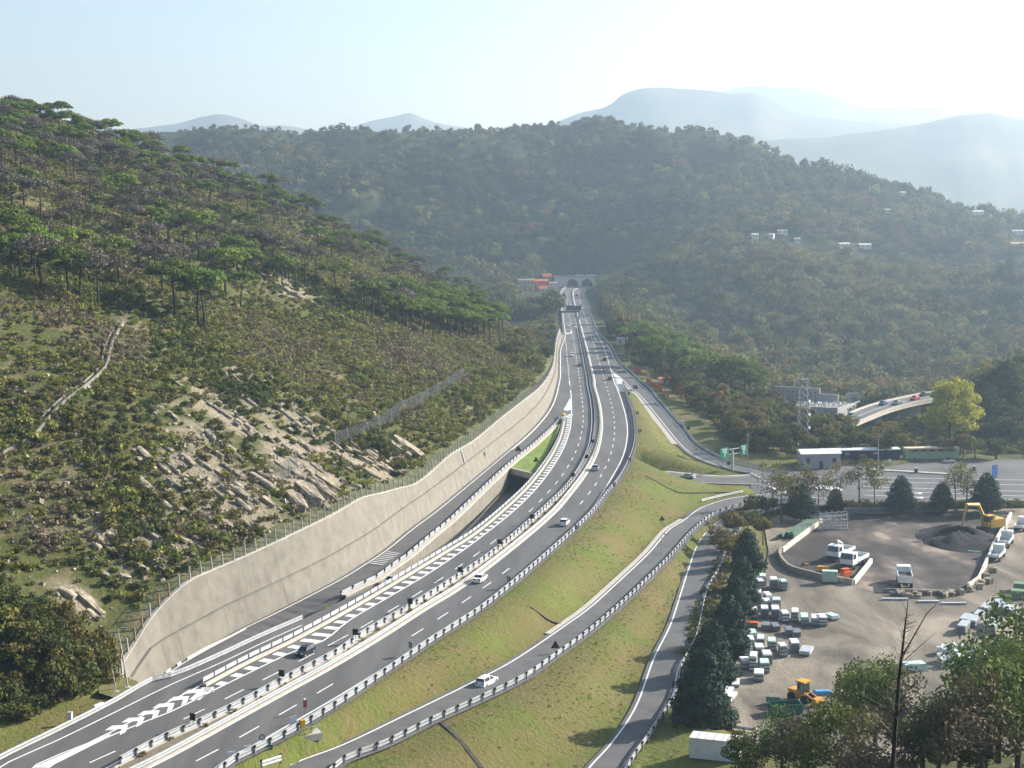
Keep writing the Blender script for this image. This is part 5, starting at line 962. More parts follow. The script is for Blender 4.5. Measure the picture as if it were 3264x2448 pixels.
# dark drain gutters in the grass bank
gut = mat('gutter', [(.05, .045, .035), (.08, .07, .05)], 1.)
for pts in ([(1230, 618), (1290, 660), (1350, 708), (1400, 725), (1440, 730)], [(650, 1368), (740, 1450), (830, 1560), (910, 1665)]):
    P = np.array([hitv('A8', *p) for p in pts]); P = resample(P, step=1.5); tag(MB().sweep(P+[0, 0, .06], [(-.28, -.2), (-.28, .12), (.28, .12), (.28, -.2)]).build('drain_gutter', gut), kind='structure')
P = np.array([hitv('U', *p) for p in [(400, 1375), (520, 1440), (650, 1510), (780, 1570), (830, 1590), (1200, 1592), (1620, 1580)]]); tag(MB().sweep(resample(P, step=1.5)+[0, 0, .06], [(-.22, -.2), (-.22, .12), (.22, .12), (.22, -.2)]).build('drain_gutter', gut), kind='structure')

# ---------------------------------------------------------------- vehicles
def gloss(name, c, metal=0., rough=.28): return mat(name, [c, tuple(x*.93 for x in c)], .8, rough, metal=metal, spec=.5, objspace=True)
carglass = mat('car_glass', [(.012, .016, .02), (.025, .03, .036)], 1., .08, spec=.8, objspace=True); tyre = mat('tyre', [(.014, .014, .015), (.02, .02, .02)], 3., .9); rim = mat('wheel_rim', [(.35, .36, .37), (.28, .29, .3)], 3., .4, metal=.6)
lampw = mat('headlight_glass', [(.75, .78, .8), (.6, .63, .66)], 3., .15, spec=.8); lampr = mat('tail_light_glass', [(.30, .01, .01), (.22, .01, .01)], 3., .2)
PAINT = dict(white=gloss('white_car_paint', (.80, .80, .79)), silver=gloss('silver_car_paint', (.45, .47, .49), .5), black=gloss('black_car_paint', (.012, .013, .016)), grey=gloss('grey_car_paint', (.12, .125, .13), .4), red=gloss('red_car_paint', (.42, .02, .015)), blue=gloss('blue_car_paint', (.05, .10, .24), .3), green=gloss('green_car_paint', (.12, .19, .17), .4))
wm = MB(); wm.tube([(0, -.1, 0), (0, .1, 0)], .32, 14); WHEEL = wm.mesh('wheel', tyre); wm = MB(); wm.tube([(0, -.112, 0), (0, .112, 0)], .2, 10); RIM = wm.mesh('rim', rim)
SHAPES = dict(  # stations x, bonnet/belt height, roof height (0 = no cabin), half width factor
    hatch=(4.0, 1.70, [(-2., .62, 0, .86), (-1.93, .92, 0, .95), (-1.75, .98, 1.10, .98), (-1.35, .96, 1.44, 1.), (-.3, .94, 1.48, 1.), (.35, .93, 1.42, 1.), (.95, .92, .98, 1.), (1.1, .90, 0, .99), (1.7, .78, 0, .95), (1.97, .60, 0, .84)]),
    sedan=(4.4, 1.74, [(-2.2, .62, 0, .86), (-2.12, .98, 0, .94), (-1.55, 1.0, 0, .98), (-1.45, 1.0, 1.04, .98), (-.85, .97, 1.40, 1.), (-.2, .95, 1.45, 1.), (.35, .94, 1.40, 1.), (1.0, .92, .98, 1.), (1.15, .90, 0, .99), (1.85, .78, 0, .95), (2.17, .58, 0, .84)]),
    wagon=(4.5, 1.75, [(-2.25, .62, 0, .88), (-2.2, .96, 0, .96), (-2.1, 1.0, 1.08, .98), (-1.8, 1.0, 1.46, 1.), (-.4, .97, 1.50, 1.), (.35, .95, 1.44, 1.), (1.0, .93, .99, 1.), (1.15, .91, 0, .99), (1.85, .80, 0, .95), (2.2, .60, 0, .84)]),
    suv=(4.5, 1.85, [(-2.25, .72, 0, .9), (-2.2, 1.08, 0, .97), (-2.1, 1.1, 1.2, .98), (-1.85, 1.1, 1.72, 1.), (-.3, 1.08, 1.76, 1.), (.45, 1.06, 1.68, 1.), (1.0, 1.05, 1.12, 1.), (1.15, 1.03, 0, .99), (1.9, .95, 0, .95), (2.2, .72, 0, .86)]))
CARM = {}
def car_meshes(shape):
    if shape in CARM: return CARM[shape]
    Ln, W_, st = SHAPES[shape]; hw = W_/2; body = MB(); glass = {}; rings = []
    for x, belt, roof, k in st: rings.append([(x, -hw*k*.93, .2), (x, -hw*k, .5), (x, -hw*k*.97, belt), (x, hw*k*.97, belt), (x, hw*k, .5), (x, hw*k*.93, .2)])
    vs = [p for r_ in rings for p in r_]; n = 6; fs = [(i*n+k, i*n+(k+1) % n, (i+1)*n+(k+1) % n, (i+1)*n+k) for i in range(len(st)-1) for k in range(n)]+[tuple(range(n-1, -1, -1)), tuple((len(st)-1)*n+k for k in range(n))]; body.add(vs, fs)
    cab = [(x, b, r_, k) for x, b, r_, k in st if r_]; top = [(x, hw*k*.74, r_) for x, b, r_, k in cab]; bot = [(x, hw*k*.95, b-.01) for x, b, r_, k in cab]; m = len(cab); roof = MB()
    full = [i for i in range(m) if top[i][2]-bot[i][2] > .3]; i0, i1 = full[0], full[-1]
    for i in range(i0, i1): a, c = top[i], top[i+1]; roof.add([(a[0], -a[1], a[2]), (a[0], a[1], a[2]), (c[0], c[1], c[2]), (c[0], -c[1], c[2])], [(0, 3, 2, 1)])
    # pillars: body-coloured frame a little inside the glass
    def g(nm, pts): mb = MB(); mb.add(pts, [(0, 1, 2, 3)]); return mb.mesh(nm, carglass)
    gl = []
    a, b = top[i1], bot[m-1]; gl.append(('windscreen', g('windscreen', [(a[0], -a[1], a[2]), (a[0], a[1], a[2]), (b[0], b[1]*.97, b[2]+.02), (b[0], -b[1]*.97, b[2]+.02)])))
    a, b = top[i0], bot[0]; gl.append(('rear_window', g('rear_window', [(a[0], a[1], a[2]), (a[0], -a[1], a[2]), (b[0], -b[1]*.97, b[2]+.02), (b[0], b[1]*.97, b[2]+.02)])))
    for s in (-1, 1):
        mb = MB(); pt = [(top[i][0], s*top[i][1], top[i][2]) for i in range(i0, i1+1)]; pb = [(bot[i][0], s*bot[i][1], bot[i][2]) for i in range(m)][::-1]; mb.add(pt+pb, [tuple(range(len(pt)+len(pb)))]); gl.append(('side_window', mb.mesh('side_window', carglass)))
        for xa, ia in ((0, i0), (1, i1), (2, (i0+i1)//2)):
            t_ = top[ia]; b_ = bot[0 if xa == 0 else (m-1 if xa == 1 else ia)]; q = .06; roof.add([(t_[0]-q, s*(t_[1]+.02), t_[2]), (t_[0]+q, s*(t_[1]+.02), t_[2]), (b_[0]+q, s*(b_[1]+.02), b_[2]), (b_[0]-q, s*(b_[1]+.02), b_[2])], [(0, 1, 2, 3)])
    body.add(roof.v, roof.f); lb = MB().box((0, 0, 0), (.08, .36, .15)).mesh('headlight', lampw); tl = MB().box((0, 0, 0), (.08, .28, .2)).mesh('tail_light', lampr)
    x0, x1 = st[0][0], st[-1][0]; CARM[shape] = (body.mesh('body'), gl, lb, tl, x0, x1, hw, Ln); return CARM[shape]
def car(shape, colour, p, heading, label, s=1., far=False, group=None):
    bm_, gl, lb, tl, x0, x1, hw, Ln = car_meshes(shape); root = empty('car', (p[0], p[1], p[2]+.02), label, 'car', group, heading); root.scale = (s, s, s)
    b = obj('body', bm_, None, root)
    if len(bm_.materials) == 0: bm_.materials.append(PAINT[colour])
    b.material_slots[0].link = 'OBJECT'; b.material_slots[0].material = PAINT[colour]
    for nm, g in gl: obj(nm, g, None, root)
    for x in (x0*.64, x1*.66):
        for y in (-hw*.9, hw*.9):
            w_ = obj('wheel', WHEEL, None, root, (x, y, .31))
            if not far: obj('rim', RIM, None, w_)
    if not far:
        for y in (-hw*.6, hw*.6): obj('headlight', lb, None, root, (x1-.08, y, .66)); obj('tail_light', tl, None, root, (x0+.03, y, .78))
    return root
def on(L_, v, x, y, z=0., rev=False):
    p = V(v, x, y, z); t_ = tang(L_, p); return p, math.atan2(t_[1], t_[0])+(math.pi if rev else 0)
def road_car(L_, v, x, y, away, shape, colour, label, z=0., s=1., far=False):
    p, h = on(L_, v, x, y, z, away); car(shape, colour, p, h, label, s, far)
road_car(L_RCd, 'ZA', 1805, 895, True, 'sedan', 'white', 'white sedan with a bright roof driving away beside the median guardrail', s=.95)
road_car(L_RCd, 'A5', 1448, 1368, True, 'hatch', 'white', 'silvery white hatchback driving away near the outer guardrail', s=.97)
road_car(L_RCd, 'A5', 1648, 1012, True, 'hatch', 'silver', 'silver hatchback driving away level with the underpass', s=1.)
road_car(L_RCd, 'A5', 1740, 428, True, 'hatch', 'grey', 'grey car driving away beside the striped gore of the entry road', far=True)
road_car(L_RCd, 'A5', 1705, 304, True, 'wagon', 'black', 'black car driving away just before the striped gore', far=True)
road_car(L_RCd, 'A5', 1645, 174, True, 'sedan', 'white', 'white car driving away in the right carriageway below the overhead gantry', far=True)
road_car(L_RCd, 'T', 1190, 695, True, 'hatch', 'silver', 'silver car driving away just beyond the overhead gantry', far=True)
road_car(L_RCd, 'T', 1097, 550, True, 'hatch', 'silver', 'light car driving away halfway between gantry and tunnel', far=True)
road_car(L_RCd, 'T', 1047, 420, True, 'hatch', 'black', 'dark car about to enter the right tunnel', far=True)
road_car(L_RM1r, 'A5', 1905, 486, False, 'sedan', 'black', 'dark car climbing the entry road beside the orange netting', z=-.3, far=True)
road_car(L_LCd, 'ZC', 1745, 190, False, 'hatch', 'black', 'glossy black hatchback coming towards the chevron marking', s=.93)
road_car(L_LCd, 'A5', 1495, 275, False, 'suv', 'white', 'white off-road car coming down the left carriageway', far=True)
road_car(L_LCd, 'A5', 1543, 338, False, 'wagon', 'grey', 'dark grey car coming down beside the median', far=True)
for x, y, sh, cl, lb_ in [(940, 815, 'hatch', 'white', 'small white car coming down below the gantry in the slow lane'), (1037, 832, 'sedan', 'white', 'white car coming down below the gantry in the fast lane'), (973, 540, 'hatch', 'white', 'white car just above the gantry in the fast lane'), (884, 530, 'hatch', 'black', 'dark car in the slow lane above the gantry'), (900, 552, 'sedan', 'silver', 'silver car following close to the dark car above the gantry'), (893, 484, 'wagon', 'silver', 'silver car in the slow lane near the tunnel'), (902, 432, 'hatch', 'black', 'dark car just out of the left tunnel')]: road_car(L_LCd, 'T', x, y, False, sh, cl, lb_, far=True)
road_car(np.array(tr_l), 'ZA', 655, 925, False, 'sedan', 'silver', 'silver car half hidden in the sunken slip road', z=-.75, s=.97)
road_car(L_RM2l, 'A8', 945, 1118, True, 'wagon', 'white', 'white estate car driving away along the exit ramp', z=-3.8, s=.95)
road_car(L_UPt, 'U', 945, 1400, True, 'sedan', 'silver', 'silver saloon about to enter the underpass below the motorway', z=-6.9, s=.98)

# ---------------------------------------------------------------- signs, boards, lamps, crash cushion
signback = mat('sign_back', [(.05, .052, .056), (.08, .082, .086)], 2., .5); redp = mat('red_paint', [(.42, .03, .02), (.36, .025, .02)], 2.); bluep = mat('blue_paint', [(.03, .10, .34), (.025, .08, .28)], 2.); greenp = mat('sign_green', [(.01, .18, .12), (.012, .15, .10)], 1., .4); yelp = mat('yellow_paint', [(.62, .33, .02), (.5, .26, .02)], 1.5, .5); orange = mat('orange_plastic', [(.62, .12, .02), (.5, .09, .015)], 1.5, .6)
def board(p, w_, h_, z0, label, face=0., m=black, name='chevron_board', arrow=False, group=None, cat='road sign'):
    root = empty(name, tuple(p), label, cat, group, face); obj('post', MB().tube([(0, 0, -.3), (0, 0, z0+h_*.6)], .05, 6).mesh('post', galvd), None, root); b = obj('panel', MB().box((0, -.08, z0+h_/2), (w_, .06, h_)).mesh('panel', m), None, root)
    if arrow:
        a = MB(); k = w_*.36; a.add([(k*.5, 0, k), (k*1., 0, k), (0, 0, 0), (k*1., 0, -k), (k*.5, 0, -k), (-k*.7, 0, 0)], [(0, 1, 2, 5), (5, 2, 3, 4)]); obj('chevron', a.mesh('chevron', white), None, b, (-.05, -.125, z0+h_/2))
    return root
gb = 'black chevron boards on the median guardrail'
for v, x, y in [('A8', 85, 850), ('A8', 440, 645), ('A8', 765, 435), ('A8', 1022, 250), ('A8', 1230, 82), ('A5', 1497, 1090), ('A5', 1585, 968), ('A5', 1626, 865), ('ZC', 1425, 590), ('ZC', 270, 1170)]:
    p = V(v, x, y); t_ = tang(L_med, p); board(p+[.2, .3, .9], .95, .95, .35, 'black board standing on the camera side guardrail of the median', math.atan2(t_[1], t_[0])+R(90), group=gb)
for v, x, y in [('A5', 1912, 668), ('A5', 1926, 785)]:
    p = V(v, x, y, 0); board(p+[.3, 0, .3], 1.05, .95, .5, 'black board with a white chevron on the outer side of the motorway bend', R(20), arrow=True, group='white chevron boards on the outer bend')
for v, x, y in [('A5', 1868, 985), ('A5', 1768, 1150), ('A5', 1522, 1432), ('A8', 1085, 492), ('A8', 447, 930)]:
    p = V(v, x, y, 0); t_ = tang(L_RCb, p); board(p+[.1, .1, .9], .8, .85, .3, 'dark board seen edge on above the outer guardrail', math.atan2(t_[1], t_[0])+R(58), arrow=True, group='edge-on boards above the outer guardrail')
def tri_sign(p, label, face=0., m=signback, z0=1.1, s=.75):
    root = empty('warning_sign', tuple(p), label, 'road sign', None, face); obj('post', MB().tube([(0, 0, -.4), (0, 0, z0+s)], .045, 6).mesh('post', galvd), None, root); b = MB(); b.add([(-s, -.06, z0), (s, -.06, z0), (0, -.06, z0+s*1.72), (-s, -.1, z0), (s, -.1, z0), (0, -.1, z0+s*1.72)], [(0, 1, 2), (5, 4, 3), (0, 3, 4, 1), (1, 4, 5, 2), (2, 5, 3, 0)]); obj('panel', b.mesh('panel', m), None, root)
tri_sign(V('A5', 1147, 915, -.1), 'dark back of a triangular sign beside the slip road guardrail', s=.95); tri_sign(V('A5', 1262, 985, -.1), 'small dark triangular sign on the grass island', s=.8); tri_sign(hitv('A8', 1388, 925), 'dark triangular sign above the exit ramp guardrail', m=mat('dark_red_sign', [(.10, .03, .03), (.07, .025, .025)], 2.), s=.75); tri_sign(hitv('A8', 2078, 85), 'dark triangular sign on the grass bank near the ramp bend', s=.7); tri_sign(hitv('U', 952, 810), 'rusty triangular sign beside the entry road guardrail', m=mat('dark_red_sign', [(.10, .03, .03)], 2.), s=.7)
def disc_sign(p, label, m=signback, rim_=None, r_=.5, z0=1.6, face=0.):
    root = empty('round_sign', tuple(p), label, 'road sign', None, face); obj('post', MB().tube([(0, 0, -.4), (0, 0, z0+r_)], .045, 6).mesh('post', galvd), None, root); d = obj('panel', MB().tube([(0, -.06, z0+r_), (0, -.1, z0+r_)], r_, 20).mesh('panel', rim_ or m), None, root)
    if rim_: obj('face', MB().tube([(0, -.1, z0+r_), (0, -.115, z0+r_)], r_*.72, 20).mesh('face', m), None, d)
disc_sign(V('A5', 1312, 615, 0), 'dark round sign at the foot of the retaining wall', r_=.55); disc_sign(hitv('U', 182, 350), 'small round blue sign behind the entry road gore', m=bluep, r_=.5, z0=.9); disc_sign(V('U', 1472, 1290, -6.8), 'dark round sign beside the green direction gantry', r_=.55, z0=1.3)
disc_sign(V('ZC', 1190, 1390, -.3), 'round white sign with a red rim above a white plate beside the outer guardrail', m=white, rim_=redp, r_=.42, z0=.9, face=R(15))
obj('plate', MB().box((.1, -.07, .35), (.7, .05, .7)).mesh('plate', white), None, bpy.data.objects['round_sign.003'])
root = empty('marker_sign', tuple(V('ZC', 1745, 960, -.2)), 'narrow dark red marker sign on a post above the outer guardrail', 'road sign', None, R(35)); obj('post', MB().tube([(0, 0, -.3), (0, 0, 2.)], .05, 6).mesh('post', galvd), None, root); obj('panel', MB().box((0, -.06, 1.45), (.55, .05, 1.05)).mesh('panel', mat('maroon', [(.13, .02, .025), (.10, .018, .02)], 2.)), None, root); obj('cap', MB().box((0, 0, 2.08), (.3, .2, .22)).mesh('cap', white), None, root)
p0 = V('ZC', 1170, 1470, -.8); root = empty('direction_sign', tuple(p0), 'low wide dark green sign board at the foot of the bank beside the outer guardrail', 'road sign', None, R(6)); obj('panel', MB().box((0, 0, .75), (3.0, .08, .62)).mesh('panel', greenp), None, root)
for x in (-1, 1): obj('post', MB().tube([(x, .08, -.6), (x, .08, .9)], .05, 6).mesh('post', galvd), None, root)
for k in range(5): obj('lettering', MB().box((-1.05+k*.5, -.05, .78), (.34, .012, .14)).mesh('lettering', mat('faded_white', [(.45, .5, .46), (.4, .44, .4)], 2.)), None, root)
for i, (x, y) in enumerate([(1000, 1500), (790, 1580), (1590, 1110)]):
    p = V('ZC', x, y, -.15); root = empty('reflector_panel', tuple(p), 'upright white plate fixed on the outer guardrail near the yellow box', 'road sign', 'white plates on the outer guardrail', R(25)); obj('panel', MB().box((0, 0, .75), (.95, .06, 1.15)).mesh('panel', white), None, root); obj('post', MB().tube([(0, .1, -.3), (0, .1, 1.3)], .05, 6).mesh('post', galvd), None, root)
# yellow roadside cabinet on its plinth
p0 = V('ZC', 1790, 1240, -1.); root = empty('roadside_cabinet', tuple(p0), 'bright yellow cabinet behind a steel handrail on a concrete plinth', 'cabinet', None, R(28)); obj('plinth', MB().box((0, 0, .0), (3.0, 2.2, .9)).mesh('plinth', conc2), None, root); obj('cabinet_box', MB().box((-.7, .3, 1.3), (.62, .55, 1.75)).mesh('cabinet_box', yelp), None, root)
hr = MB()
for x, y in ((-1.5, -1.1), (1.5, -1.1), (1.5, 1.1), (-1.5, 1.1)): hr.tube([(x*.9, y*.9, .4), (x*.9, y*.9, 1.5)], .035, 5)
for z in (1., 1.5): hr.tube([(-1.35, -1., z), (1.35, -1., z), (1.35, 1., z)], .03, 5)
obj('handrail', hr.mesh('handrail', galv), None, root)
# crash cushion
p0 = V('ZB', 668, 440); t_ = tang(L_LCb, p0); root = empty('crash_cushion', tuple(p0), 'yellow crash cushion at the tip of the guardrails where the slip road leaves', 'crash cushion', None, math.atan2(t_[1], t_[0])); b = MB(); b.tube([(-1.6, 0, .6), (-1.2, 0, .62), (2.2, 0, .66)], [.5, .85, .85], 14); obj('nose', b.mesh('nose', yelp), None, root)
for k in range(4): obj('bay', MB().box((3.2+k*1.5, 0, .55), (1.4, 1.35, .85)).mesh('bay', galv), None, root)
def lamp(p, h, label, arm=1.6, lean=0., face=0., sz=1.):
    root = empty('street_lamp', tuple(p), label, 'street lamp', None, face); obj('pole', MB().tube([(0, 0, -.4), (lean*.5, 0, h*.5), (lean, 0, h)], [.12*sz, .1*sz, .06*sz], 8).mesh('pole', galv), None, root); obj('arm', MB().tube([(lean, 0, h), (lean+arm*.9, 0, h+.15)], .045*sz, 6).mesh('arm', galv), None, root); obj('lamp_head', MB().box((lean+arm, 0, h+.12), (.7*sz, .28*sz, .16*sz)).mesh('lamp_head', galvd), None, root); obj('footing', MB().box((0, 0, -.15), (.9*sz, .9*sz, .5)).mesh('footing', conc2), None, root); return root
L1 = lamp(V('ZD', 442, 1592, -.1), 8.6, 'tall leaning street lamp standing on the verge in front of the wall end', 1., -1.05); lamp(V('ZD', 290, 1650, -.1), 3.7, 'short lamp post beside the guardrail at the wall end', .35, -.5, sz=.7)
lamp(V('T', 1730, 1335, -1.), 8., 'street lamp beside the entry road above the orange netting', 1.2); lamp(V('T', 1838, 1330, -1.5), 5., 'small street lamp behind the orange netting', 1.); lamp(V('U', 1722, 1195, -6.9), 8.5, 'street lamp on the grass beside the green direction gantry', .8); lamp(V('A6', 1268, 1002, -7.), 9.5, 'tall street lamp on the toll plaza in front of the blue container', .9); lamp(V('A8', 2078, 300, -6.), 5., 'slim lamp post beside the exit ramp bend', .8)
o = empty('emergency_post', tuple(V('A7', 457, 1372, -.1)), 'squat white emergency telephone box on the grass verge', 'telephone box'); obj('box', MB().box((0, 0, .75), (.55, .5, 1.5), taper=.92).mesh('box', white), None, o); obj('hood', MB().box((0, 0, 1.56), (.62, .58, .12)).mesh('hood', galv), None, o)
o = empty('guardrail_terminal', tuple(V('A7', 640, 1280, 0)), 'white guardrail end terminal on the verge below the lamp', 'guardrail end', None, R(58)); obj('nose', MB().box((0, 0, .55), (1.9, .5, .5), taper=.8).mesh('nose', white), None, o); obj('foot', MB().box((0, 0, .15), (1.5, .3, .4)).mesh('foot', galvd), None, o)
# far gantry over the left carriageway
ga, gb_ = V('T', 850, 740), V('T', 1078, 735); gy = (ga[1]+gb_[1])/2; root = empty('sign_gantry', (ga[0], gy, 0), 'dark overhead sign gantry across the left carriageway below the tunnel', 'gantry'); wdt = gb_[0]-ga[0]
for x in (0, wdt): obj('leg', MB().box((x, 0, 3.), (.6, .6, 6.6)).mesh('leg', galvd), None, root)
obj('beam', MB().box((wdt/2, 0, 5.4), (wdt+1, .8, 1.)).mesh('beam', signback), None, root); obj('sign_panel', MB().box((wdt*.72, -.5, 7.8), (9.5, .2, 3.)).mesh('sign_panel', signback), None, root); obj('walkway', MB().box((wdt/2, -.3, 6.1), (wdt+1, 1., .15)).mesh('walkway', galvd), None, root)
# green direction gantry by the underpass
g0 = V('U', 1525, 1322, -6.95); root = empty('direction_gantry', tuple(g0), 'T-shaped steel mast carrying two green motorway direction boards', 'gantry', None, R(38)); obj('mast', MB().tube([(0, 0, -.3), (0, 0, 6.2)], .32, 10).mesh('mast', galv), None, root)
for z in (5.2, 6.6): obj('arm', MB().box((.2, 0, z), (9.2, .22, .22)).mesh('arm', galv), None, root)
for x in (-3.4, 4.3):
    w_ = 3.4 if x < 0 else 2.6; b = obj('sign_panel', MB().box((x, -.25, 5.9), (w_, .1, 3.)).mesh('sign_panel', greenp), None, root)
    for k in range(3): obj('lettering', MB().box((x-.1+.12*k, -.312, 6.9-k*.5), (w_*(.62-.1*k), .012, .2)).mesh('lettering', white), None, b)
    a = MB(); a.add([(x-.1, -.314, 4.7), (x+.1, -.314, 4.7), (x+.1, -.314, 5.25), (x+.28, -.314, 5.25), (x, -.314, 5.6), (x-.28, -.314, 5.25), (x-.1, -.314, 5.25)], [(0, 1, 2, 6), (5, 3, 4)]); obj('arrow', a.mesh('arrow', white), None, b)
obj('sign_on_wall', MB().box((0, 0, 0), (1.3, .1, 1.3)).mesh('panel', signback), None, None).name = 'wall_sign'
ws = bpy.data.objects['wall_sign']; iw = int(np.linalg.norm(Wb[:, :2]-V('A5', 985, 985)[:2], axis=1).argmin()); ws.location = face_pt(iw, 3.2, -.1); ws.rotation_euler = (0, 0, math.atan2(Tn[iw, 1], Tn[iw, 0])); tag(ws, 'small dark sign mounted on the face of the retaining wall', 'road sign')
# ---------------------------------------------------------------- tunnel portal
PY = 1340.; pL, pR = at(px('T', [(760, 300)])[0], PY), at(px('T', [(1320, 300)])[0], PY); cL, cR = at(px('T', [(997, 300)])[0], PY)[0], at(px('T', [(1182, 300)])[0], PY)[0]; zb = 0.; ht = at(px('T', [(1000, 168)])[0], PY)[2]; ra = 5.1
portal = empty('tunnel_portal', ((cL+cR)/2, PY, 0), 'pale concrete motorway tunnel portal with two dark arches at the hill foot', 'tunnel')
zs = at(px('T', [(997, 268)])[0], PY)[2]
def arch(cx): return [(cx+ra*math.cos(a), zs+ra*math.sin(a)) for a in np.linspace(math.pi, 0, 17)]
out = [(pL[0], -2.)]
for cx in (cL, cR): out += [(cx-ra, -2.)]+arch(cx)+[(cx+ra, -2.)]
out += [(pR[0], -2.), (pR[0], ht), (pL[0], ht)]
hwm = MB(); low = out[:-2]; mx = (cL+cR)/2
for (xa, za), (xb, zc) in zip(low[:-1], low[1:]):
    if xb-xa > 1e-4: hwm.add([(xa-mx, 0, za), (xb-mx, 0, zc), (xb-mx, 0, ht), (xa-mx, 0, ht)], [(0, 1, 2, 3)])
hwm.box(((pL[0]+pR[0])/2-mx, 25, ht-.35), (pR[0]-pL[0], 50, .5))
portc = mat('portal_concrete', [(.60, .58, .54), (.50, .485, .45)], .3, .9); obj('headwall', hwm.mesh('headwall', portc), None, portal); obj('coping', MB().box(((pL[0]+pR[0]-cL-cR)/2, .4, ht+.3), (pR[0]-pL[0]+1, 2., .6)).mesh('coping', portc), None, portal)
for cx in (cL, cR):
    m_ = MB(); P = [(cx-ra, -2.)]+arch(cx)+[(cx+ra, -2.)]; A = [(x-(cL+cR)/2, .6, z) for x, z in P]; B = [(x-(cL+cR)/2, 60, z) for x, z in P]; m_.strip(A, B); m_.add(B, [tuple(range(len(B)))]); obj('tunnel_lining', m_.mesh('tunnel_lining', portc), None, portal)
    rg = MB(); Q = [(x-(cL+cR)/2, -.12, z) for x, z in arch(cx)]; rg.tube(Q, .35, 6); obj('arch_ring', rg.mesh('arch_ring', portc), None, portal)
# ---------------------------------------------------------------- buildings
def ctint(n, c, d=.85): return mat(n, [c, tuple(x*d for x in c)], .6, .85)
win = mat('window_glass', [(.02, .025, .03), (.04, .045, .05)], 1., .15, spec=.6); roofo = ctint('orange_tiles', (.52, .17, .08), .75)
def house(name, p, w_, d_, h_, wallm, roofm, rh, label, rz=0., nw=3, nf=2, cat='house', hip=False, door=True, down=6.):
    root = empty(name, tuple(p), label, cat, None, rz); obj('wall', MB().box((0, 0, (h_-down)/2), (w_, d_, h_+down)).mesh('wall', wallm), None, root); r_ = MB(); e = .35; a, c = w_/2+e, d_/2+e
    if rh > 0:
        k = a*.45 if hip else a; r_.add([(-a, -c, h_), (a, -c, h_), (a, c, h_), (-a, c, h_), (-k, 0, h_+rh), (k, 0, h_+rh)], [(0, 1, 5, 4), (2, 3, 4, 5), (1, 2, 5), (3, 0, 4), (3, 2, 1, 0)])
    else: r_.box((0, 0, h_+.15), (w_+.5, d_+.5, .3))
    obj('roof', r_.mesh('roof', roofm), None, root); fh = h_/max(nf, 1)
    for f in range(nf):
        for k in range(nw):
            if door and f == 0 and k == nw//2: obj('door', MB().box((0, -d_/2-.02, 1.), (1., .08, 2.1)).mesh('door', mat('door_wood', [(.10, .06, .04)], 1.)), None, root); continue
            x = -w_/2+w_*(k+.5)/nw; q = obj('window', MB().box((x, -d_/2-.02, f*fh+fh*.55), (.95, .08, 1.3)).mesh('window', win), None, root); obj('sill', MB().box((x, -d_/2-.1, f*fh+fh*.55-.72), (1.2, .2, .12)).mesh('sill', conc2), None, q)
    return root
HY = 1290.; mpx = .24593/3.1875*HY/F
def tz(x, y, Y=HY): return at(px('T', [(x, y)])[0], Y)
for x, yb, yt, w_, wm_, rm, rh, lb, kw in [
    (322, 345, 215, 145, ctint('white_plaster', (.62, .60, .56)), ctint('grey_roof', (.25, .22, .20)), 1.2, 'pale white house with a grey roof left of the red house by the tunnel', {}),
    (455, 360, 215, 95, ctint('yellow_plaster', (.55, .44, .24)), ctint('brown_tiles', (.34, .22, .14)), 1.5, 'narrow yellow house between the white and the red house by the tunnel', dict(nw=2)),
    (585, 320, 225, 190, ctint('red_plaster', (.50, .12, .08)), roofo, 1.6, 'red plastered house with an orange roof beside the tunnel portal', dict(nw=4)),
    (620, 372, 325, 110, ctint('white_plaster', (.62, .60, .56)), roofo, 2.4, 'low white house with a pointed orange roof in front of the red house', dict(nw=2, nf=1)),
    (668, 225, 165, 105, ctint('red_plaster', (.50, .12, .08)), roofo, 2.6, 'small house with a steep orange roof above the red house', dict(nw=2)),
    (748, 325, 250, 100, ctint('white_plaster', (.62, .60, .56)), ctint('grey_roof', (.25, .22, .20)), 1., 'whitewashed house squeezed beside the tunnel headwall', dict(nw=2))]:
    Yh = HY+(30 if yb < 300 else (0 if yb < 350 else -8)); a = tz(x, yb, Yh); h_ = tz(x, yt, Yh)[2]-a[2]; house('house', a, w_*mpx, 7., h_, wm_, rm, rh, lb, nf=kw.pop('nf', 2), **kw)
# little houses and sheds across the valley on the right hill
hw = ctint('white_plaster', (.62, .60, .56)); 
for i, (x, y, w_, lb) in enumerate([(645, 905, 11, 'long white shed on the dark terrace across the valley'), (575, 930, 5, 'tiny white hut second along the dark terrace across the valley'), (465, 930, 7, 'tiny white hut at the end of the dark terrace across the valley'), (740, 958, 6, 'small white hut below the long white shed across the valley'), (1040, 990, 12, 'low pale house left of the bright white house across the valley'), (1175, 995, 14, 'bright white house in the middle of the slope across the valley'), (1420, 655, 8, 'small white house near the tall cypress'), (1800, 745, 12, 'white house high on the right ridge'), (1905, 778, 14, 'wide tan roofed house on the right ridge'), (1950, 842, 10, 'white gabled house below the right ridge'), (1640, 877, 12, 'grey blue shed on the right terraces'), (2165, 905, 12, 'flat roofed house at the end of the right terraces'), (2150, 1005, 26, 'large reddish farmhouse low on the right hill'), (1310, 768, 12, 'pale greenhouse above the right terraces')]):
    h = HSP[i]
    if h is not None: house('house', h+[0, -2, .4], w_*.8, 5, 2.4 if i != 12 else 5, hw if i != 12 else ctint('dull_red_plaster', (.40, .22, .17)), ctint('light_roof', (.62, .58, .52)) if i % 3 else ctint('tan_tiles', (.5, .36, .26)), 1.1, lb, rz=R(random.uniform(-25, 25)), nw=2, nf=1, door=False, down=2.)
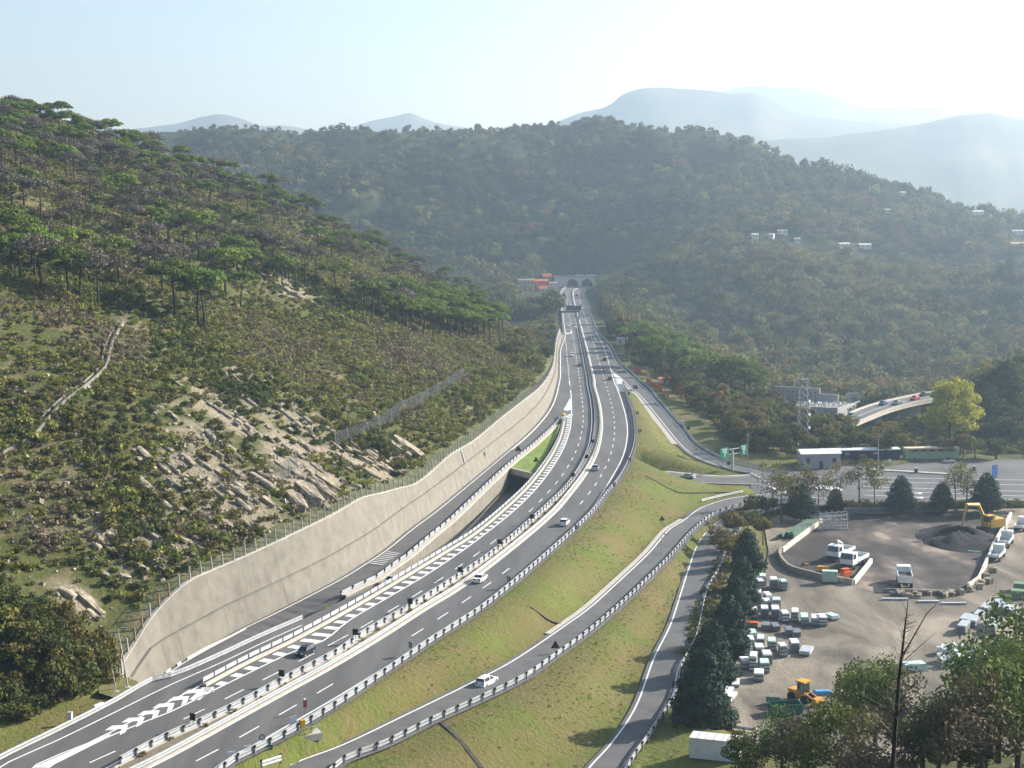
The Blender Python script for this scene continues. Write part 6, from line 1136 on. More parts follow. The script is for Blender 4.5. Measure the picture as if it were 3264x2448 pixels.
# shed, huts and nets right of the entry road
sh = V('U', 725, 188, -2.); house('shed', sh, 9., 4., 2.5, ctint('white_plaster', (.62, .60, .56)), ctint('red_sheet', (.55, .16, .10)), .5, 'white shed with a red sheet roof in the bushes beyond the orange netting', R(-12), 2, 1, 'shed')
hb = V('T', 1650, 1045, 0.); house('site_hut', hb, 6., 4., 3., ctint('white_plaster', (.62, .60, .56)), ctint('pale_green_sheet', (.35, .5, .42)), 0, 'white site hut with a pale green front beside the motorway', 0, 2, 1, 'site hut', door=False)
for x, y, w_, lb in ((1655, 905, 11., 'orange tarpaulin roof between the pines and the motorway'), (1645, 985, 5., 'small orange canopy beside the white site hut')):
    p = V('T', x, y, 0.); root = empty('canopy', tuple(p), lb, 'canopy'); r_ = MB(); r_.add([(-w_/2, -2.5, 2.6), (w_/2, -2.5, 2.4), (w_/2, 2.5, 2.6), (-w_/2, 2.5, 2.7), (0, -2.6, 3.4), (0, 2.6, 3.5)], [(0, 4, 5, 3), (4, 1, 2, 5)]); obj('cover', r_.mesh('cover', orange), None, root)
    for a in (-1, 1):
        for c in (-1, 1): obj('pole', MB().tube([(a*w_*.46, c*2.3, -1), (a*w_*.46, c*2.3, 2.6)], .06, 5).mesh('pole', galv), None, root)
def net(v, pts, lb, hgt=1.3):
    P = np.array([hitv(v, *p) for p in pts]); root = empty('safety_netting', tuple(P[len(P)//2]), lb, 'safety netting', 'orange netting beside the entry road'); Q = resample(P, step=.5); b = MB(); wv = np.array([0, 0, 1.])[None]*(np.sin(np.arange(len(Q))*1.7)*.12)[:, None]
    b.strip(Q+[0, 0, hgt]+wv, Q+[0, 0, .1]); world_under(b.build('net', orange), root)
    for q in resample(P, step=3.): o = obj('stake', MB().box((0, 0, .6), (.07, .07, 1.6)).mesh('stake', mat('timber', [(.20, .14, .08), (.26, .19, .12)], 2.)), None, root); o.location = Vector(q)-root.location
net('U', [(230, 0), (290, 35), (345, 62)], 'first run of orange safety netting towards the site hut', 2.); net('U', [(405, 150), (450, 195), (500, 240), (560, 262), (615, 285)], 'longest run of bright orange safety netting near the shed', 2.4); net('U', [(640, 300), (670, 345), (700, 385)], 'last short run of orange netting on the grass slope', 1.8)
p = hitv('U', 868, 700); o = empty('utility_box', tuple(p), 'small white box on the grass beside the entry road', 'utility box'); obj('box', MB().box((0, 0, .5), (1.5, .8, 1.)).mesh('box', white), None, o); obj('lid', MB().box((0, 0, 1.05), (1.6, .9, .1)).mesh('lid', galv), None, o)
# lattice mast
lm = V('A6', 783, 925, -8.); H_ = 24.; root = empty('lattice_mast', tuple(lm), 'tall dark lattice telecom mast beside the toll plaza', 'mast'); b = MB(); w0, w1 = 1.5, 1.15
def cor(z, k): s = w0+(w1-w0)*z/H_; return Vector(((-1, 1, 1, -1)[k]*s, (-1, -1, 1, 1)[k]*s, z))
for k in range(4): obj('leg', MB().tube([cor(0, k), cor(H_, k)], .10, 5).mesh('leg', galvd), None, root)
for j in range(12):
    for k in range(4): b.tube([cor(j*2., k), cor(j*2.+2, (k+1) % 4)], .05, 4, caps=False); b.tube([cor(j*2., (k+1) % 4), cor(j*2.+2, k)], .05, 4, caps=False); b.tube([cor(j*2.+2, k), cor(j*2.+2, (k+1) % 4)], .05, 4, caps=False)
obj('bracing', b.mesh('bracing', galvd), None, root); obj('platform', MB().box((0, 0, H_-.6), (3.3, 3.3, .15)).mesh('platform', galvd), None, root)
for x, y in ((-1.5, -.6), (1.5, -.6), (0, 1.6)): obj('antenna', MB().box((x, y, H_-1.2), (.35, .25, 2.6)).mesh('antenna', ctint('antenna_grey', (.5, .5, .5))), None, root)
for z in (9., 13., 17.): obj('dish', MB().tube([(1.3, -1.3, z), (1.5, -1.55, z)], .45, 12).mesh('dish', white), None, root)
# plaza buildings and vehicles
a = V('A6', 895, 1000, -7.); house('service_hut', a+[0, 3, 0], 11., 7., 4.2, ctint('grey_sheet', (.36, .37, .38)), ctint('white_sheet', (.75, .75, .74)), .9, 'grey service hut with a white ribbed roof beside the lattice mast', 0, 3, 1, 'hut', down=.5)
a = V('A6', 1163, 962, -7.); root = empty('site_container', tuple(a+[0, 2, 0]), 'long dark blue container row with a white roof at the back of the plaza', 'container'); dkb = mat('dark_blue_sheet', [(.012, .02, .05), (.02, .03, .065)], .6, .5); obj('body', MB().box((0, 0, 1.7), (22., 3.2, 3.4)).mesh('body', dkb), None, root); obj('roof', MB().box((0, 0, 3.5), (22.4, 3.8, .3)).mesh('roof', white), None, root)
for k in range(9): obj('panel', MB().box((-9.8+k*2.45, -1.63, 1.7), (2.2, .06, 2.9)).mesh('panel', dkb), None, root)
for x in (-4.2, 4.): obj('window', MB().box((x, -1.68, 2.5), (1.3, .05, .7)).mesh('window', ctint('dull_pane', (.3, .3, .28))), None, root)
a = V('A6', 1618, 950, -7.); root = empty('caravan', tuple(a+[0, 1.5, 0]), 'faded green coach-like caravan with a rusty stripe at the plaza edge', 'caravan'); grn = ctint('faded_green', (.30, .40, .26)); obj('body', MB().box((0, 0, 1.9), (15.5, 2.8, 3.)).mesh('body', grn), None, root); obj('stripe', MB().box((0, -1.42, 2.9), (13., .05, .8)).mesh('stripe', ctint('rust_stripe', (.33, .14, .07))), None, root); obj('roof', MB().box((0, 0, 3.5), (15.6, 2.9, .3)).mesh('roof', ctint('cream_roof', (.6, .52, .36))), None, root)
for x in (-5, -2.5, 0, 2.5, 5): obj('window', MB().box((x, -1.45, 2.9), (1.5, .05, .6)).mesh('window', win), None, root)
for x in (-5, 4.5): w_ = obj('wheel', WHEEL, None, root, (x, -1.3, .4)); w_.scale = (1.4, 1.4, 1.4)
a = V('A6', 1728, 962, -7.); tag(obj('ramp_slab', MB().box((0, 0, .35), (4., 2.4, .5), taper=.8).mesh('ramp_slab', conc2), None, None, tuple(a)), 'pale concrete loading slab beside the green caravan', 'slab')
isl2 = np.array([V('A6', x, y, -7.) for x, y in [(1215, 1012), (1400, 1022), (1560, 1032), (1740, 1042)]]); tag(MB().sweep(resample(isl2, step=3.), [(-.9, -.05), (-.9, .25), (.9, .25), (.9, -.05)]).build('traffic_island', conc2), kind='structure')
for x, y, lb in ((1292, 1005, 'dark bollard at the tip of the plaza island'), (1512, 1022, 'dark bollard in the middle of the plaza island'), (1886, 1010, 'dark bollard near the white van on the plaza')):
    root = empty('bollard', tuple(V('A6', x, y+6, -6.8)), lb, 'bollard'); obj('body', MB().box((0, 0, .55), (.9, .6, 1.1), taper=.8).mesh('body', signback), None, root); obj('cap', MB().box((0, 0, 1.2), (.6, .45, .25)).mesh('cap', white), None, root)
for x, y, lb in ((1340, 985, 'small white sign on the plaza behind the island'), (1228, 985, 'small yellow post beside the blue container')):
    root = empty('marker_post', tuple(V('A6', x, y, -7.)), lb, 'marker post'); obj('post', MB().tube([(0, 0, -.2), (0, 0, 1.4)], .08, 6).mesh('post', yelp if 'yellow' in lb else galv), None, root); obj('panel', MB().box((0, -.1, 1.5), (.8, .06, .8)).mesh('panel', yelp if 'yellow' in lb else white), None, root)
p = V('A6', 2022, 1068, -7.); root = empty('information_board', tuple(p), 'tall narrow blue information board on the plaza', 'sign', None, R(35)); obj('panel', MB().box((0, 0, 2.), (2.2, .15, 3.4)).mesh('panel', bluep), None, root)
for x in (-.9, .9): obj('post', MB().tube([(x, .1, -.3), (x, .1, 3.4)], .07, 6).mesh('post', galv), None, root)
# ---------------------------------------------------------------- trucks and machines
truckw = gloss('truck_white', (.74, .76, .74), 0, .4); chas = mat('chassis', [(.03, .03, .032), (.05, .05, .05)], 1., .7); bedm = mat('worn_bed', [(.30, .32, .30), (.42, .44, .42)], .8, .6)
def truck(p, rz, label, bed='flat', s=1., bedmat=None, crane=False, cabm=None):
    cabm = cabm or truckw; root = empty('truck', tuple(p), label, 'truck', None, rz); root.scale = (s, s, s); c = MB(); c.add([(1.6, -1.2, .9), (3.6, -1.2, .9), (3.6, 1.2, .9), (1.6, 1.2, .9), (1.6, -1.2, 2.9), (3.3, -1.15, 2.9), (3.3, 1.15, 2.9), (1.6, 1.2, 2.9), (3.65, -1.2, 1.75), (3.65, 1.2, 1.75)], [(3, 2, 1, 0), (4, 5, 6, 7), (0, 1, 8, 5, 4), (2, 3, 7, 6, 9), (0, 4, 7, 3), (1, 2, 9, 8), (8, 9, 6, 5)]); cab = obj('cab', c.mesh('cab', cabm), None, root)
    g = MB(); g.add([(3.68, -1.05, 1.85), (3.68, 1.05, 1.85), (3.36, 1.0, 2.78), (3.36, -1., 2.78)], [(0, 1, 2, 3)]); obj('windscreen', g.mesh('windscreen', carglass), None, cab)
    for sgn in (-1, 1): g = MB(); g.add([(2.2, sgn*1.22, 1.85), (3.4, sgn*1.22, 1.85), (3.2, sgn*1.2, 2.7), (2.2, sgn*1.21, 2.7)], [(0, 1, 2, 3)]); obj('side_window', g.mesh('side_window', carglass), None, cab)
    obj('bumper', MB().box((3.62, 0, .75), (.25, 2.4, .45)).mesh('bumper', chas), None, root); obj('chassis', MB().box((0, 0, .75), (6.6, .9, .3)).mesh('chassis', chas), None, root)
    for x in (2.6, -1.4, -2.6):
        for y in (-1.05, 1.05): w_ = obj('wheel', WHEEL, None, root, (x, y, .5)); w_.scale = (1.55, 1.8, 1.55)
    bm_ = bedmat or truckw; h_ = 1.25 if bed == 'tip' else .55
    b = obj('bed', MB().box((-1., 0, 1.1), (4.9, 2.4, .15)).mesh('bed', chas if bed == 'tip' else bedm), None, root)
    for y in (-1.2, 1.2): obj('side_board', MB().box((-1., y, 1.17+h_/2), (4.9, .1, h_)).mesh('side_board', bm_), None, b)
    obj('tailgate', MB().box((-3.45, 0, 1.17+h_/2), (.1, 2.5, h_)).mesh('tailgate', bm_), None, b); obj('headboard', MB().box((1.42, 0, 1.17+h_*.6), (.1, 2.5, h_*1.2)).mesh('headboard', bm_), None, b)
    if bed == 'tip': obj('dark_fill', MB().box((-1., 0, 1.6), (4.6, 2.2, .7)).mesh('dark_fill', chas), None, b)  # dark box added in the bed so that its inside looks dark
    if crane:
        k = MB(); k.tube([(1.2, 0, 1.2), (1.2, 0, 3.2), (2.6, .4, 3.9)], [.22, .2, .16], 6); k.tube([(2.6, .4, 3.9), (.6, .5, 2.9)], .14, 6); obj('crane', k.mesh('crane', truckw), None, root)
    return root
yz = YZ+.03
def Yp(x, y, z=yz): return V('Y', x, y, z)
truck(Yp(720, 710), R(-128), 'white tipper truck with a raised crane arm parked at the back of the spoil bay', 'flat', 1.15, crane=True); truck(Yp(830, 775), R(-126), 'white flatbed truck with orange lights parked beside the crane truck', 'flat', 1.2)
truck(Yp(1235, 930), R(78), 'white dump truck seen from behind with an empty high bed at the bay entrance', 'tip', 1.12)
for x, y, rz, s, lb in ((2190, 480, 60, .9, 'white truck parked outside the bay wall beside the excavator'), (2060, 610, 62, 1., 'white truck with a green load parked along the bay wall'), (1990, 720, 60, .95, 'white flatbed parked at the lower end of the bay wall')): truck(Yp(x, y), R(rz), lb, 'flat', s, crane=(x == 2060))
# excavator
e0 = Yp(1930, 500); root = empty('excavator', tuple(e0), 'yellow excavator with its bucket lowered beside the dark spoil heap', 'excavator', None, R(205)); root.scale = (1.35, 1.35, 1.35); yel2 = gloss('machine_yellow', (.60, .36, .05), 0, .5)
for y in (-1.2, 1.2): obj('track', MB().box((0, y, .45), (3.6, .6, .9), taper=.85).mesh('track', chas), None, root)
obj('house', MB().box((-.6, .2, 1.7), (3.2, 2.5, 1.4)).mesh('house', yel2), None, root); cb = obj('cab', MB().box((.7, .75, 2.2), (1.5, 1.1, 1.9)).mesh('cab', yel2), None, root); obj('window', MB().box((1.0, .75, 2.5), (1.0, 1.14, .9)).mesh('window', carglass), None, cb)
bo = MB(); bo.tube([(.8, -.2, 1.9), (2.4, -.2, 4.9), (5.2, -.2, 5.2)], [.42, .4, .28], 4); obj('boom', bo.mesh('boom', yel2), None, root); ar = MB(); ar.tube([(4.9, -.2, 5.4), (6.0, -.2, 1.2)], [.3, .2], 4); obj('arm', ar.mesh('arm', yel2), None, root); obj('bucket', MB().box((5.7, -.2, .6), (1.0, 1.2, 1.0), taper=.7).mesh('bucket', galvd), None, root)
# wheel loader and skip by the near trees
l0 = V('A9', 775, 1225, yz); root = empty('wheel_loader', tuple(l0), 'orange yellow wheel loader with a square cab among the bushes', 'loader', None, R(-50)); yo = gloss('loader_orange', (.62, .28, .03), 0, .5); obj('body', MB().box((-.8, 0, 1.2), (2.6, 1.5, 1.1)).mesh('body', yo), None, root); cb = obj('cab', MB().box((.2, 0, 2.3), (1.3, 1.4, 1.6)).mesh('cab', carglass), None, root); obj('cab_roof', MB().box((.2, 0, 3.2), (1.7, 1.7, .22)).mesh('cab_roof', yelp), None, cb); obj('bucket', MB().box((2.9, 0, .7), (.9, 2.2, 1.), taper=.75).mesh('bucket', yo), None, root); la = MB()
for y in (-.6, .6): la.tube([(.8, y, 1.6), (2.6, y, .9)], .14, 5)
obj('lift_arm', la.mesh('lift_arm', yo), None, root)
for x in (-1.4, 1.1):
    for y in (-.9, .9): w_ = obj('wheel', WHEEL, None, root, (x, y, .65)); w_.scale = (2., 2.4, 2.)
k0 = V('A9', 665, 1300, yz); grs = ctint('skip_green', (.02, .13, .09)); root = empty('skip', tuple(k0), 'dark green open skip beside the wheel loader', 'skip', None, R(8))
for nm, c, d in (('floor', (0, 0, .15), (4.6, 2.2, .12)), ('side', (0, -1.1, .8), (4.6, .1, 1.4)), ('side', (0, 1.1, .8), (4.6, .1, 1.4)), ('end', (-2.3, 0, .8), (.1, 2.2, 1.4)), ('end', (2.3, 0, .8), (.1, 2.2, 1.4))): obj(nm, MB().box(c, d).mesh(nm, grs), None, root)
root = empty('green_panel', tuple(V('A9', 590, 1240, yz)), 'leaning pale green sheet beside the green skip', 'sheet', None, R(-20)); q = obj('sheet', MB().box((0, 0, .7), (2.2, .08, 1.2)).mesh('sheet', ctint('pale_green', (.25, .45, .36))), None, root); q.rotation_euler = (R(25), 0, 0); obj('prop', MB().tube([(0, .6, 0), (0, .1, .9)], .05, 5).mesh('prop', galvd), None, root)
tag(obj('tarpaulin', MB().box((0, 0, .3), (3.2, 1.3, .6), taper=.7).mesh('tarpaulin', gloss('blue_tarp', (.06, .28, .55), 0, .5)), None, None, tuple(V('A9', 905, 1180, yz))), 'bright blue tarpaulin over a low heap among the near trees', 'tarpaulin')
# site office container
s0 = hitv('A9', 215, 1590)+[0, 0, .1]; root = empty('site_office', tuple(s0), 'white site office container with one small window in front of the largest conifer', 'container', None, R(-20)); obj('body', MB().box((0, 0, 1.3), (6.6, 2.6, 2.7)).mesh('body', white), None, root); obj('roof', MB().box((0, 0, 2.72), (6.7, 2.7, .14)).mesh('roof', ctint('office_roof', (.6, .58, .55))), None, root); q = obj('window', MB().box((1.5, -1.32, 1.5), (.85, .06, .75)).mesh('window', win), None, root); obj('frame', MB().box((1.5, -1.34, 1.5), (1., .03, .9)).mesh('frame', galv), None, q)
for x in (-2.2, -1.1, 0, 1.1, 2.2): obj('roof_rib', MB().box((x, 0, 2.81), (.08, 2.6, .06)).mesh('roof_rib', galv), None, root)
for i, (x, y, dx, lb, mt) in enumerate([(360, 1395, 5.5, 'long white pipe lying behind the site office', white), (320, 1425, 4., 'rusty steel beam lying behind the site office', MATS['rusty_post']), (300, 1440, 3.6, 'second rusty beam lying behind the site office', MATS['rusty_post'])]): tag(obj('pipe', MB().tube([(-dx/2, 0, 0), (dx/2, 0, 0)], .16, 8).mesh('pipe', mt), None, None, tuple(V('A9', x, y, yz)+[0, 0, .15]), R(-24)), lb, 'pipe')
# ---------------------------------------------------------------- spoil bay: low block walls, dark ground, heap
bay = [Yp(x, y) for x, y in [(560, 425), (240, 665), (215, 690), (235, 750), (285, 805), (345, 832), (560, 885), (700, 905), (815, 932), (960, 990), (1300, 1000), (1640, 1010), (1750, 965), (1845, 905), (1965, 625), (2105, 372), (1560, 350), (740, 350)]]
bdark = mat('spoil_ground', [(.03, .026, .024), (.06, .05, .043), (.115, .094, .077), (.27, .215, .16)], .055, .95, .1, detail=10, bscale=2.5, lo=.40, hi=.60, stretch=(1, .6, 1))
poly_sheet('spoil_ground', bay, YZ+.012, bdark)
blk = mat('wall_block', [(.30, .27, .22), (.24, .215, .18)], .7, .9); blkw = mat('wall_block_pale', [(.56, .52, .44), (.46, .42, .35)], .7, .9)  # pale copy: tan right wall, and sunlight on the left wall put into colour
def block_wall(v, pts, h_, label, m, step=1.6, th=.5):
    P = resample(np.array([V(v, x, y, yz) for x, y in pts]), step=step); root = empty('block_wall', tuple(P[len(P)//2]), label, 'block wall'); bmh = MB().box((0, 0, h_/2), (step*.965, th, h_)).mesh('block', m)
    for a, c in zip(P[:-1], P[1:]): d = c-a; o = obj('block', bmh, None, root); o.location = Vector((a+c)/2)-root.location+Vector((0, 0, random.uniform(-.04, .03))); o.rotation_euler = (0, 0, math.atan2(d[1], d[0])+random.uniform(-.02, .02))
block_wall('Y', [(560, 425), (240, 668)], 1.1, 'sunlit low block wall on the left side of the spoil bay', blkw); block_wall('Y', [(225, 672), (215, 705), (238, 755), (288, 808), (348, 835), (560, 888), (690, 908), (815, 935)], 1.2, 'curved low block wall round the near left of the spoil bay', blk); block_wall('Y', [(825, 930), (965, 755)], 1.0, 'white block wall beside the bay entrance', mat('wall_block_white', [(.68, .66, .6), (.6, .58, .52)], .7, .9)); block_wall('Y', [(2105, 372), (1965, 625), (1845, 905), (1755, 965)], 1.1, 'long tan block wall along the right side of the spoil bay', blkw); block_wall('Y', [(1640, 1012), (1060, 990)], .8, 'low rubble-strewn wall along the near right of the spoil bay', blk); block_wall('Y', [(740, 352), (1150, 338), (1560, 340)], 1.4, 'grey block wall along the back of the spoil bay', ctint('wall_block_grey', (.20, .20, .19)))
hp_ = MB(); c0 = Yp(1690, 560); nr_, ns_ = 9, 26; vs = []
for j in range(nr_+1):
    r_ = 8.4*j/nr_*(1+.0)
    for k in range(ns_):
        a = 2*math.pi*k/ns_; z = 2.1*(1-(j/nr_)**1.6)*(1+.3*math.sin(a*3+j*.5)+.2*math.sin(a*5+1))+random.uniform(-.35, .35)*(j < nr_); vs.append((c0[0]+r_*1.15*math.cos(a), c0[1]+r_*1.5*math.sin(a)*1.1, YZ-.05+z))
hp_.add(vs, [(j*ns_+k, j*ns_+(k+1) % ns_, (j+1)*ns_+(k+1) % ns_, (j+1)*ns_+k) for j in range(nr_) for k in range(ns_)]); tag(hp_.build('spoil_heap', mat('black_spoil', [(.008, .008, .01), (.014, .014, .016), (.02, .019, .02)], .8, .95, .2), smooth=True), 'black heap of asphalt spoil in the corner of the bay beside the excavator', 'heap')
tag(obj('steel_plate', MB().box((0, 0, .08), (5.2, 1.0, .16)).mesh('steel_plate', ctint('pale_green', (.25, .45, .36))), None, None, tuple(Yp(1755, 655)), R(-25)), 'pale green steel plate lying on the dark ground near the excavator', 'plate')
# junk on the near right wall
for i in range(22):
    x = random.uniform(1080, 1650); p = Yp(x, 1015+random.uniform(-15, 25)); L_ = random.uniform(.7, 2.2); tag(obj('rubble_block', ROCKS[i % 7], None, None, tuple(p+[0, 0, .4]), random.uniform(0, 3), (L_, random.uniform(.5, 1.), random.uniform(.4, .8))), 'broken concrete lump in the rubble along the near right bay wall', 'rubble', 'rubble along the bay wall')
for x, y, lx, lb in ((1160, 1055, 5., 'pale grey beam lying in front of the rubble'), (1640, 1090, 4.6, 'thin white beam lying at the end of the rubble'), (1430, 1075, 4., 'white beam lying in the middle of the rubble')): tag(obj('beam', MB().box((0, 0, .18), (lx, .6, .35)).mesh('beam', ctint('beam_grey', (.48, .5, .5))), None, None, tuple(Yp(x, y)), R(-4)), lb, 'beam')
# small machines inside the bay
root = empty('compressor', tuple(Yp(760, 880)), 'bright orange road machine behind the near bay wall', 'machine', None, R(30)); obj('body', MB().box((0, 0, .9), (2.2, 1.3, 1.2), taper=.9).mesh('body', orange), None, root); obj('hopper', MB().box((.2, .4, 1.7), (1.4, 1., .5), taper=1.2).mesh('hopper', orange), None, root)
for x in (-.8, .8):
    for y in (-.6, .6): obj('wheel', WHEEL, None, root, (x, y, .3))
root = empty('generator', tuple(Yp(575, 825)), 'low yellow generator box beside the trucks', 'generator', None, R(-10)); obj('body', MB().box((0, 0, .7), (2.6, 1.2, 1.), taper=.88).mesh('body', yelp), None, root); obj('skid', MB().box((0, 0, .12), (2.7, 1.3, .2)).mesh('skid', chas), None, root)
root = empty('storage_cabinet', tuple(Yp(625, 915)), 'pale green and white storage cabinet on the near bay wall', 'cabinet', None, R(-12)); obj('body', MB().box((0, 0, 1.4), (2.9, 1.5, 2.2)).mesh('body', ctint('cabinet_green', (.42, .52, .44))), None, root); obj('side', MB().box((1.5, 0, 1.4), (.1, 1.4, 2.1)).mesh('side', white), None, root)
tag(obj('traffic_light_box', MB().box((0, 0, .25), (.8, .5, .5)).mesh('box', yelp), None, None, tuple(Yp(440, 775))), 'tiny yellow box on the dark ground inside the bay', 'box')
# scaffold frames and green beams
sc0 = Yp(655, 470); root = empty('scaffold_stack', tuple(sc0), 'stack of silvery scaffold frames at the far left corner of the bay', 'scaffold', None, R(8))
for i in range(5):
    for z in (0, 1.3, 2.6): obj('frame', MB().tube([(-3.+i*1.5, -1.2, z), (-3.+i*1.5, 1.2, z), (-3.+i*1.5, 1.2, z+1.3), (-3.+i*1.5, -1.2, z+1.3), (-3.+i*1.5, -1.2, z)], .09, 4).mesh('frame', galv), None, root)
for k in range(12): y, z = random.uniform(-1.2, 1.2), random.uniform(.2, 3.6); obj('ledger', MB().tube([(-3.4, y, z), (3.4, y, z+random.uniform(-.3, .3))], .08, 4).mesh('ledger', galv), None, root)
gbm = ctint('beam_green', (.10, .16, .12), .7); ba, bb = Yp(260, 560), Yp(500, 430); dirb = bb-ba; root = empty('beam_stack', tuple((ba+bb)/2), 'long stack of grey green guardrail beams behind the left bay wall', 'stack', None, math.atan2(dirb[1], dirb[0]))
for i in range(14): obj('beam', MB().box((random.uniform(-1.5, 1.5), -1.6+(i % 5)*.75, .25+(i//5)*.45), (np.linalg.norm(dirb)*random.uniform(.7, .95), .6, .38)).mesh('beam', gbm), None, root)
# ---------------------------------------------------------------- stacked rail bundles
pg = ctint('pale_green_paint', (.45, .60, .52)); bmats = [(white, white), (white, galv), (pg, galv), (white, galvd)]
def bundle(p, rz, w_, l_, h_, mt, label, group, stakes=True):
    root = empty('rail_bundle', tuple(p), label, 'rail bundle', group, rz); n = max(3, int(h_/.28))
    for k in range(n): q = random.uniform(-.04, .04); obj('rail', MB().box((q, random.uniform(-.15, .15), .1+(k+.5)*h_/n), (w_, l_, h_/n*.8), taper=.97).mesh('rail', mt[0] if k == n-1 else (mt[1] if k % 2 else galvd)), None, root)  # lower rails darker than the top: shadow between stacks put into the colour
    if stakes:
        for x in (-w_/2-.06, w_/2+.06): obj('stake', MB().box((x, -l_*.3, h_*.62), (.08, .08, h_*1.35)).mesh('stake', galv), None, root)
gl_ = 'white topped bundle of guardrail parts stacked beside the conifer row'; gg_ = 'rail bundles beside the conifers'
for i, (x, y, h_) in enumerate([(500, 490, 1.5), (520, 470, 1.8), (590, 490, 1.7), (650, 500, 1.6), (485, 560, 1.3), (550, 580, 1.4), (545, 615, 1.3), (608, 625, 1.7), (462, 680, 1.4), (530, 675, 1.6), (600, 680, 1.6), (660, 705, 1.5), (728, 700, 1.7), (790, 720, 1.3), (860, 725, 1.3), (905, 730, 1.5), (450, 830, 1.4), (438, 870, 1.3), (505, 870, 1.5), (578, 890, 1.6), (648, 930, 1.7), (722, 900, 1.6), (425, 925, 1.3), (495, 930, 1.6), (405, 1010, 1.4), (460, 1020, 2.3), (545, 980, 1.7), (530, 1030, 1.5), (495, 1085, 1.2), (690, 790, .9), (735, 800, .8), (600, 760, .8), (540, 755, .8)]):
    bundle(V('A9', x, y, yz), R(random.uniform(-14, 4)), random.uniform(1.15, 1.5), random.uniform(2.2, 3.2), h_*1.12, random.choice(bmats) if h_ > 1 else (galvd, galvd), gl_ if h_ > 1 else 'low dark bundle of rails between the white topped stacks', gg_ if h_ > 1 else 'low dark rail bundles')
bundle(V('A9', 800, 915, yz), R(-22), 1.9, 3.6, .8, (galv, galv), 'flat grey bundle of corrugated rails lying at the end of the stacks', None, False); bundle(V('A9', 970, 695, yz), R(25), 1.6, 2.4, .9, (pg, pg), 'pale green bundle at the far end of the stacks', None, False); bundle(V('A9', 450, 745, yz), R(70), 1., 2.2, .9, (orange, MATS['rusty_post']), 'rusty orange bundle under the conifers', None, False)
for x, y, rz in ((310, 1215, -22), (285, 1180, -24), (345, 1110, -10)): bundle(V('A9', x, y, yz), R(rz), 1.2, 4.4, .5, (white, galv), 'bright silver bundle of long profiles beside the bushy conifer', 'silver profiles beside the conifer', False)
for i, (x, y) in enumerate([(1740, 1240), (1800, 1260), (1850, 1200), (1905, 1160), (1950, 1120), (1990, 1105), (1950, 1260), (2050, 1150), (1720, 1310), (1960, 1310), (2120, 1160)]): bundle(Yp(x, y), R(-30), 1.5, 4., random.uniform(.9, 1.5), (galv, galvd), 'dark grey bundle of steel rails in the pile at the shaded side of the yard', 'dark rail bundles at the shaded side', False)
wrap = mat('silver_wrap', [(.72, .73, .72), (.55, .57, .57), (.35, .37, .37)], 1.2, .3, .05, spec=.6)
for i, (x, y) in enumerate([(1550, 1490), (1625, 1480), (1715, 1485), (1790, 1490), (1555, 1560), (1660, 1520), (1690, 1560), (1760, 1550), (1860, 1545), (1935, 1570), (1830, 1475), (1580, 1600), (1870, 1600), (1790, 1600)]):
    root = empty('wrapped_bale', tuple(Yp(x, y)), 'bulging bale in shiny silver wrapping in the heap behind the near trees', 'bale', 'silver wrapped bales', random.uniform(0, 3)); b = rock_mesh(2.1, 1.6, 1.3, 200+i); b.materials.clear(); b.materials.append(wrap); obj('wrapping', b, None, root, (0, 0, .6)); obj('pallet', MB().box((0, 0, .08), (2., 1.5, .16)).mesh('pallet', MATS['timber']), None, root)
tag(obj('tarpaulin', MB().box((0, 0, .6), (4.2, 2.2, 1.2), taper=.85).mesh('tarpaulin', pg), None, None, tuple(Yp(1310, 1625)), R(10)), 'pale green tarpaulin over a stack beside the near bushes', 'tarpaulin')
for i, (x, y, lb) in enumerate([(2180, 980, 'green sheeted stack at the shaded edge of the yard'), (2160, 1040, 'second green sheeted stack at the shaded edge of the yard')]): tag(obj('sheeted_stack', MB().box((0, 0, .8), (2.6, 2.2, 1.6), taper=.92).mesh('sheeted_stack', ctint('moss_green', (.16, .24, .14))), None, None, tuple(Yp(x, y)), R(-20)), lb, 'stack')
for i, (x, y, mt) in enumerate([(1900, 880, wrap), (1870, 930, rockm), (1920, 920, white), (1955, 830, yelp), (1780, 985, rockm), (1690, 1010, white), (1840, 965, rockm)]): tag(obj('debris_sack', ROCKS[i], None, None, tuple(Yp(x, y)+[0, 0, .5]), i, (1.6, 1.3, 1.1)), 'sack or lump of debris at the lower corner of the bay wall', 'sack', 'sacks at the bay corner')
# ---------------------------------------------------------------- viaduct and cemetery
VZ = -5.
va = line([('A6', [(985, 705), (1100, 640), (1230, 592), (1400, 550), (1560, 518), (1700, 497), (1800, 485)])], VZ, 40); vb = line([('A6', [(1095, 722), (1200, 678), (1350, 620), (1500, 580), (1640, 553), (1780, 522), (1880, 508)])], VZ, 40)
vb = resample(vb, n=40); va = resample(va, n=40); c0 = (va[20]+vb[20])/2; root = empty('viaduct', tuple(c0), 'pale concrete viaduct on tall piers crossing the valley', 'bridge'); m_ = MB(); vs = []
for a, c in zip(va, vb): vs += [tuple(a), tuple(c), tuple(c-[0, 0, 1.1]), tuple(a-[0, 0, 1.1])]
m_.add(vs, [(i*4+k, i*4+(k+1) % 4, i*4+4+(k+1) % 4, i*4+4+k) for i in range(39) for k in range(4)]+[(0, 1, 2, 3), (159, 158, 157, 156)]); world_under(m_.build('deck', conc2), root)
ia, ib = va+(vb-va)*.06+[0, 0, .02], va+(vb-va)*.94+[0, 0, .02]; world_under(MB().strip(ia, ib).build('roadway', asph3), root); mid = (va+vb)/2+[0, 0, .04]; dv_ = (vb-va)/np.linalg.norm(vb-va, axis=1)[:, None]; world_under(MB().strip(mid-dv_*.12, mid+dv_*.12).build('centre_line', paint), root)
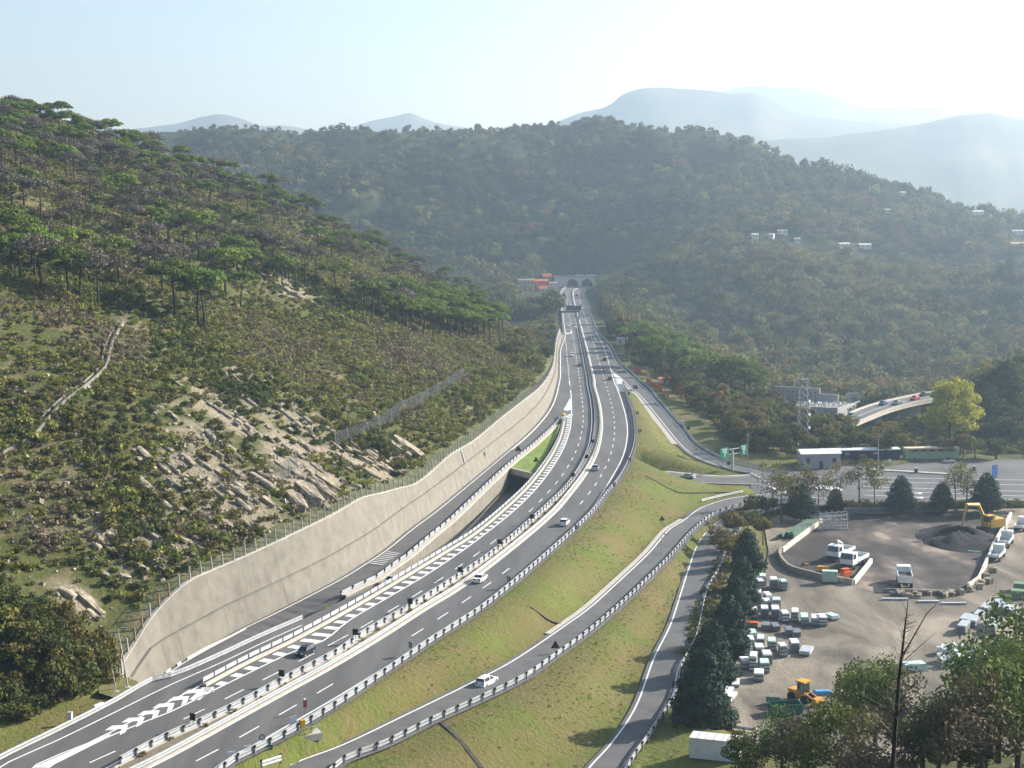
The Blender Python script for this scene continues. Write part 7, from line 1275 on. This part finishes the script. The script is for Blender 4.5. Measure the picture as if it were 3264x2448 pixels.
for L_ in (va, vb): world_under(MB().sweep(L_, [(-.14, -.1), (-.14, .6), (.14, .6), (.14, -.1)]).build('parapet', conc2), root)
for x, y, w_, s_ in ((1210, 690, 2.2, .36), (1332, 640, 7.5, .62)):
    i = int(40*s_); q = (va[i]*.35+vb[i]*.65); gzq = float(gz(q[0], q[1])); hh = VZ-1.5-gzq+3; o = MB().box((0, 0, 0), (w_, 2.2, hh)).build('pier', conc2, root); o.location = Vector((q[0], q[1], VZ-1.5-hh/2))-root.location
for x, y, t0, sh_, cl, aw, lb in ((1085, 672, 0, 'hatch', 'green', False, 'small pale green car at the near end of the viaduct'), (1298, 592, 0, 'hatch', 'blue', False, 'blue car on the far lane of the viaduct'), (1387, 588, 0, 'sedan', 'green', False, 'grey green car in the middle of the viaduct'), (1505, 558, 0, 'sedan', 'red', False, 'red car on the viaduct'), (1565, 533, 0, 'wagon', 'black', False, 'black car at the far end of the viaduct')):
    p = V('A6', x, y, VZ+.05); t_ = tang(va, p); car(sh_, cl, p, math.atan2(t_[1], t_[0])+math.pi, lb, 1.1, True)
cz_ = -21.; cem = [V('A6', x, y, cz_) for x, y in [(630, 580), (1190, 578), (1120, 615), (880, 640), (640, 612)]]; gravel = ctint('cemetery_gravel', (.40, .37, .33)); cp_ = MB(); cp_.prism(cem, cz_-6, cz_); tag(cp_.build('cemetery_terrace', gravel), kind='structure')
gpts = [];  cpoly = np.array(cem)
while len(gpts) < 420:
    q = rng.uniform(cpoly[:, :2].min(0), cpoly[:, :2].max(0))
    if in_poly(q[None], cem)[0]: gpts.append((q[0], q[1], cz_+.1))
gm = [MB().box((0, 0, .5), (.7, .25, 1.1)).mesh('gravestone', ctint('marble', (.68, .66, .62))), MB().box((0, 0, .25), (.9, 1.9, .4)).mesh('gravestone', ctint('grey_stone', (.35, .34, .33)))]
scatter('gravestones', 'tightly packed pale gravestones on the cemetery terrace below the hill', 'gravestones', np.array(gpts), np.ones(420), gm, rng.integers(0, 2, 420), tilt=.02)
for pts, hh, lb in (([(600, 560), (760, 568), (890, 575)], 6.5, 'grey cemetery wall with rows of niches behind the terrace'), ([(890, 575), (1010, 580)], 4., 'plain grey wall beside the niche wall'), ([(1065, 578), (1190, 575)], 4.5, 'low grey cemetery wall at the far end of the terrace'), ([(830, 690), (1000, 700), (1180, 640)], 6., 'tall dark retaining wall below the cemetery terrace')):
    P = np.array([V('A6', x, y, cz_ if hh != 6. else cz_-4) for x, y in pts]); root = empty('cemetery_wall', tuple(P[0]), lb, 'wall', 'cemetery walls' if False else None); world_under(MB().sweep(resample(P, step=3.), [(-.4, -5), (-.4, hh), (.4, hh), (.4, -5)]).build('wall', ctint('grey_stone', (.35, .34, .33))), root)
    if hh == 6.5:
        Q = resample(P, step=2.2)
        for q in Q[1:-1]:
            for z in (1.2, 2.8, 4.4): o = obj('niche', MB().box((0, -.45, z), (1.1, .1, .9)).mesh('niche', signback), None, root); o.location = Vector(q)-root.location
# ---------------------------------------------------------------- foreground: shrubs and the bare sapling
for i, (x, y, Yd, s, lb) in enumerate([(1100, 1330, 150, 1.25, 'leafy green tree in front of the wrapped bales'), (1250, 1250, 158, 1.15, 'dark green tree beside the bare sapling'), (1560, 1370, 140, 1.2, 'brownish tree behind the sapling at the yard edge'), (1800, 1330, 150, 1.35, 'broad green tree at the near edge of the yard'), (2050, 1230, 140, 1.5, 'tall dark tree at the shaded edge of the yard'), (2210, 1060, 150, 1.7, 'yellowing tree beside the dark rail bundles'), (640, 1590, 150, 1.05, 'green bush beside the site office'), (820, 1560, 140, 1.05, 'dry brownish tree below the green skip'), (1000, 1560, 120, 1., 'dark bush at the near slope below the loader'), (1300, 1620, 110, 1., 'brownish bush at the foot of the sapling'), (1650, 1560, 110, 1.1, 'dense bush on the near slope beside the sapling'), (1950, 1500, 105, 1.2, 'dry brown bush on the near slope'), (2180, 1400, 110, 1.3, 'shaded bush at the far side of the near slope'), (450, 1640, 150, .8, 'low bush in front of the site office')]):
    p = at(px('A9', [(x, y)])[0], Yd); g_ = float(gz(p[0], p[1])); kd = 'fore'; hgt = 6.2*s; tree('foreb' if i in (2, 7, 9, 11) else 'fore', (p[0], p[1], p[2]-hgt*.55), lb, None, s, name='broadleaf_tree')
fp = []
for k in range(900):
    q = (rng.uniform(690, 1040), rng.uniform(690, 800)); h = hit(q, t0=40, step=1.)
    if h is not None and h[1] < 172: fp.append(h)
fp = np.array(fp) if fp else np.zeros((1, 3)); scatter('undergrowth', 'tangled dark undergrowth on the near slope at the edge of the yard', 'undergrowth', fp, rng.uniform(.7, 1.7, len(fp)), prots, rng.choice([0, 1, 2, 5, 11, 12, 8], len(fp)))
sb = at(px('A9', [(1355, 1700)])[0], 60.); root = empty('bare_sapling', tuple(sb), 'slender leafless sapling rising in front of the yard', 'sapling'); k_ = 60./F*.49186/3.1875
def sp(x, y, dy=0.): q = at(px('A9', [(x, y)])[0], 60.+dy); return tuple(q-sb)
obj('trunk', MB().tube([sp(1355, 1760), sp(1378, 1400), sp(1400, 1100), sp(1418, 940), sp(1440, 750), sp(1462, 570)], [.11, .095, .075, .06, .04, .012], 7).mesh('trunk', barkd), None, root)
for i, (pts, r_) in enumerate([([(1418, 940), (1500, 800), (1580, 660), (1650, 590)], .06), ([(1440, 960), (1560, 850), (1640, 780)], .03), ([(1378, 1300), (1250, 1150), (1150, 1080)], .045), ([(1385, 1340), (1330, 1280), (1170, 1190), (1080, 1100)], .05), ([(1400, 1300), (1500, 1250), (1640, 1230)], .035), ([(1372, 1450), (1250, 1330), (1100, 1200)], .045), ([(1380, 1420), (1480, 1380)], .035), ([(1365, 1640), (1480, 1560), (1620, 1500)], .04), ([(1360, 1600), (1240, 1500), (1060, 1440)], .035), ([(1430, 820), (1380, 700)], .02), ([(1500, 800), (1560, 760)], .015)]):
    obj('branch', MB().tube([sp(x, y, -.5+i*.12) for x, y in pts], [.7*r_*(1-.75*j/(len(pts)-1)) for j in range(len(pts))], 5).mesh('branch', bark), None, root)
tw_ = MB()
for k in range(90):
    s_ = random.uniform(.1, 1); a = Vector(sp(1360+100*s_*random.uniform(.8, 1.), 1700-1080*s_)); e = a+Vector((random.uniform(-1.6, 1.6)*(1.1-s_), random.uniform(-.8, .8), random.uniform(.2, 1.)*(1.2-s_))); tw_.tube([a, (a+e)/2+Vector((0, 0, -.06)), e], [.018, .013, .006], 3, caps=False)
obj('twigs', tw_.mesh('twigs', bark), None, root)['kind'] = 'stuff'
# median shrubs
mp_ = [resample(L_med, n=400)[i]+[.9+random.uniform(-.2, .3), 0, .15] for i in range(330, 399, 2)]; mp_ = np.array(mp_); scatter('median_plants', 'low plants and weeds growing on the motorway median', 'plants', mp_, rng.uniform(.3, .65, len(mp_)), prots, rng.choice([0, 1, 8, 9, 5], len(mp_)))
